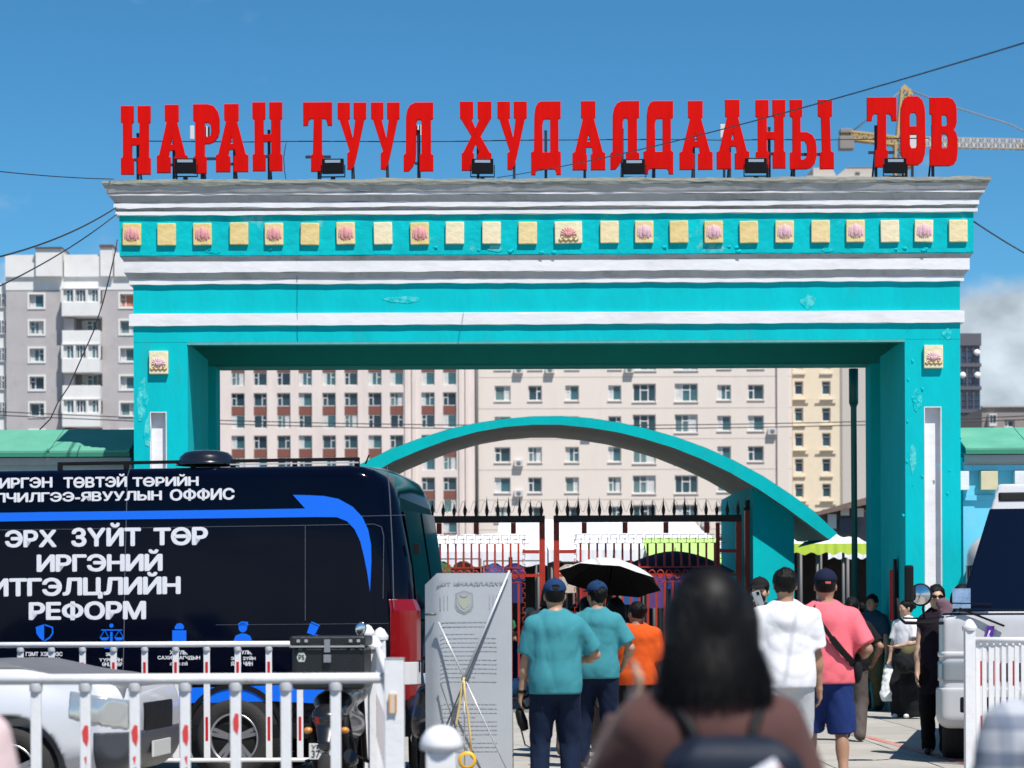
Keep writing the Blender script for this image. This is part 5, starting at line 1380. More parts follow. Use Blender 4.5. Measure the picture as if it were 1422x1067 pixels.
# local: front at x = 0 heading +x; body extends to -x; camera side at y = 0, far side y = 1.75
def car_solid(g=0.0, vox=.02):
    s = Solid(vox)
    s.box((-4.2 - g, 0 - g, .30 - g), (.10 + g, 1.75 + g, 1.0 + g), .24 + g, clip=[((.26, 0, 1), .93 + g), ((-.0, -.55, 1), 1.05 + g), ((.60, -.80, 0), -.06 + g), ((.60, .80, 0), 1.34 + g)])
    s.box((-1.7 - g, .06 - g, .6), (.02 + g, 1.69 + g, 1.13 + g), .16, .12, clip=[((.24, 0, 1), .915 + g), ((.5, -.86, 0), -.12 + g), ((.5, .86, 0), 1.37 + g)])
    s.ell((-.78, .09, .60), (.56 + g, .13 + g, .34 + g), .08); s.ell((-.78, 1.66, .60), (.56 + g, .13 + g, .34 + g), .08)
    s.box((-4.1 - g, .12 - g, .8), (-.9 + g, 1.63 + g, 1.55 + g), .12, .06, clip=[((.80, 0, 1), .02 + g), ((0, -.35, 1), 1.40 + g), ((0, .35, 1), 2.01 + g), ((-.6, 0, 1), 3.6)])
    return s
s = car_solid()
for x in (-.78, -3.35):
    s.cyl((x, 0, .33), 1, .41, .34, op='s'); s.cyl((x, 1.75, .33), 1, .41, .34, op='s')
s.build('body', silverp, car)
def car_part(name, lo, hi, m, g=.008, cut=None, vox=.014, extra=None):
    s = car_solid(g, vox)
    D_lo, D_hi = lo, hi
    s.cut((1, 0, 0), hi[0]).cut((-1, 0, 0), -lo[0]).cut((0, 1, 0), hi[1]).cut((0, -1, 0), -lo[1]).cut((0, 0, 1), hi[2]).cut((0, 0, -1), -lo[2])
    for c in cut or (): s.cut(*c)
    for x in (-.78,): s.cyl((x, 0, .33), 1, .412, .34, op='s')
    for e in extra or (): s.cyl(*e[0], op='s')
    return s.build(name, m, car)
hoodm = mat('bonnet_shade_grey', (0.13, 0.135, 0.145), 0.55, var=.12)  # the bonnet's shade is put into this matte grey
car_part('bonnet', (-1.25, .10, .70), (.05, 1.66, 1.2), hoodm, .007, [((0, -.55, -1), -.86)])
car_part('front_bumper', (-.15, -.1, .28), (.3, 1.9, .62), mat('dark_bumper', (0.045, .05, .062), .45, var=.1), .014)
car_part('headlight', (-.33, -.1, .60), (.08, .50, .93), mat('headlight_lens', (0.62, .64, .62), .14, metal=.65, coat=.9), .010, [((-.22, 0, -1), -.655), ((.18, 0, 1), .865)])
car_part('grille', (-.2, .45, .58), (.3, 1.30, .82), blackp, .012)
MB().ell((.0, .0, 0), (.05, .035, .05), 16, 10).build('fog_light', clr, car).location = (-.06, .10, .47)
MB().ell((0, 0, 0), (.02, .045, .05), 16, 10).build('lamp_bulb', chrome, car).location = (-.06, .12, .76)
pl = MB().box(-.008, .008, -.26, .26, -.06, .06).build('licence_plate', mat('plate_white', (.6, .6, .58), .5), car, bevel=.003); pl.location = (.128, .875, .47)
wheel(car, -.78, -.02, .33, .33, .21, alloy, sgn=-1, width=.22)
wheel(car, -3.35, -.02, .33, .33, .21, alloy, sgn=-1, width=.22)
wheel(car, -.78, 1.76, .33, .33, .21, alloy, sgn=1, width=.22)
wheel(car, -3.35, 1.76, .33, .33, .21, alloy, sgn=1, width=.22)
w = MB(); w.add([(-1.40, .26, 1.16), (-1.40, 1.49, 1.16), (-1.78, 1.40, 1.47), (-1.78, .35, 1.47), (-1.38, .26, 1.17), (-1.38, 1.49, 1.17), (-1.76, 1.40, 1.48), (-1.76, .35, 1.48)], [(0, 1, 2, 3), (4, 7, 6, 5), (0, 4, 5, 1), (1, 5, 6, 2), (2, 6, 7, 3), (3, 7, 4, 0)])
w.build('windscreen', navyg, car)
MB().bar((-1.25, .45, 1.10), (-1.1, 1.0, 1.10), .02).build('wiper', blackp, car)
MB().box(-4.0, -.3, .3, 1.45, .18, .32).build('underbody', blackp, car)
mr = MB().ell((0, 0, 0), (.06, .11, .075), 14, 8).build('door_mirror', blackp, car); mr.location = (-1.50, -.10, 1.08)

# ================================================================== MINIBUS AT THE RIGHT
YBUS = 23.4
p = px(1303, 900, YBUS)
bus = empty('minibus', (p.x, YBUS, 0), R(-12), 'white minibus facing the camera with a big dark windscreen at the right edge', 'minibus')
busw = mat('white_bus_paint', (0.58, 0.58, 0.60), 0.22, coat=.7, var=.03)
busg = mat('bus_windscreen_glass', (0.003, 0.005, 0.016), 0.05, spec=.4)
H_B = 2.80
def bus_solid(g=0., vox=.025):
    s = Solid(vox)
    s.box((0 - g, 0 - g, .38 - g), (2.04 + g, 6.2 + g, 1.46 + g), .10 + g, clip=[((-.9, -.44, 0), g - .05), ((.9, -.44, 0), 1.786 + g)])
    s.box((0 - g, 0 - g, 1.0), (2.04 + g, 6.2 + g, H_B - .10 + g), .20 + g, .05, clip=[((0, -1, .30), .43 + g), ((-1, 0, .30), .245 + g), ((1, 0, .30), 2.285 + g), ((-.9, -.44, .25), .20 + g), ((.9, -.44, .25), 2.03 + g)])
    return s
s = bus_solid()
for yy in (.95, 4.6): s.cyl((0, yy, .36), 0, .43, .4, op='s'); s.cyl((2.04, yy, .36), 0, .43, .4, op='s')
s.build('body', busw, bus)
def bus_part(name, cuts, m, g=.01, vox=.018):
    s = bus_solid(g, vox)
    for c in cuts: s.cut(*c)
    return s.build(name, m, bus)
# windscreen: front zone between z 1.50 and 2.42 with slanted left edge
bus_part('windscreen', [((0, 0, -1), -1.46), ((0, 0, 1), 2.46), ((0, 1, 0), .62), ((-1, 0, .30), .262), ((1, 0, .30), 2.302)], busg, .010)
bus_part('windscreen_seal', [((0, 0, -1), -1.43), ((0, 0, 1), 1.458), ((0, 1, 0), .62)], blackp, .008)
bus_part('side_window', [((0, 0, -1), -1.52), ((0, 0, 1), 2.22), ((0, -1, 0), -.22), ((0, 1, 0), 1.6)], busg, .006)
bus_part('side_window', [((0, 0, -1), -1.52), ((0, 0, 1), 2.22), ((0, -1, 0), -1.7), ((0, 1, 0), 3.6)], busg, .006)
bus_part('side_window', [((0, 0, -1), -1.52), ((0, 0, 1), 2.22), ((0, -1, 0), -3.7), ((0, 1, 0), 5.7)], busg, .006)
bus_part('roof_sign_recess', [((0, 0, -1), -2.53), ((0, 0, 1), 2.62), ((0, 1, 0), .82), ((-1, 0, 0), -.56), ((1, 0, 0), 1.48)], blackp, .012)
bus_part('front_bumper', [((0, 0, 1), .74), ((0, 1, 0), .55)], mat('bus_bumper', (0.50, .51, .52), .35, coat=.3), .03)
bus_part('headlight', [((0, 0, -1), -.80), ((0, 0, 1), 1.00), ((0, 1, 0), .30), ((1, 0, 0), .50)], mat('bus_headlight', (.25, .28, .30), .08, coat=.9), .012)
bus_part('headlight', [((0, 0, -1), -.80), ((0, 0, 1), 1.00), ((0, 1, 0), .30), ((-1, 0, 0), -1.54)], mat('bus_headlight', (.25, .28, .30), .08, coat=.9), .012)
bus_part('grille', [((0, 0, -1), -.80), ((0, 0, 1), .98), ((0, 1, 0), .30), ((-1, 0, 0), -.56), ((1, 0, 0), 1.48)], blackp, .010)
bus_part('indicator', [((0, 0, -1), -1.03), ((0, 0, 1), 1.09), ((0, 1, 0), .30), ((1, 0, 0), .42)], clr, .012)
bus_part('lower_air_intake', [((0, 0, -1), -.50), ((0, 0, 1), .66), ((0, 1, 0), .35), ((-1, 0, 0), -.2), ((1, 0, 0), 1.8)], blackp, .036)
# mirrors on their arm, nearer corner
mb = MB().tube([(.06, .05, 1.36), (-.10, -.16, 1.36), (-.30, -.26, 1.365), (-.36, -.28, 1.42), (-.37, -.28, 1.60)], .016, 8).tube([(.06, .05, 1.42), (-.15, -.18, 1.405), (-.32, -.25, 1.41)], .010, 6).tube([(-.12, -.18, 1.40), (-.135, -.2, 1.50), (-.12, -.2, 1.56)], .012, 6)
mb.build('mirror_arm', blackp, bus)
MB().box(-.042, .042, -.05, .05, -.175, .175).build('wing_mirror', blackp, bus, bevel=.02).location = (-.26, -.30, 1.735)
m = MB().lathe([(0, -.035), (.07, -.03), (.105, -.01), (.11, .015), (.09, .045), (0, .06)], (0, 0, 0), 'y', 24).build('round_mirror', blackp, bus); m.location = (-.155, -.23, 1.63)
MB().lathe([(0, -.052), (.05, -.048), (.092, -.036)], (0, 0, 0), 'y', 24).build('mirror_glass', chrome, m)
for k, (x0, z0, x1, z1) in enumerate(((.20, 1.50, .62, 1.33), (.95, 1.50, 1.40, 1.47))):
    yy = .02
    MB().bar((x0, -.05 + .30 * (z0 - 1.43), z0), (x1, -.075 + .02, z1 + .0), .022, .02).bar((x0 - .08, -.03, z0 + .05), (x0 + .3, -.03, z0 + .04), .012).build('wiper', blackp, bus)
MB().box(-.0, .17, -.004, .0, 0, .19).build('windscreen_poster', mat('blue_poster', (.25, .38, .58), .4, var=.5, vscale=8), bus).location = (.135, .005, 1.50)
st = MB().prism([(0, 0), (.07, .01), (.10, .16), (.03, .16)], lambda a, b, t: (a, t, b), -.006, 0).build('purple_sticker', mat('purple_sticker', (.10, .02, .30), .4), bus); st.location = (.43, -.035, 1.17)
MB().prism([(.0, 0), (.01, .0), (.045, .08), (.028, .08)], lambda a, b, t: (a, t, b), -.009, -.0065).box(.012, .035, -.009, -.0065, .02, .03).build('sticker_mark', whitev, st).location = (.02, 0, .04)
MB().box(-.03, .03, -.004, 0, -.035, .035).build('screen_sticker', whitev, bus).location = (.62, .215, 2.13)
MB().box(.0, .30, -.02, 0, 0, .03).build('number_plate_lamp', chrome, bus).location = (.9, -.06, .78)
def bw(x, y, s):
    w = MB().lathe([(.22, 0), (.24, -.012), (.33, -.012), (.36, .03), (.36, .20), (.33, .24), (.22, .24)], (0, 0, 0), 'x', 32).build('wheel', tyre, bus); w.location = (x, y, .36)
    if s < 0: w.rotation_euler = (0, 0, math.pi)
    MB().lathe([(0, .05), (.10, .05), (.12, .02), (.2, .06), (.22, .01)], (0, 0, 0), 'x', 24).build('rim', alloy, w)
bw(.02, .95, 1); bw(2.02, .95, -1); bw(.02, 4.6, 1); bw(2.02, 4.6, -1)
MB().box(.3, 1.75, .3, 6.0, .25, .42).build('underbody', blackp, bus)

# white car nose parked behind the bus, by the pier
YX = 33.6
p = px(1372, 760, YX)
c2 = empty('parked_van', (p.x, YX, 0), R(-12), 'pale grey van roof just showing between the gateway pier and the minibus', 'van')
s = Solid(.03); s.box((-.30, 0, .4), (1.6, 4.2, 2.55), .35); s.build('body', mat('pale_van_paint', (.46, .46, .47), .3, coat=.4), c2)
s = Solid(.02); s.box((-.31, -.01, .4), (1.61, 4.21, 2.56), .36); s.cut((0, 0, 1), 2.12).cut((0, 0, -1), -1.4).cut((0, 1, 0), .4); s.build('windscreen', busg, c2)
for x in (-.28, 1.36):
    for y in (.8, 3.3): MB().lathe([(0, 0), (.3, 0), (.33, .03), (.33, .2), (.3, .22), (0, .22)], (x, y, .33), 'x', 20).build('wheel', tyre, c2)

# ================================================================== MOTORCYCLE WITH TOP BOX (seen from behind)
YM = 17.9
p = px(456, 1040, YM)
moto = empty('motorcycle', (p.x, YM, 0), R(-4), 'black motorcycle with a large black top box behind the white railing', 'motorcycle')
boxm = mat('black_top_box', (0.011, .013, .015), .42, var=.12, bump=.25, bscale=70)
lx = lambda x: (x - 456) * YM / F
lz = lambda y: EYE + (CY - y) * YM / F
s = Solid(.009)
s.box((lx(406), -.02, lz(957)), (lx(507), .42, lz(897)), .03); s.box((lx(403), -.035, lz(896)), (lx(509), .43, lz(882)), .02)
s.build('top_box', boxm, moto)
b = MB()
for xx in (416, 427, 489, 500): b.box(lx(xx) - .012, lx(xx) + .012, -.05, -.032, lz(891), lz(887))
b.box(lx(404), lx(508), -.045, -.034, lz(898), lz(895.5)); b.build('box_rivets', chrome, moto)
MB().box(lx(452), lx(460.5), -.055, -.034, lz(905), lz(887)).box(lx(451), lx(461.5), -.05, -.022, lz(919), lz(908)).build('latch', alloy, moto, bevel=.004)
MB().prism([(lx(413), lz(912)), (lx(416), lz(905)), (lx(423), lz(905)), (lx(426), lz(911)), (lx(423.5), lz(918)), (lx(415.5), lz(918))], lambda a, c, t: (a, t, c), -.024, -.021).build('sticker', mat('pale_sticker', (.5, .56, .5), .5), moto)
lettering('Р5', lx(415.5), lx(423.5), lz(915.5), lz(908), lambda a, c, t: (a, -.0245 - t, c), blackp, moto, 'sticker_lettering', .02)
s = Solid(.012)
s.cone((0, .35, .80), (0, -.02, .72), .13, .09, (1, 1, .6)); s.cone((0, 1.1, .86), (0, .3, .82), .15, .15, (1, 1, .55)); s.cone((0, -.02, .72), (0, -.16, .52), .09, .05, (1.1, .4, 1), k=.05)
s.ell((0, .95, .92), (.15, .28, .16), .06); s.cone((-.0, .2, .68), (0, 1.1, .62), .10, .13, k=.08)
s.build('bodywork', mat('moto_black', (0.01, .01, .012), .25, coat=.5), moto)
MB().lathe([(.20, -.05), (.22, -.062), (.29, -.055), (.315, -.02), (.315, .02), (.29, .055), (.22, .062), (.20, .05)], (0, .12, .315), 'x', 32).build('rear_wheel', tyre, moto)
MB().lathe([(.20, -.04), (.26, -.045), (.30, -.02), (.30, .02), (.26, .045), (.20, .04)], (0, 1.45, .305), 'x', 32).build('front_wheel', tyre, moto)
MB().tube([(.10, .35, .35), (.17, .0, .40), (.18, -.15, .44)], [.03, .05, .05], 12).build('exhaust', mat('exhaust_dark', (.05, .05, .05), .3, metal=.8), moto)
MB().tube([(-.36, .95, 1.02), (-.2, 1.05, 1.0), (0, 1.08, .98), (.2, 1.05, 1.0), (.36, .95, 1.02)], .013, 8).build('handlebar', blackp, moto)
MB().tube([(-.08, 1.2, .95), (-.08, 1.45, .31)], .022, 8).tube([(.08, 1.2, .95), (.08, 1.45, .31)], .022, 8).build('fork', blackp, moto)
for x, y, xb, zb in ((483, 873, .22, .98), (396, 918, -.24, .98)):
    pm = Vector((lx(x), .75, lz(y))); MB().tube([(xb, .98, zb + .02), (pm.x, .82, pm.z)], .006, 6).build('mirror_stem', blackp, moto)
    rot = Matrix.Rotation(.35 if x > 450 else -.9, 3, 'Y')
    m = MB().ell((0, 0, 0), (.044, .018, .056), 14, 8, rot).build('mirror', blackp, moto); m.location = pm
    MB().ell((0, -.012, 0), (.038, .008, .050), 14, 8, rot).build('mirror_glass', mat('mirror_sky_glass', (.75, .8, .85), .06, metal=.95), m)
amb = mat('amber_lens', (.55, .22, .04), .2, coat=.5)
for x in (429, 480): MB().ell((lx(x), -.04, lz(1013)), (.035, .03, .025), 12, 8).build('indicator', amb, moto)
MB().box(lx(440), lx(470), -.10, -.05, lz(1004), lz(994)).build('tail_lamp', redl, moto, bevel=.006)
pl = MB().box(-.088, .075, -.006, .004, -.058, .058).build('licence_plate', mat('plate_white', (.6, .6, .58), .5), moto, bevel=.003); pl.location = (lx(450), -.15, lz(1041))
lettering('УРГ', -.07, .03, .018, .048, lambda a, c, t: (a, -.0065 - t, c), blackp, pl, 'plate_lettering', .01)
lettering('37 9', -.07, .06, -.045, .008, lambda a, c, t: (a, -.0065 - t, c), blackp, pl, 'plate_lettering', .01)
b = MB()
for sx in (-1, 1):
    b.tube([(sx * .10, .25, .75), (sx * .16, .10, .55), (sx * .15, .45, .35)], .014, 6); b.tube([(sx * .13, .5, .40), (sx * .24, .45, .36)], .014, 6)
    b.tube([(sx * .12, .02, .72), (sx * .11, .12, .34)], .028, 8)
b.build('frame_tubes', blackp, moto)
# ================================================================== PEOPLE
skinm = [mat('skin_%d' % i, c, 0.5, var=0.06, vscale=14, spec=.4) for i, c in enumerate(((0.40, 0.235, 0.15), (0.34, 0.19, 0.12), (0.48, 0.30, 0.21)))]
hairm = mat('black_hair', (0.004, 0.0035, 0.0035), 0.5, spec=.18, var=.3, vscale=30, bump=.6, bscale=90, stretch=(1, 1, .12))
shoem = mat('dark_shoe', (0.02, .02, .02), 0.5)
shoew = mat('white_shoe', (0.65, .65, .65), 0.6)
def cloth(name, c, **k):
    return mat(name, srgb(c) if isinstance(c, str) else c, k.pop('rough', 0.88), var=k.pop('var', .07), vscale=9, bump=k.pop('bump', .32), bscale=k.pop('bscale', 6), sheen=k.pop('sheen', 0), spec=k.pop('spec', .2), **k)
def ik(a, b, l1, l2, pole):
    a, b, pole = Vector(a), Vector(b), Vector(pole)
    d = b - a; L_ = min(d.length, (l1 + l2) * .999); dn = d.normalized(); b2 = a + dn * L_
    x = (l1 * l1 - l2 * l2 + L_ * L_) / (2 * L_); h = math.sqrt(max(0, l1 * l1 - x * x))
    p = pole - dn * pole.dot(dn); p.normalize()
    return a + dn * x + p * h, b2
def person(label, loc, face=0.0, H=1.72, b=1.0, belly=0.0, shirt=None, sleeve=.55, hem=.84, collar=False, trousers=None, leg='long', skin=0, hair='short',
           cap=None, capm=None, hl=None, hr=None, fl=(-.10, 0, .05), fr=(.10, 0, .05), pl=(-.6, -.6, 0), pr=(.6, -.6, 0), turn=0.0, lean=0.0, vox=.0125, seed=1, shoe=None, loose=1.0, upper_only=False, nod=0.0, hemfold=.006, hairlen=1.30, name='person', cat='person', group=None, build=True, sl_clip=None):
    """local frame: faces +y, right hand on +x; z up; metres for a 1.72 m figure, scaled to H"""
    t = empty(name, (loc[0], loc[1], loc[2] if len(loc) > 2 else 0), face, label, cat, group)
    k = H / 1.72; t.scale = (k, k, k)
    sk = skinm[skin]
    sh = {s: Vector((s * .170 * b, -.005 + lean * .5, 1.358)) for s in (-1, 1)}
    hip = {s: Vector((s * .088, 0, .90)) for s in (-1, 1)}
    hl = hl or (-.25 * b, .04, .80); hr = hr or (.25 * b, .04, .80)
    el, wr = {}, {}
    for s, tg, pp in ((-1, hl, pl), (1, hr, pr)): el[s], wr[s] = ik(sh[s], tg, .285, .245, pp)
    kn, an = {}, {}
    for s, ft in ((-1, fl), (1, fr)):
        kn[s], an[s] = ik(hip[s], (ft[0], ft[1], ft[2] + .045), .42, .41, (0.1 * s, 1, 0))
    ly = lean
    def torso(S, g, lo=.86, kk=.05):
        S.ell((0, ly * .45, 1.24), (.162 * b + g, .105 * (1 + (b - 1) * .6) + g, .235 + g), kk)
        S.cone((-.115 * b, ly * .5 - .01, 1.305), (.115 * b, ly * .5 - .01, 1.305), .066 + g, None, (1, 1, 1), kk)
        S.ell((0, ly * .2 + .012 + belly * .4, 1.05), (.148 * b + g + belly * .3, .108 * b + g + belly, .20 + g), kk)
        S.ell((0, -.008, .93), (.166 * (b + 1) / 2 + g, .118 * (b + 1) / 2 + g, .13 + g), kk)
        for s in (-1, 1):
            S.cone((s * .028, ly * .6 - .014, 1.445), (s * .140 * b, ly * .5 - .008, 1.350), .040 + g * .6, .050 + g * .6, k=kk)
            S.cone((s * .045, ly * .5 - .045, 1.33), (s * .05, ly * .4 - .035, 1.20), .075 * b + g, .06 + g, (1, .8, 1), kk)
    hy = ly * .75 + nod * .05
    hc = Vector((0, .012 + hy, 1.60 - abs(nod) * .02)); ct, st_ = math.cos(turn), math.sin(turn)
    def hp(x, y, z):      # head-local to body
        return (hc.x + x * ct - y * st_, hc.y + x * st_ + y * ct - nod * z * .3, hc.z + z + nod * -y * .3)
    # ---- body: one continuous skin surface
    S = Solid(vox)
    S.ell(hp(0, -.008, .012), (.077, .096, .106), .02, yaw=turn); S.ell(hp(0, .030, -.055), (.056, .060, .066), .03, yaw=turn); S.ell(hp(0, .056, -.092), (.024, .022, .018), .02)
    S.cone(hp(0, .085, .008), hp(0, .106, -.026), .009, .014, k=.015); S.cone(hp(-.03, .082, .018), hp(.03, .082, .018), .011, k=.02)
    S.cone(hp(-.018, .085, -.060), hp(.018, .085, -.060), .009, k=.008)
    for s in (-1, 1):
        S.ell(hp(s * .080, -.005, -.012), (.010, .018, .032), .006, yaw=turn); S.ell(hp(s * .032, .098, .003), (.016, .014, .009), .008, op='s')
        S.ell(hp(s * .046, .060, -.022), (.022, .022, .022), .02)
    S.cone((0, ly * .6 - .012, 1.41), hp(0, -.012, -.06), .058, .052, k=.03)
    torso(S, -.018 if shirt else -.004)
    for s in (-1, 1):
        a, e, w = sh[s], el[s], wr[s]
        S.cone(a, e, .050 * (b * .5 + .5), .037, k=.03); S.cone(e, w, .040, .026, k=.02); mid = e + (w - e) * .3; S.ell(mid, (.042, .042, .05), .03)
        d = (w - e).normalized(); n = d.cross(Vector((1, 0, 0))).normalized() if abs(d.x) < .9 else Vector((0, 0, 1))
        side_ = Vector((0, 1, 0)) - d * d.y
        side_ = side_.normalized() if side_.length > .2 else (Vector((1, 0, 0)) - d * d.x).normalized()
        nrm = d.cross(side_)
        pm = w + d * .045; S.cone(w + d * .015 + side_ * .012, w + d * .075 + side_ * .016, .019, .017, k=.02); S.cone(w + d * .015 - side_ * .012, w + d * .075 - side_ * .018, .019, .016, k=.02)
        for q, (o, l) in enumerate(((.030, .062), (.011, .072), (-.009, .067), (-.028, .052))):
            r0 = w + d * .080 + side_ * o; r1 = r0 + d * (l * .55) - nrm * (s * .012); r2 = r1 + d * (l * .40) - nrm * (s * .026)
            S.cone(r0, r1, .0092, .0085, k=.004); S.cone(r1, r2, .0085, .0072, k=.004)
        tb_ = w + d * .028 + side_ * .026; t1 = tb_ + side_ * .026 + d * .028 - nrm * (s * .006); S.cone(tb_, t1, .0125, .010, k=.01); S.cone(t1, t1 + d * .026 + side_ * .004 - nrm * (s * .008), .010, .008, k=.004)
    if not upper_only:
        for s in (-1, 1):
            S.cone(hip[s], kn[s], .082 * (b + 1) / 2, .053, k=.04); S.cone(kn[s], an[s], .050, .035, k=.03)
            c = kn[s] + (an[s] - kn[s]) * .32; S.ell((c.x, c.y - .022, c.z), (.045, .045, .10), .04)
            S.cone((an[s].x, an[s].y - .02, an[s].z - .03), (an[s].x + s * .012, an[s].y + .12, an[s].z - .052), .034, .028, k=.03)
    S.build('body', sk, t)
    # ---- shoes
    if not upper_only:
        sm = shoe or shoem
        S = Solid(vox)
        for s in (-1, 1):
            a = an[s]; S.cone((a.x, a.y - .035, a.z - .045), (a.x + s * .014, a.y + .155, a.z - .055), .042, .038, (1, 1, .85), k=.02); S.cone((a.x, a.y - .015, a.z - .02), (a.x, a.y + .02, a.z - .03), .044, .044, k=.03)
        S.cut((0, 0, -1), -.001)
        S.build('shoes', sm, t)
    # ---- trousers / shorts / skirt
    if trousers and not upper_only:
        S = Solid(vox); g = .016
        S.ell((0, -.004, .93), (.160 * (b + 1) / 2, .108 * (b + 1) / 2, .13 + g), .04); S.ell((0, ly * .2 + .012 + belly * .4, 1.04), (.145 * b + belly * .2, .104 * b + belly * .7, .12), .05)
        for s in (-1, 1):
            if leg == 'long':
                S.cone(hip[s], kn[s], .088 * (b + 1) / 2 + g, .066 + g, k=.03); e = an[s] + Vector((0, -.008, -.012)); S.cone(kn[s], e, .060 + g, .050 + g * .7, k=.03)
                S.ell((e.x, e.y + .03, e.z + .02), (.052, .066, .035), .03)
            elif leg == 'wide':
                S.cone(hip[s], kn[s], .100 + g, .105 + g, k=.03); e = an[s] + Vector((0, -.01, -.01)); S.cone(kn[s], e, .102 + g, .135 + g, k=.04, clip=[((0, 0, -1), -.035)])
            elif leg == 'shorts':
                d = (kn[s] - hip[s]).normalized(); S.cone(hip[s] + Vector((0, 0, 0)), kn[s] + d * .1, .092 * (b + 1) / 2 + g, .088 * (b + 1) / 2 + g, k=.03, clip=[(tuple(d), d.dot(kn[s]) + .015)])
        S.fold(.010, 15, seed + 50, (1, 1, .5), True); S.cut((0, 0, 1), 1.10)
        S.build('trousers' if leg != 'shorts' else 'shorts', trousers, t)
    # ---- shirt
    if shirt:
        S = Solid(vox); g = .016 * loose
        torso(S, g, kk=.06)
        dr = hem + .02; W_ = .163 * (b + .6) / 1.6 + g + belly * .25
        S.cone((-.05, ly * .2, 1.15), (-.055, -.004 + belly * .2, dr), W_ - .05 + .004, W_ - .038, (1, .78 + belly, 1), .05); S.cone((.05, ly * .2, 1.15), (.055, -.004 + belly * .2, dr), W_ - .05 + .004, W_ - .038, (1, .78 + belly, 1), .05)
        for s in (-1, 1):
            if sleeve <= 0: continue
            a, e, w = sh[s], el[s], wr[s]
            d = (e - a).normalized()
            if sleeve < 1:
                q = a + (e - a) * sleeve * 1.35; S.cone(a, e, .054 * (b * .5 + .5) + g * 1.1, .056 + g * 1.4, k=.035, clip=[(tuple(d), d.dot(a) + .285 * sleeve * 1.28)])
            else:
                S.cone(a, e, .054 + g, .048 + g, k=.035); d2 = (w - e).normalized(); S.cone(e, w + d2 * .02, .048 + g, .034 + g, k=.03, clip=[(tuple(d2), d2.dot(w) + .005)])
        S.cut((0, 0, -1), -hem)
        nk = 1.492
        S.fold(hemfold * 1.15, 17, seed, (1, 1, .6), True)
        S.cut((0, -.30, 1), nk)
        if collar: S.pr.append(None); S.pr.pop()
        o = S.build('shirt', shirt, t)
        if collar:
            C_ = Solid(.010); C_.cone((0, ly * .6 - .012, 1.43), (0, ly * .65 - .010, 1.482), .074, .070, (1, 1, 1), k=.01); C_.cut((0, -.35, 1), 1.492).cut((0, 0, -1), -1.415)
            C_.build('collar', shirt, t)
    # ---- hair, cap
    S = Solid(min(vox, .011)); nrmf = (-st_ * .8, ct * .8, -.6)
    face_cut = lambda c: [(nrmf, float(Vector(nrmf).dot(Vector(hp(0, 0, 0)))) + c)]
    if hair in ('short', 'buzz'):
        gg = .010 if hair == 'short' else .004
        S.ell(hp(0, -.012, .020), (.080 + gg * .7, .098 + gg * .8, .102 + gg), .01, clip=face_cut(.030) + [((0, 0, -1), -hp(0, 0, -.075)[2])], yaw=turn)
        if hair == 'short': S.fold(.008, 70, seed, (1, 1, .7))
    elif hair in ('long', 'bob'):
        S.ell(hp(0, -.014, .020), (.094, .112, .116), .02, clip=face_cut(.045), yaw=turn)
        zz_ = hairlen - hc.z
        S.cone(hp(0, -.055, -.02), hp(0, -.085, zz_ - .02), .085, .072, (1.1, .75, 1), .05)
        for q in (-1, 1): S.cone(hp(q * .050, -.035, -.02), hp(q * .088, -.060, zz_ - .02), .052, .046, (1, .95, 1), .05)
        S.cut((0, 0, -1), -(hairlen)); S.fold(.006, 45, seed, (1, 1, .08))
    elif hair in ('bun', 'pony'):
        S.ell(hp(0, -.012, .018), (.086, .104, .110), .01, clip=face_cut(.030) + [((0, 0, -1), -hp(0, 0, -.07)[2])], yaw=turn)
        if hair == 'bun': S.ell(hp(0, -.125, .03), (.042, .036, .044), .015)
        else: S.ell(hp(0, -.115, .02), (.032, .03, .035), .02); S.cone(hp(0, -.13, .01), hp(0, -.13, -.16), .032, .018, k=.02)
        S.fold(.003, 60, seed, (1, 1, .3))
    if hair: S.build('hair', hairm, t)
    if cap:
        S = Solid(.0095)
        S.ell(hp(0, -.006, .045), (.092, .110, .092), .01, clip=[((0, 0, -1), -hp(0, 0, .035)[2])], yaw=turn)
        S.cone(hp(0, -.004, .036), hp(0, -.004, .050), .001, k=.01)
        for q in range(5):
            xx = (q - 2) * .028; S.cone(hp(xx, .085, .048), hp(xx * .9, .175 - abs(q - 2) * .010, .038), .010, .007, (1, 1, .8), .02)
        if cap == 'open': S.ell(hp(0, -.118, .048), (.040, .035, .024), .005, op='s')
        o = S.build('cap', cap if not isinstance(cap, str) else capm, t)
        bt = MB().ell(hp(0, -.006, .138), (.010, .010, .006), 8, 5).build('cap_button', capm if isinstance(cap, str) else cap, o)
    # ---- eyes
    ey = MB(); eyd = MB()
    for s in (-1, 1):
        ey.ell(hp(s * .032, .080, .003), (.012, .010, .009), 8, 6); eyd.ell(hp(s * .032, .0885, .003), (.0055, .003, .0055), 8, 5)
    ey.build('eyes', mat('eye_white', (.6, .6, .58), .3), t, fix=False); eyd.build('pupils', blackp, t, fix=False)
    lp = MB().ell(hp(0, .092, -.060), (.021, .006, .008), 10, 6).build('lips', mat('lip', (.36, .12, .11), .5), t, fix=False)
    t['_k'] = k
    del t['_k']
    return t, dict(sh=sh, el=el, wr=wr, hip=hip, kn=kn, an=an, hp=hp, k=k)
def at(x, Y):       # feet point from a photograph column
    return (gx(x, Y, 950), Y, .02 if Y < 36 else 0)

tealsh = cloth('teal_polo', (0.045, 0.235, 0.275)); navyt = cloth('navy_trousers', (0.005, 0.012, 0.034), sheen=0); navyc = cloth('navy_cap_cloth', (0.010, 0.035, 0.10), sheen=0)
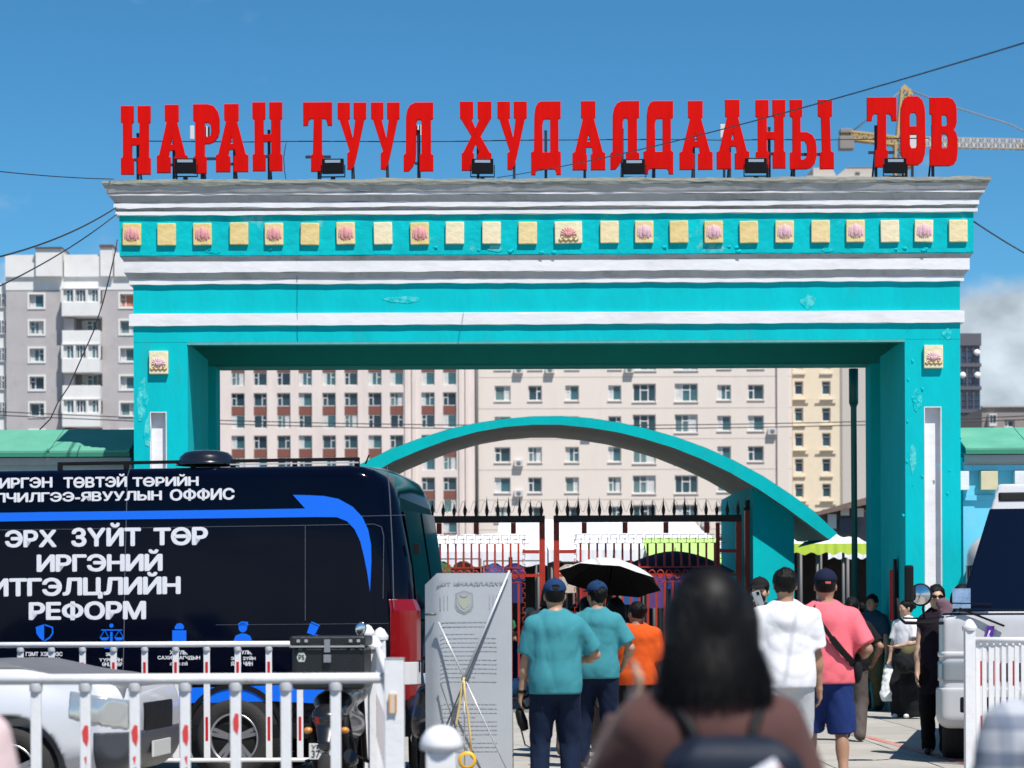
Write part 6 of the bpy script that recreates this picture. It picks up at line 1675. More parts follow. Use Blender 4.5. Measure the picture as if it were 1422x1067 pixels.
# officer with a camera
P, J = person('man in teal polo and navy cap holding a camera at his left hip', at(771, 19.0), 0.0, 1.71, 1.0, .02, tealsh, .62, .825, True, navyt, 'long', 0, 'buzz', 'open', navyc,
              hl=(-.265, .07, .825), hr=(.17, .26, 1.06), pl=(-.6, -.5, 0), pr=(.8, -.5, -.2), turn=.05, nod=.35, seed=3, fl=(-.13, -.02, .05), fr=(.12, .05, .05), hemfold=.007, vox=.011)
w = J['wr'][-1]
c = MB().box(-.045, .045, -.02, .10, -.05, .05).build('camera_body', black, None, bevel=.008)
cb = empty('video_camera', (P.location.x, P.location.y, P.location.z), 0, 'black camera with a screen held at the left hip of the man in teal', 'camera')
c.parent = cb; c.location = (w.x * J['k'] + .045, w.y * J['k'] + .02, w.z * J['k'] - .075); c.rotation_euler = (.2, -.5, .2)
MB().box(-.034, .036, -.0235, -.0205, -.030, .034).build('screen', mat('grey_screen', (.16, .19, .21), .2), c)
MB().lathe([(.0, 0), (.04, 0), (.04, .09), (.034, .10), (0, .10)], (0, .10, -.0), 'y', 18).build('lens', blackp, c)
g_ = MB().lathe([(.0, -.09), (.03, -.085), (.042, -.02), (.035, .06), (.02, .09), (0, .095)], (0, 0, 0), 'z', 14).build('flash_grip', blackp, cb); g_.location = (w.x * J['k'] + .0, w.y * J['k'] + .03, w.z * J['k'] - .22); g_.rotation_euler = (0, -.3, 0)
q = Vector(c.location)
MB().tube([q + Vector((-.03, 0, -.05)), q + Vector((-.06, 0, -.18)), q + Vector((-.02, .01, -.34)), q + Vector((.035, .01, -.37)), q + Vector((.055, .01, -.30)), q + Vector((.05, 0, -.05))], .007, 6).build('strap', blackp, cb)
pm = MB().box(-.03, .03, -.004, .0, -.04, .04).build('sleeve_patch', mat('gold_patch', (.5, .42, .05), .6), P); pm.location = J['sh'][-1] + Vector((-.066, -.035, -.085)); pm.rotation_euler = (0, .25, -1.0)
# band on wrist
MB().lathe([(.034, -.012), (.036, 0), (.034, .012)], (w.x, w.y, w.z + .0), 'z', 16).build('watch', blackp, P)
# second officer
P, J = person('man in teal polo and navy cap with his head turned left', at(829, 22.8), -.08, 1.74, .98, .01, tealsh, .62, .83, True, navyt, 'long', 0, 'short', 'open', navyc,
              hl=(-.10, .26, 1.0), hr=(.24, .18, .95), pl=(-.8, -.5, 0), turn=.62, nod=.1, seed=8, fl=(-.15, .06, .05), fr=(.11, -.04, .05))
# hidden figures beside them
person('person with bushy dark hair half hidden behind the man holding the camera', at(768, 24.6), 0, 1.77, .95, 0, cloth('dark_shirt', (.03, .03, .035)), .6, .84, False, cloth('grey_brown_trousers', (.17, .13, .12)), 'long', 1, 'long', hairlen=1.47, seed=12, vox=.015)
person('person in grey brown trousers mostly hidden between the two men in teal', at(816, 25.6), 0, 1.62, .9, 0, cloth('dark_shirt', (.03, .03, .035)), .6, .84, False, cloth('grey_brown_trousers', (.17, .13, .12)), 'long', 1, 'short', seed=13, vox=.015)
# umbrella holder
um = px(860, 900, 25.3)
person('person in black with dark hair standing in the shade beneath the umbrella', at(856, 25.3), -.2, 1.60, .98, 0, cloth('black_shirt', (.010, .010, .012)), .6, .84, False, cloth('black_trousers', (.010, .010, .012)), 'long', 1, 'long', hr=(-.03, .08, 1.42), pr=(.8, -.3, -.6), seed=15, vox=.015)
# woman in orange
og = cloth('orange_shirt', (0.62, 0.085, 0.012))
P, J = person('woman in orange printed shirt with dark hair in a bun', at(884, 24.0), -.12, 1.56, 1.12, .02, og, .80, .82, False, cloth('black_trousers', (.010, .010, .012)), 'long', 1, 'bun', hl=(-.18, .20, .92), pl=(-.9, -.5, 0), turn=.75, seed=21, loose=1.7)
pr_ = MB()
for k in range(9):
    a = k / 9 * 6.28; pr_.add([(.0, 0, 0), (.075 * math.cos(a), 0, .075 * math.sin(a)), (.06 * math.cos(a + .3), 0, .06 * math.sin(a + .3))], [(0, 1, 2)])
pt = pr_.build('palm_print', mat('print_brown', (.12, .02, .01), .8), P, fix=False); pt.location = (-.05, -.152, 1.27); pt.rotation_euler = (.05, 0, 0)
# clear plastic loudhailer-like disc on a black stick held between them
p = px(838, 975, 22.9)
t = empty('clear_disc_stick', (p.x, 22.9, 0), 0, 'round clear plastic disc on a black stick held beside the woman in orange', 'hand fan')
MB().lathe([(0, -.02), (.045, -.018), (.078, -.004), (.080, .004), (.045, .016), (0, .018)], (0, 0, p.z), 'y', 28).build('disc', mat('clear_plastic', (.35, .38, .38), .08, alpha=.55, coat=.8), t)
MB().lathe([(.078, -.008), (.084, 0), (.078, .008)], (0, 0, p.z), 'y', 28).build('rim', blackp, t)
MB().tube([(.06, 0, p.z + .02), (.065, 0, .03)], .011, 8).build('stick', blackp, t)
# white T-shirt man
wsh = cloth('white_tshirt', (0.74, 0.74, 0.76)); 
P, J = person('man in plain white T-shirt and grey shorts walking away', at(1091, 18.6), .03, 1.78, 1.10, .0, wsh, .60, .845, False, cloth('light_grey_shorts', (.50, .51, .52)), 'shorts', 1, 'short', hl=(-.27, .05, .82), hr=(.262, .07, .80), turn=-.05, seed=34, fl=(-.10, -.10, .05), fr=(.12, .14, .05), loose=1.1, shoe=shoew, hemfold=.008, vox=.011)
# pink polo man
pk = cloth('pink_polo', (0.80, 0.155, 0.19)); navys = cloth('navy_shorts', (0.012, 0.030, 0.13), sheen=0)
P, J = person('man in pink polo, navy cap and shorts with a strap across his back', at(1147, 19.6), -.06, 1.78, 1.10, .03, pk, .66, .845, True, navys, 'shorts', 1, 'buzz', cloth('dark_navy_cap', (.008, .012, .035), sheen=0), None, hl=(-.27, .18, .95), hr=(.24, .16, 1.03), pr=(.45, -.9, 0), turn=-.12, seed=37, fl=(-.13, .20, .05), fr=(.13, -.10, .05), loose=1.15, hemfold=.007, vox=.011)
pts = [(-.075, -.02, 1.475), (-.105, -.11, 1.42), (-.06, -.172, 1.33), (.03, -.188, 1.20), (.11, -.180, 1.10), (.185, -.135, 1.02), (.215, -.02, .97)]
b_ = MB()
for i in range(len(pts) - 1): b_.bar(pts[i], pts[i + 1], .016, .034 if i < 3 else .050, up=(0, -1, 0) if False else (.7, 0, .7))
t = empty('crossbody_bag', tuple(P.location), P.rotation_euler.z, 'black crossbody strap and small bag worn over the pink polo shirt', 'bag'); t.scale = P.scale
b_.build('strap', blackp, t); s = Solid(.012); s.ell((.235, .02, .96), (.05, .10, .12), .02); s.build('pouch', cloth('black_nylon', (.012, .012, .014), sheen=0), t)
MB().box(-.02, .02, -.003, 0, -.008, .008).build('cap_mark', mat('cap_mark', (.6, .12, .08), .6), P).location = (.012, -.118, 1.625)
# black cap person filming
bk = cloth('black_shirt', (.010, .010, .012))
P, J = person('person in black cap and mask raising a phone before the canopy pillar', at(1056, 23.6), math.pi - .25, 1.78, 1.0, 0, bk, .6, .84, False, cloth('black_trousers', (.010, .010, .012)), 'long', 2, 'short', cloth('black_cap', (.010, .010, .010), sheen=0), None, hl=(-.06, .27, 1.43), pl=(-.6, -.2, -.9), hr=(.06, .24, 1.38), pr=(.6, -.2, -.9), seed=41, nod=.2)
w = J['wr'][-1]; k = J['k']
ph = empty('phone', (P.location.x, P.location.y, P.location.z), P.rotation_euler.z, 'pale phone held up by the person in the black cap', 'phone')
o = MB().box(-.038, .038, -.005, .005, -.075, .075).build('case', mat('pale_phone', (.42, .46, .48), .3), ph, bevel=.004); o.location = (w.x * k + .03, w.y * k + .07, w.z * k + .10); o.rotation_euler = (-.2, .3, 0)
MB().box(-.03, -.005, .0055, .008, .035, .065).build('camera_island', black, o)
s = Solid(.01); hpf = J['hp']; s.ell(hpf(0, .045, -.055), (.062, .065, .055), .01, clip=[((0, -1, 0), -hpf(0, .02, 0)[1])]); s.build('face_mask', bk, P)
# dark figures in the passage
person('woman in black T-shirt with dark ponytail walking into the gateway shade', at(1183, 27.5), -.2, 1.62, 1.0, 0, bk, .6, .84, False, cloth('taupe_trousers', (.10, .085, .08)), 'long', 1, 'pony', hr=(.26, .12, .95), pr=(.9, -.7, 0), seed=43, fl=(-.1, .14, .05), fr=(.1, -.1, .05))
person('man in dark blue shirt and khaki trousers deep in the shade of the right pier', at(1212, 36.6), math.pi - .6, 1.74, 1.0, 0, cloth('dark_blue_shirt', (.015, .05, .08)), .6, .84, False, cloth('khaki_trousers', (.10, .085, .04)), 'long', 1, 'short', seed=47, vox=.015)
person('person in deep blue top farther back under the market awning', at(1196, 46), .4, 1.66, 1.0, 0, cloth('royal_blue', (.01, .02, .16)), .6, .84, False, bk, 'long', 1, 'short', seed=48, vox=.018)
# people in the market beyond the iron gate
P, J = person('person in a white sun hat and red top beyond the iron gate', at(737, 46), math.pi - .5, 1.60, 1.0, 0, cloth('red_top', (.40, .02, .02)), .6, .84, False, bk, 'long', 2, 'short', hr=(.1, .2, 1.25), pr=(.8, -.2, -.3), seed=51, vox=.017)
h_ = J['hp'](0, 0, .05); MB().lathe([(0, .075), (.05, .07), (.09, .03), (.105, -.01), (.19, -.045), (.195, -.055), (.10, -.025)], h_, 'z', 20).build('sun_hat', cloth('white_hat', (.7, .7, .7)), P)
person('shopper in purple among the stalls just right of the gap between the gate leaves', at(800, 48), .3, 1.66, 1.0, 0, cloth('purple_top', (.12, .04, .20)), .6, .84, False, bk, 'long', 1, 'long', seed=52, vox=.018)
person('shopper in blue with white collar seen past the second man in teal', at(796, 45), math.pi - .8, 1.58, 1.0, 0, cloth('royal_blue', (.01, .02, .16)), .9, .80, True, bk, 'long', 1, 'short', seed=53, vox=.017)
person('vendor in green standing by the stall near the left leaf stile', at(700, 49), math.pi, 1.64, 1.0, 0, cloth('green_top', (.02, .16, .07)), .6, .84, False, bk, 'long', 1, 'short', seed=54, vox=.018)
# far woman with the white bag
P, J = person('woman in white T-shirt and wide black trousers carrying bags before the right pier', at(1259, 33.5), math.pi - .75, 1.62, .92, 0, wsh, .58, 1.02, False, cloth('black_wide_trousers', (.010, .010, .012), sheen=0), 'wide', 2, 'bun', hl=(.0, .22, 1.05), pl=(-.8, -.4, -.2), hr=(.23, .10, .83), turn=-.5, seed=61, shoe=shoew, fl=(-.09, .02, .05), fr=(.09, .0, .05), vox=.0125)
mw = P.matrix_basis @ Vector(J['wr'][1])
bg_ = empty('plastic_bag', (mw.x - .02, mw.y - .08, 0), .2, 'white plastic carrier bag hanging from the hand of the woman in the white T-shirt', 'bag')
s = Solid(.012); z = mw.z - .12
s.cone((0, 0, z - .02), (-.02, 0, z - .34), .075, .125, (1, .5, 1), .03); s.cone((-.04, 0, z - .03), (-.02, 0, z + .05), .03, .014, k=.03); s.cone((.05, 0, z - .03), (0, 0, z + .05), .03, .014, k=.03); s.fold(.010, 30, 3, (1, 1, 1)); s.cut((0, 0, -1), -(z - .44))
s.build('bag', cloth('white_plastic', (.70, .72, .72), rough=.4), bg_)
bg2 = empty('travel_bag', (gx(1274, 33.1, 950), 33.1, 0), .3, 'black and olive travel bag carried by the woman in the white T-shirt', 'bag')
s = Solid(.014); s.cone((-.17, 0, .80), (.17, 0, .83), .16, .15, (1, .8, 1), .03); s.cone((-.1, 0, .93), (.12, 0, .97), .10, .08, k=.04); s.fold(.006, 25, 9, (1, 1, 1)); s.build('bag', cloth('black_nylon', (.012, .012, .014), sheen=0), bg2)
s = Solid(.014); s.cone((-.17, -.02, .93), (.10, -.02, .985), .085, .07, k=.03); s.build('olive_flap', cloth('olive_nylon', (.10, .09, .04), sheen=0), bg2)
MB().tube([(-.2, -.05, .90), (-.22, -.12, .70), (-.14, -.14, .66), (-.05, -.13, .64)], .010, 6).build('strap', blackp, bg2)
# woman in black sleeveless top and sunglasses walking towards the camera
plum = cloth('plum_black_top', (.013, .008, .016), sheen=0)
P, J = person('woman in black sleeveless outfit and sunglasses beside the minibus', at(1301, 24.7), math.pi - .12, 1.72, .86, 0, plum, 0, .62, False, cloth('black_flared_trousers', (.005, .005, .006), sheen=0), 'long', 2, 'short', hl=(-.08, .26, 1.42), pl=(-.9, -.2, -.6), hr=(.20, .06, .80), pr=(.5, -.9, 0), turn=.05, seed=71, shoe=shoem, fl=(-.08, .12, .05), fr=(.08, -.16, .05), loose=1.0)
hpf = J['hp']; b_ = MB()
for s_ in (-1, 1): b_.ell(hpf(s_ * .033, .104, .003), (.027, .008, .019), 12, 6)
b_.bar(hpf(-.01, .108, .006), hpf(.01, .108, .006), .006).bar(hpf(-.055, .10, .006), hpf(-.083, .0, .006), .006).bar(hpf(.055, .10, .006), hpf(.083, .0, .006), .006)
b_.build('sunglasses', mat('black_lens', (.004, .004, .004), .08), P, fix=False)
s = Solid(.012); w = J['wr'][-1]; s.cone((w.x + .03, w.y + .03, w.z + .12), (w.x, w.y + .05, w.z - .02), .05, .06, (1.2, .8, 1), .03); s.cone((w.x - .05, w.y + .03, w.z + .05), (w.x - .06, w.y + .03, w.z - .14), .045, .03, k=.03); s.fold(.008, 35, 4, (1, 1, 1))
t = empty('scarf', tuple(P.location), P.rotation_euler.z, 'crumpled mauve cloth held up to the mouth of the woman with sunglasses', 'cloth'); t.scale = P.scale
s.build('cloth', cloth('mauve_cloth', (.16, .10, .13)), t)
person('person with dark hair hidden behind the minibus mirror and windscreen edge', at(1336, 26.5), math.pi, 1.74, 1.0, 0, bk, .6, .84, False, bk, 'long', 1, 'long', hairlen=1.44, seed=73, vox=.016)

# foreground woman from behind ------------------------------------------------------------
YFW = 5.2
br = cloth('brown_top', (0.085, 0.040, 0.036), sheen=.1, bump=.1)
P, J = person('woman with long dark hair and brown top, blurred in the foreground', (gx(984, YFW, 950), YFW, 0), .16, 1.535, .92, 0, br, 1.2, .84, False, bk, 'long', 2, 'long', hl=(-.17, .12, 1.36), pl=(-.35, .0, -1), hr=(.16, .17, 1.22), pr=(.45, -.1, -1), hairlen=1.455, seed=81, loose=1.2, upper_only=False, vox=.009, hemfold=.004)
k = J['k']
# loose strands over the smooth hair: they break the outline and the sheen
rgh = np.random.RandomState(4); vsH = []; fsH = []
for i in range(1500):
    a = rgh.uniform(math.pi * .98, math.pi * 2.02); el_ = rgh.uniform(.05, 1.0) ** .7; c0 = Vector(J['hp'](0, -.014, .020)); rr = math.sin(el_ * math.pi / 2)
    p0 = Vector((c0.x + .097 * rr * math.cos(a), c0.y + .114 * rr * math.sin(a), c0.z + .119 * math.cos(el_ * math.pi / 2)))
    endz = 1.45 + rgh.uniform(-.045, .02); w_ = rgh.uniform(.0014, .0030); ph = rgh.uniform(0, 6.3); am = rgh.uniform(.002, .010); fly = 1 + (rgh.rand() < .06) * rgh.uniform(.05, .18)
    bx_ = .137 * math.cos(a) * fly; by_ = -.065 + .078 * math.sin(a); n0 = len(vsH); N_ = 13
    for j in range(N_):
        v = j / (N_ - 1); e1 = el_ + (1 - el_) * min(1, v * 3.2); rr = math.sin(e1 * math.pi / 2)
        sx_ = c0.x + (.098 + .002 * fly) * rr * math.cos(a); sy_ = c0.y + .116 * rr * math.sin(a); sz_ = c0.z + .120 * math.cos(e1 * math.pi / 2)
        m_ = max(0, (v - .25) / .75); m_ = m_ * m_ * (3 - 2 * m_)
        x = sx_ * (1 - m_) + bx_ * m_ + am * math.sin(v * 7 + ph) * v; y = sy_ * (1 - m_) + by_ * m_ + am * math.cos(v * 6 + ph) * v; z = sz_ + (endz - sz_) * (max(0, v - .12) / .88) ** 1.15
        t_ = w_ * (1 - .6 * v); tx, ty = -math.sin(a) * t_, math.cos(a) * t_
        vsH += [(x - tx, y - ty, z), (x + tx, y + ty, z)]
    fsH += [(n0 + 2 * j, n0 + 2 * j + 1, n0 + 2 * j + 3, n0 + 2 * j + 2) for j in range(N_ - 1)]
hs = MB().add(vsH, fsH, True).build('hair_strands', mat('black_strand', (0.005, 0.0045, 0.0045), 0.5, spec=.16), P, fix=False)
tag(hs, kind='stuff')
bp = empty('backpack', tuple(P.location), P.rotation_euler.z, 'dark navy backpack with a red and white trim on the back of the foreground woman', 'backpack'); bp.scale = P.scale
s = Solid(.009); s.box((-.15, -.30, .90), (.16, -.12, 1.345), .06, clip=[((.9, 0, 1), 1.43), ((-.9, 0, 1), 1.42)]); s.fold(.004, 20, 5, (1, 1, 1)); s.build('bag', cloth('navy_nylon', (.010, .016, .030), sheen=0, rough=.6), bp)
for sg in (-1, 1):
    MB().tube([(sg * .055, -.17, 1.30), (sg * .075, -.135, 1.36), (sg * .105, -.085, 1.415), (sg * .120, .0, 1.452), (sg * .115, .09, 1.38)], [.014, .015, .017, .018, .016], 8).build('strap', blackp, bp)
o = MB().bar((-.03, -.305, 1.22), (.085, -.305, 1.285), .012, .034, up=(0, 0, 1)).build('white_trim', whitev, bp)
MB().bar((.0, -.309, 1.22), (.095, -.309, 1.272), .012, .014, up=(0, 0, 1)).build('red_trim', mat('red_trim', (.5, .02, .02), .5), bp)
# people cropped by the lower corners of the photograph
pl_ = mat('plaid_shirt', (.34, .38, .42), .9, sheen=.1)
nt = pl_.node_tree; bs = nt.nodes['Principled BSDF']; tcx = nt.nodes.new('ShaderNodeTexCoord'); sx = nt.nodes.new('ShaderNodeSeparateXYZ'); nt.links.new(tcx.outputs['Object'], sx.inputs[0])
prev = None
for ax_, fr in ((0, 75), (2, 60)):
    m1 = nt.nodes.new('ShaderNodeMath'); m1.operation = 'MULTIPLY'; m1.inputs[1].default_value = fr; nt.links.new(sx.outputs[ax_], m1.inputs[0])
    m2 = nt.nodes.new('ShaderNodeMath'); m2.operation = 'SINE'; nt.links.new(m1.outputs[0], m2.inputs[0])
    m3 = nt.nodes.new('ShaderNodeMath'); m3.operation = 'GREATER_THAN'; m3.inputs[1].default_value = .25; nt.links.new(m2.outputs[0], m3.inputs[0])
    mx = nt.nodes.new('ShaderNodeMix'); mx.data_type = 'RGBA'; mx.inputs[7].default_value = (.06, .09, .16, 1) if ax_ else (.20, .24, .30, 1)
    f_ = nt.nodes.new('ShaderNodeMath'); f_.operation = 'MULTIPLY'; f_.inputs[1].default_value = .65; nt.links.new(m3.outputs[0], f_.inputs[0]); nt.links.new(f_.outputs[0], mx.inputs[0])
    if prev: nt.links.new(prev, mx.inputs[6])
    else: mx.inputs[6].default_value = (.44, .46, .50, 1)
    prev = mx.outputs[2]
nt.links.new(prev, bs.inputs['Base Color'])
P, J = person('blurred person in blue grey plaid shirt cut off by the lower right corner', (gx(1490, 6.0, 950), 6.0, 0), .15, 1.47, 1.1, 0, pl_, .9, .84, False, navyt, 'long', 1, 'short', seed=91, loose=1.6, vox=.012)
s = Solid(.012); a = J['sh'][-1]; s.cone(a + Vector((-.02, .02, .005)), a + Vector((-.06, .03, -.16)), .052, .060, k=.02, clip=[((0, 0, 1), a.z + .03)]); s.build('shoulder_panel', cloth('tan_panel', (.30, .16, .07)), P)
person('blurred person in pale pink top cut off by the lower left corner', (gx(-110, 6.0, 950), 6.0, 0), -.1, 1.46, 1.05, 0, cloth('pale_pink_top', (.62, .48, .48)), .9, .84, False, navyt, 'long', 2, 'short', seed=92, loose=1.5, vox=.014)
# ================================================================== RAILINGS
whp = mat('white_railing_paint', (0.72, 0.72, 0.73), 0.5, var=0.07, vscale=5, dirt=(0.30, 0.24, 0.19), dirt_amt=.7, dscale=9, dmin=.60, dmax=.70, bump=.1, bscale=30)
redr = mat('red_reflector', (0.50, 0.010, 0.012), 0.35)
redf = mat('faded_red_reflector', (0.62, 0.05, 0.05), 0.5)
def post_cap(b, x, y, z, r=.075):
    b.lathe([(r, 0), (r * 1.08, .02), (r * 1.08, .035), (r * .8, .06), (r * .55, .085), (r * .2, .10), (0, .103)], (x, y, z), 'z', 16); return b
# near railing, lower
Yn = 13.1
sx = lambda x: gx(x, Yn, 960)
nz_ = lambda y: gz(y, Yn, 250)
a0, a1 = sx(-120), sx(537)
t = empty('railing', (a1, Yn, 0), 0, 'nearer white metal railing with faded red reflectors at lower left', 'railing', 'white pedestrian railings')
MB().tube([(a0 - a1, 0, nz_(943)), (0, 0, nz_(943))], .029, 14).build('top_rail', whp, t)
MB().box(a0 - a1, -.02, -.02, .02, .10, .14).build('bottom_rail', whp, t)
bars = [-90, -20, 50, 118.5, 187, 257, 327, 397, 466]
for i, x in enumerate(bars):
    o = MB().box(-.028, .028, -.016, .016, .141, nz_(943) - .02).build('upright', whp, t, bevel=.006); o.location = (sx(x) - a1, 0, 0)
    MB().lathe([(.034, 0), (.036, .03), (.03, .045)], (0, 0, nz_(943) - .065), 'z', 12).build('ferrule', mat('railing_socket', (.42, .43, .45), .5), o)
    if x in (118.5, 187, 257, 327):
        r = MB(); z0 = .80 if x != 327 else .86; rr = random.Random(i)
        r.prism([(-.014 + rr.uniform(-.004, .004), z0 + .04), (.0, z0 + .075), (.018, z0 + .07), (.020, z0), (.012, z0 - .04), (-.010, z0 - .01)], lambda a, b, tt: (a, tt, b), -.0185, -.0165)
        if x < 300:
            for q in range(3): r.prism([(rr.uniform(-.01, .0), z0 - .10 - q * .06), (rr.uniform(.004, .016), z0 - .09 - q * .06), (rr.uniform(0, .012), z0 - .14 - q * .06)], lambda a, b, tt: (a, tt, b), -.0185, -.0165)
        r.build('reflector', redf, o)
# its end post
t = empty('railing_post', (sx(548), Yn - .02, 0), 0, 'square white end post with an amber reflector at the near railing end', 'post')
MB().box(-.052, .052, -.052, .052, 0, nz_(917)).build('shaft', whp, t, bevel=.006)
MB().box(-.054, .054, -.054, .054, nz_(917) + .001, nz_(917) + .008).build('cap', mat('railing_socket', (.42, .43, .45), .5), t)
MB().box(-.026, .014, -.070, -.053, nz_(992), nz_(963)).build('reflector_housing', mat('cream_plastic', (.60, .52, .42), .5), t, bevel=.006)
MB().box(-.028, -.020, -.074, -.0705, nz_(990), nz_(965)).box(.008, .016, -.074, -.0705, nz_(990), nz_(965)).build('amber_strip', mat('amber_strip', (.6, .25, .04), .4), t)
# far railing, upper
Yf = 20.4
fx = lambda x: gx(x, Yf, 960); fz = lambda y: gz(y, Yf, 250)
e = fx(516)
t = empty('railing', (e, Yf, 0), 0, 'farther white railing with red reflector strips directly before the dark van', 'railing', 'white pedestrian railings')
MB().tube([(fx(-150) - e, 0, fz(895)), (0, 0, fz(895))], .024, 12).build('top_rail', whp, t)
MB().tube([(fx(-150) - e, 0, fz(1056)), (0, 0, fz(1056))], .018, 10).build('bottom_rail', whp, t)
for i in range(16):
    x = 28.7 + (i - 3) * 43.1
    if x > 500: continue
    o = MB().box(-.026, .026, -.012, .012, fz(1056) + .012, fz(895) - .016).build('upright', whp, t, bevel=.004); o.location = (fx(x) - e, 0, 0)
    MB().lathe([(.031, 0), (.032, .02), (.027, .035)], (0, 0, fz(895) - .055), 'z', 10).build('ferrule', mat('railing_socket', (.42, .43, .45), .5), o)
    r = MB().box(-.011, .011, -.0145, -.0125, fz(941), fz(919.5)); r.build('reflector', redr, o)
    MB().box(-.011, .011, -.0145, -.0125, fz(1029), fz(996)).build('reflector', redr, o)
# corner posts with stepped caps and the receding panel
A = Vector((fx(520), Yf + .05, 0)); B = Vector((sx(536), Yn + .35, 0))
t = empty('railing', tuple(A), 0, 'white railing panel receding from the end post, with big red reflectors', 'railing', 'white pedestrian railings')
d = B - A
MB().tube([(0, 0, fz(893)), (d.x, d.y, nz_(941))], .026, 12).build('top_rail', whp, t)
MB().bar((0, 0, .15), (d.x, d.y, .12), .04).build('bottom_rail', whp, t)
n = 20
for i in range(n):
    f = (i + .5) / n; q = d * f; zt = fz(893) + (nz_(941) - fz(893)) * f
    o = MB().box(-.012, .012, -.026, .026, .17, zt - .03).build('upright', whp, t); o.location = (q.x, q.y, 0)
    MB().box(-.0145, -.0125, -.016, .016, .55, .88).build('reflector', redr, o)
for x, y, Y, lb in ((510.5, 884, 21.2, 'rear'), (528, 889, 20.0, 'middle'), (519, 902, 18.4, 'nearest')):
    t = empty('railing_post', (gx(x, Y, 890), Y, 0), 0, 'white round-capped railing corner post, %s of three behind the square end post' % lb, 'post')
    b = MB(); zt = gz(y, Y, x); b.box(-.045, .045, -.045, .045, 0, zt - .002).build('shaft', whp, t, bevel=.005)
    post_cap(MB(), 0, 0, zt, .062).build('cap', whp, t)
# nearest blurred bollard-like post
t = empty('railing_post', (gx(613, 9.0, 1040), 9.0, 0), 0, 'out of focus white domed post at bottom centre beside the banner', 'post')
zt = gz(1037, 9.0, 613)
MB().box(-.055, .055, -.055, .055, 0, zt - .02).build('shaft', whp, t, bevel=.006)
MB().lathe([(.055, -.02), (.078, -.01), (.080, .01), (.072, .035), (.055, .06), (.03, .075), (0, .08)], (0, 0, zt), 'z', 20).build('cap', whp, t)
# right railing
Yr = 21.6
rx_ = lambda x: gx(x, Yr, 960); rz_ = lambda y: gz(y, Yr, 1380)
t = empty('railing', (rx_(1346), Yr, 0), 0, 'white railing with close-set uprights in front of the minibus at the right', 'railing', 'white pedestrian railings')
o0 = rx_(1346)
MB().tube([(0, 0, rz_(889)), (rx_(1520) - o0, -.2, rz_(890))], .028, 12).build('top_rail', whp, t)
MB().tube([(0, 0, rz_(1058)), (rx_(1520) - o0, -.2, rz_(1060))], .02, 10).build('bottom_rail', whp, t)
for i in range(17):
    x = 1358 + i * 8.6
    MB().box(-.019, .019, -.012, .012, rz_(1058) + .014, rz_(889) - .02).build('upright', whp, t, bevel=.003).location = (rx_(x) - o0, -.2 * i / 17, 0)
MB().add([(.04, 0, rz_(1050)), (.04, 0, rz_(902)), (.10, .0, rz_(899)), (.045, 0, rz_(1040)), (.04, .02, rz_(1050)), (.04, .02, rz_(902)), (.10, .02, rz_(899)), (.045, .02, rz_(1040))], [(0, 3, 2, 1), (4, 5, 6, 7), (0, 1, 5, 4), (1, 2, 6, 5), (2, 3, 7, 6), (3, 0, 4, 7)]).build('gusset', whp, t)
tp = empty('railing_post', (o0, Yr - .02, 0), 0, 'white capped end post of the railing before the minibus', 'post')
MB().box(-.045, .045, -.045, .045, 0, rz_(876)).build('shaft', whp, tp, bevel=.005); post_cap(MB(), 0, 0, rz_(876) + .001, .062).build('cap', whp, tp)
Yq = 22.9
t = empty('railing', (gx(1352, Yq, 950), Yq, 0), 0, 'second white railing with red reflector strips between the close-set railing and the minibus', 'railing', 'white pedestrian railings')
o1 = gx(1352, Yq, 950); zq = lambda y: gz(y, Yq, 1380)
MB().tube([(0, 0, zq(896)), (gx(1520, Yq) - o1, 0, zq(896))], .02, 10).build('top_rail', whp, t); MB().tube([(0, 0, zq(1048)), (gx(1520, Yq) - o1, 0, zq(1048))], .016, 8).build('bottom_rail', whp, t)
for i in range(10):
    o = MB().box(-.02, .02, -.01, .01, zq(1048) + .012, zq(896) - .016).build('upright', whp, t); o.location = (gx(1362 + i * 15, Yq) - o1, 0, 0)
    MB().box(-.021, .021, -.0125, -.0105, zq(952), zq(918)).build('reflector', redr, o); MB().box(-.021, .021, -.0125, -.0105, zq(1026), zq(994)).build('reflector', redr, o)

# ================================================================== BANNER STAND (seen from behind)
YBn = 20.2
bx = lambda x: gx(x, YBn, 920); bz = lambda y: gz(y, YBn, 650)
t = empty('banner_stand', (bx(652), YBn, 0), 0, 'pale grey banner on an X-shaped stand seen from behind, between van and crowd', 'banner')
o2 = bx(652)
fab = mat('banner_fabric', (0.40, 0.425, 0.45), 0.55, var=.04, vscale=1.6, bump=.12, bscale=4)
n, m_ = 14, 20; vs = []
for j in range(m_ + 1):
    v = j / m_
    for i in range(n + 1):
        u = i / n; y0 = 812 - 16 * min(1, u / .14) ; top = y0 if u < .14 else 796
        x = 590 + (711 - 590) * u; yy = top + (1090 - top) * v
        vs.append((bx(x) - o2, .011 + .10 * (max(0, .16 - u) / .16) - .002 * math.sin(math.pi * u) + .0015 * math.sin(9 * v + 3 * u), bz(yy)))
fs = [(j * (n + 1) + i, (j + 1) * (n + 1) + i, (j + 1) * (n + 1) + i + 1, j * (n + 1) + i + 1) for j in range(m_) for i in range(n)]
k = len(vs); vs2 = vs + [(x, y + .004, z) for x, y, z in vs]
fs2 = fs + [tuple(q + k for q in f[::-1]) for f in fs]
ban = MB().add(vs2, fs2, True).build('fabric', fab, t, fix=False)
prm = mat('show_through_print', (0.30, 0.325, 0.35), .7); prl = mat('show_through_print_faint', (0.375, 0.40, 0.425), .7)
fnb = lambda yoff: (lambda a, b, tt: (a - o2, .0065 - tt, b))
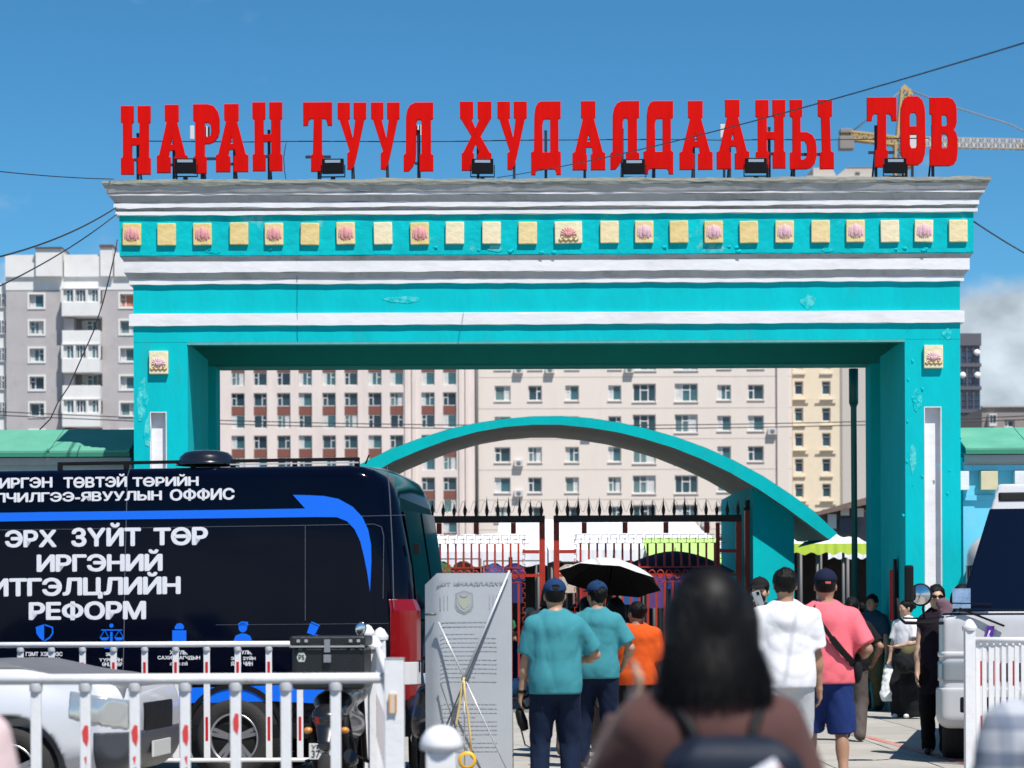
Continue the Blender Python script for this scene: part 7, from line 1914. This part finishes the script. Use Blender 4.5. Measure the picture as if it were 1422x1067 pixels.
def bt(body, x0, x1, y0, y1, m, w=.02):       # printing shows through from the far side, so it is mirrored
    lettering(body, bx(x1), bx(x0), bz(y1), bz(y0), fnb(0), m, t, 'show_through_lettering', w, .0015)
bt('ХУДАЛДААНЫ ТӨВ', 608, 700, 808, 814, prm, .03)
def bp_(poly, m, name, off=.0065): return MB().prism([(bx(x) - o2, bz(y)) for x, y in poly], lambda a, b, tt: (a, tt, b), off - .0015, off).build(name, m, t)
bp_([(633, 824), (638, 822.5), (645, 820), (652, 822.5), (657, 824), (658, 842), (655, 849), (645, 854), (635, 849), (632, 842)], mat('crest_grey', (.27, .30, .315), .7), 'crest', .008)
bp_([(635, 827), (645, 823), (655, 827), (655.5, 841), (652, 847), (645, 851), (638, 847), (634.5, 841)], mat('crest_field', (.34, .37, .37), .7), 'crest', .005)
bp_([(637, 829), (641, 833), (645, 831), (649, 833), (653, 829), (653, 838), (649, 843), (646, 846), (644, 846), (641, 843), (637, 838)], mat('crest_gold', (.36, .39, .30), .7), 'crest_figure', .0025)
bp_([(639, 826.5), (650, 826.5), (647, 829.5), (642, 829.5)], mat('crest_pink', (.39, .33, .34), .7), 'crest_figure', .0015)
rg = random.Random(3)
lines = MB()
def pl_line(x0, x1, y, h):
    x = x0
    while x < x1:
        w_ = rg.uniform(2.5, 8); xe = min(x + w_, x1); lines.box(bx(x) - o2, bx(xe) - o2, .0045, .006, bz(y + h), bz(y)); x = xe + rg.uniform(.8, 1.6)
for y in (863, 869): pl_line(614, 676, y, 1.6)
for i in range(24): pl_line(612, 690 if i % 5 else 660, 880 + i * 6.0 if i < 12 else 905 + i * 6, .8)
for cx_ in (618, 686):
    for i in range(3): lines.box(bx(cx_ - 6 + i * 5) - o2, bx(cx_ - 5 + i * 5) - o2, .0045, .006, bz(846), bz(826))
tag(lines.build('show_through_text', prl, t), kind='stuff')
pole = mat('pale_pole', (.62, .64, .66), .35, metal=.3); dpole = mat('dark_pole', (.10, .11, .12), .4)
hub = (645, 941)
def pt(x, y, dy=-.10): return (bx(x) - o2, dy, bz(y))
for a, b_, m1, r, nm in (((708, 793), hub, pole, .010, 'pole'), ((609, 864), hub, pole, .008, 'pole'), ((707, 797), (600, 1055), dpole, .007, 'pole'), (hub, (704, 1070), pole, .006, 'cord'), (hub, (645, 1075), pole, .006, 'cord'), ((612, 950), (640, 1030), dpole, .006, 'pole')):
    y0 = -.03 if a != hub else -.14
    MB().tube([pt(*a, y0), pt(*b_, -.14)], r, 7).build(nm, m1, t)
MB().tube([pt(640, 1030, -.14), pt(672, 1072, -.2)], .006, 6).build('pole', dpole, t)
MB().lathe([(0, -.03), (.02, -.03), (.024, 0), (.02, .03), (0, .03)], pt(645, 943, -.14), 'y', 12).build('hub', dpole, t)
MB().tube([(bx(590) - o2, .02, bz(853)), (bx(606) - o2, .0, bz(853))], .012, 6).build('clip', dpole, t)
t2 = empty('rope', (bx(648), YBn - .17, 0), 0, 'pale yellow cord hanging down the back of the banner stand', 'rope')
yel = mat('yellow_cord', (.62, .45, .18), .7); ye2 = mat('yellow_tape', (.75, .42, .02), .5)
MB().tube([(bx(x) - bx(648), 0, bz(y)) for x, y in ((645, 940), (641, 958), (638, 980), (634, 1003), (633, 1008))], .010, 6).build('cord', yel, t2)
MB().tube([(bx(x) - bx(648), -.02, bz(y)) for x, y in ((645, 945), (646, 968), (650, 990), (653, 1020), (655, 1045))], .010, 6).build('cord', yel, t2)
t3 = empty('tape_roll', (bx(649), YBn - .21, 0), 0, 'roll of orange yellow tape hanging at the foot of the yellow cord', 'tape')
MB().lathe([(.05, -.03), (.075, -.03), (.075, .03), (.05, .03), (.05, -.03)], (0, 0, bz(1054)), 'y', 24).build('roll', ye2, t3)

# handlebar, mirror and plate of a second motorcycle between the van and the banner
YS2 = 20.9
sx2 = lambda x: gx(x, YS2, 950); sz2 = lambda y: gz(y, YS2, 598)
t = empty('motorcycle', (sx2(597), YS2, 0), .1, 'small dark motorcycle squeezed between the van rear and the banner', 'motorcycle')
o3 = sx2(597)
q = lambda x, y, d=0: (sx2(x) - o3, d, sz2(y))
MB().ell(q(598, 914), (.075, .03, .028), 14, 8).build('mirror', blackp, t)
MB().tube([q(592, 918, .05), q(590, 940, .1), q(597, 962, .12)], .012, 6).tube([q(586, 962, .12), q(604, 958, .12)], .014, 6).build('handlebar', blackp, t)
MB().ell(q(597, 897, .05), (.04, .04, .05), 12, 8).build('instrument', mat('grey_plastic', (.22, .24, .25), .4), t)
pp = MB().box(-.055, .055, -.006, .0, -.045, .045).build('licence_plate', mat('blue_plate', (.35, .45, .62), .5), t, bevel=.003); pp.location = q(597, 941, -.04); pp.rotation_euler = (0, -.15, 0)
s = Solid(.012); s.cone(q(593, 965, .1), q(590, 1010, .15), .09, .12, (1, 1, 1), .04); s.cone(q(590, 1000, .1), q(592, 1030, .6), .10, .10, k=.06); s.build('bodywork', mat('moto_black', (0.01, .01, .012), .25, coat=.5), t)
MB().lathe([(.20, -.05), (.28, -.05), (.30, 0), (.28, .05), (.20, .05)], (q(590, 1000)[0], .1, .30), 'x', 28).build('front_wheel', tyre, t)
MB().lathe([(.20, -.05), (.28, -.05), (.30, 0), (.28, .05), (.20, .05)], (q(590, 1000)[0], 1.35, .30), 'x', 28).build('rear_wheel', tyre, t)
s = Solid(.015); s.cone((q(590, 1000)[0], .5, .62), (q(590, 1000)[0], 1.3, .72), .12, .12, (1, 1, .6), .03); s.build('seat', blackp, t)

# blue and white sacks by the foot of the gate
t = empty('sack', (gx(717, 42.4, 950), 42.4, 0), .2, 'blue and white plastic sack lying by the iron gate behind the man in teal', 'sack')
s = Solid(.02); s.cone((-.18, 0, .18), (.18, 0, .22), .18, .16, (1, 1, 1), .05); s.cone((.1, 0, .3), (.18, 0, .42), .1, .04, k=.05); s.fold(.02, 14, 7, (1, 1, 1)); s.cut((0, 0, -1), 0); s.build('sack', mat('blue_white_plastic', (.38, .48, .62), .5, var=.1, dirt=(.06, .14, .42), dirt_amt=.9, dscale=5, dmin=.45, dmax=.52), t)
# fire extinguisher cabinet-like red column on the inner face of the right pier
xa = gx(1251, 38.0, 800)
t = empty('red_banner', (xg(1258) + GX0 - .03, YG + .9, 0), 0, 'narrow dark red cloth hanging on the inner face of the right pier', 'banner')
MB().box(-.02, .0, -.15, .3, 1.35, 2.1).build('cloth', mat('dark_red_cloth', (.42, .015, .02), .8, var=.2), t)
MB().box(-.035, .0, -.3, -.16, .35, 2.25).build('frame', blackp, t)
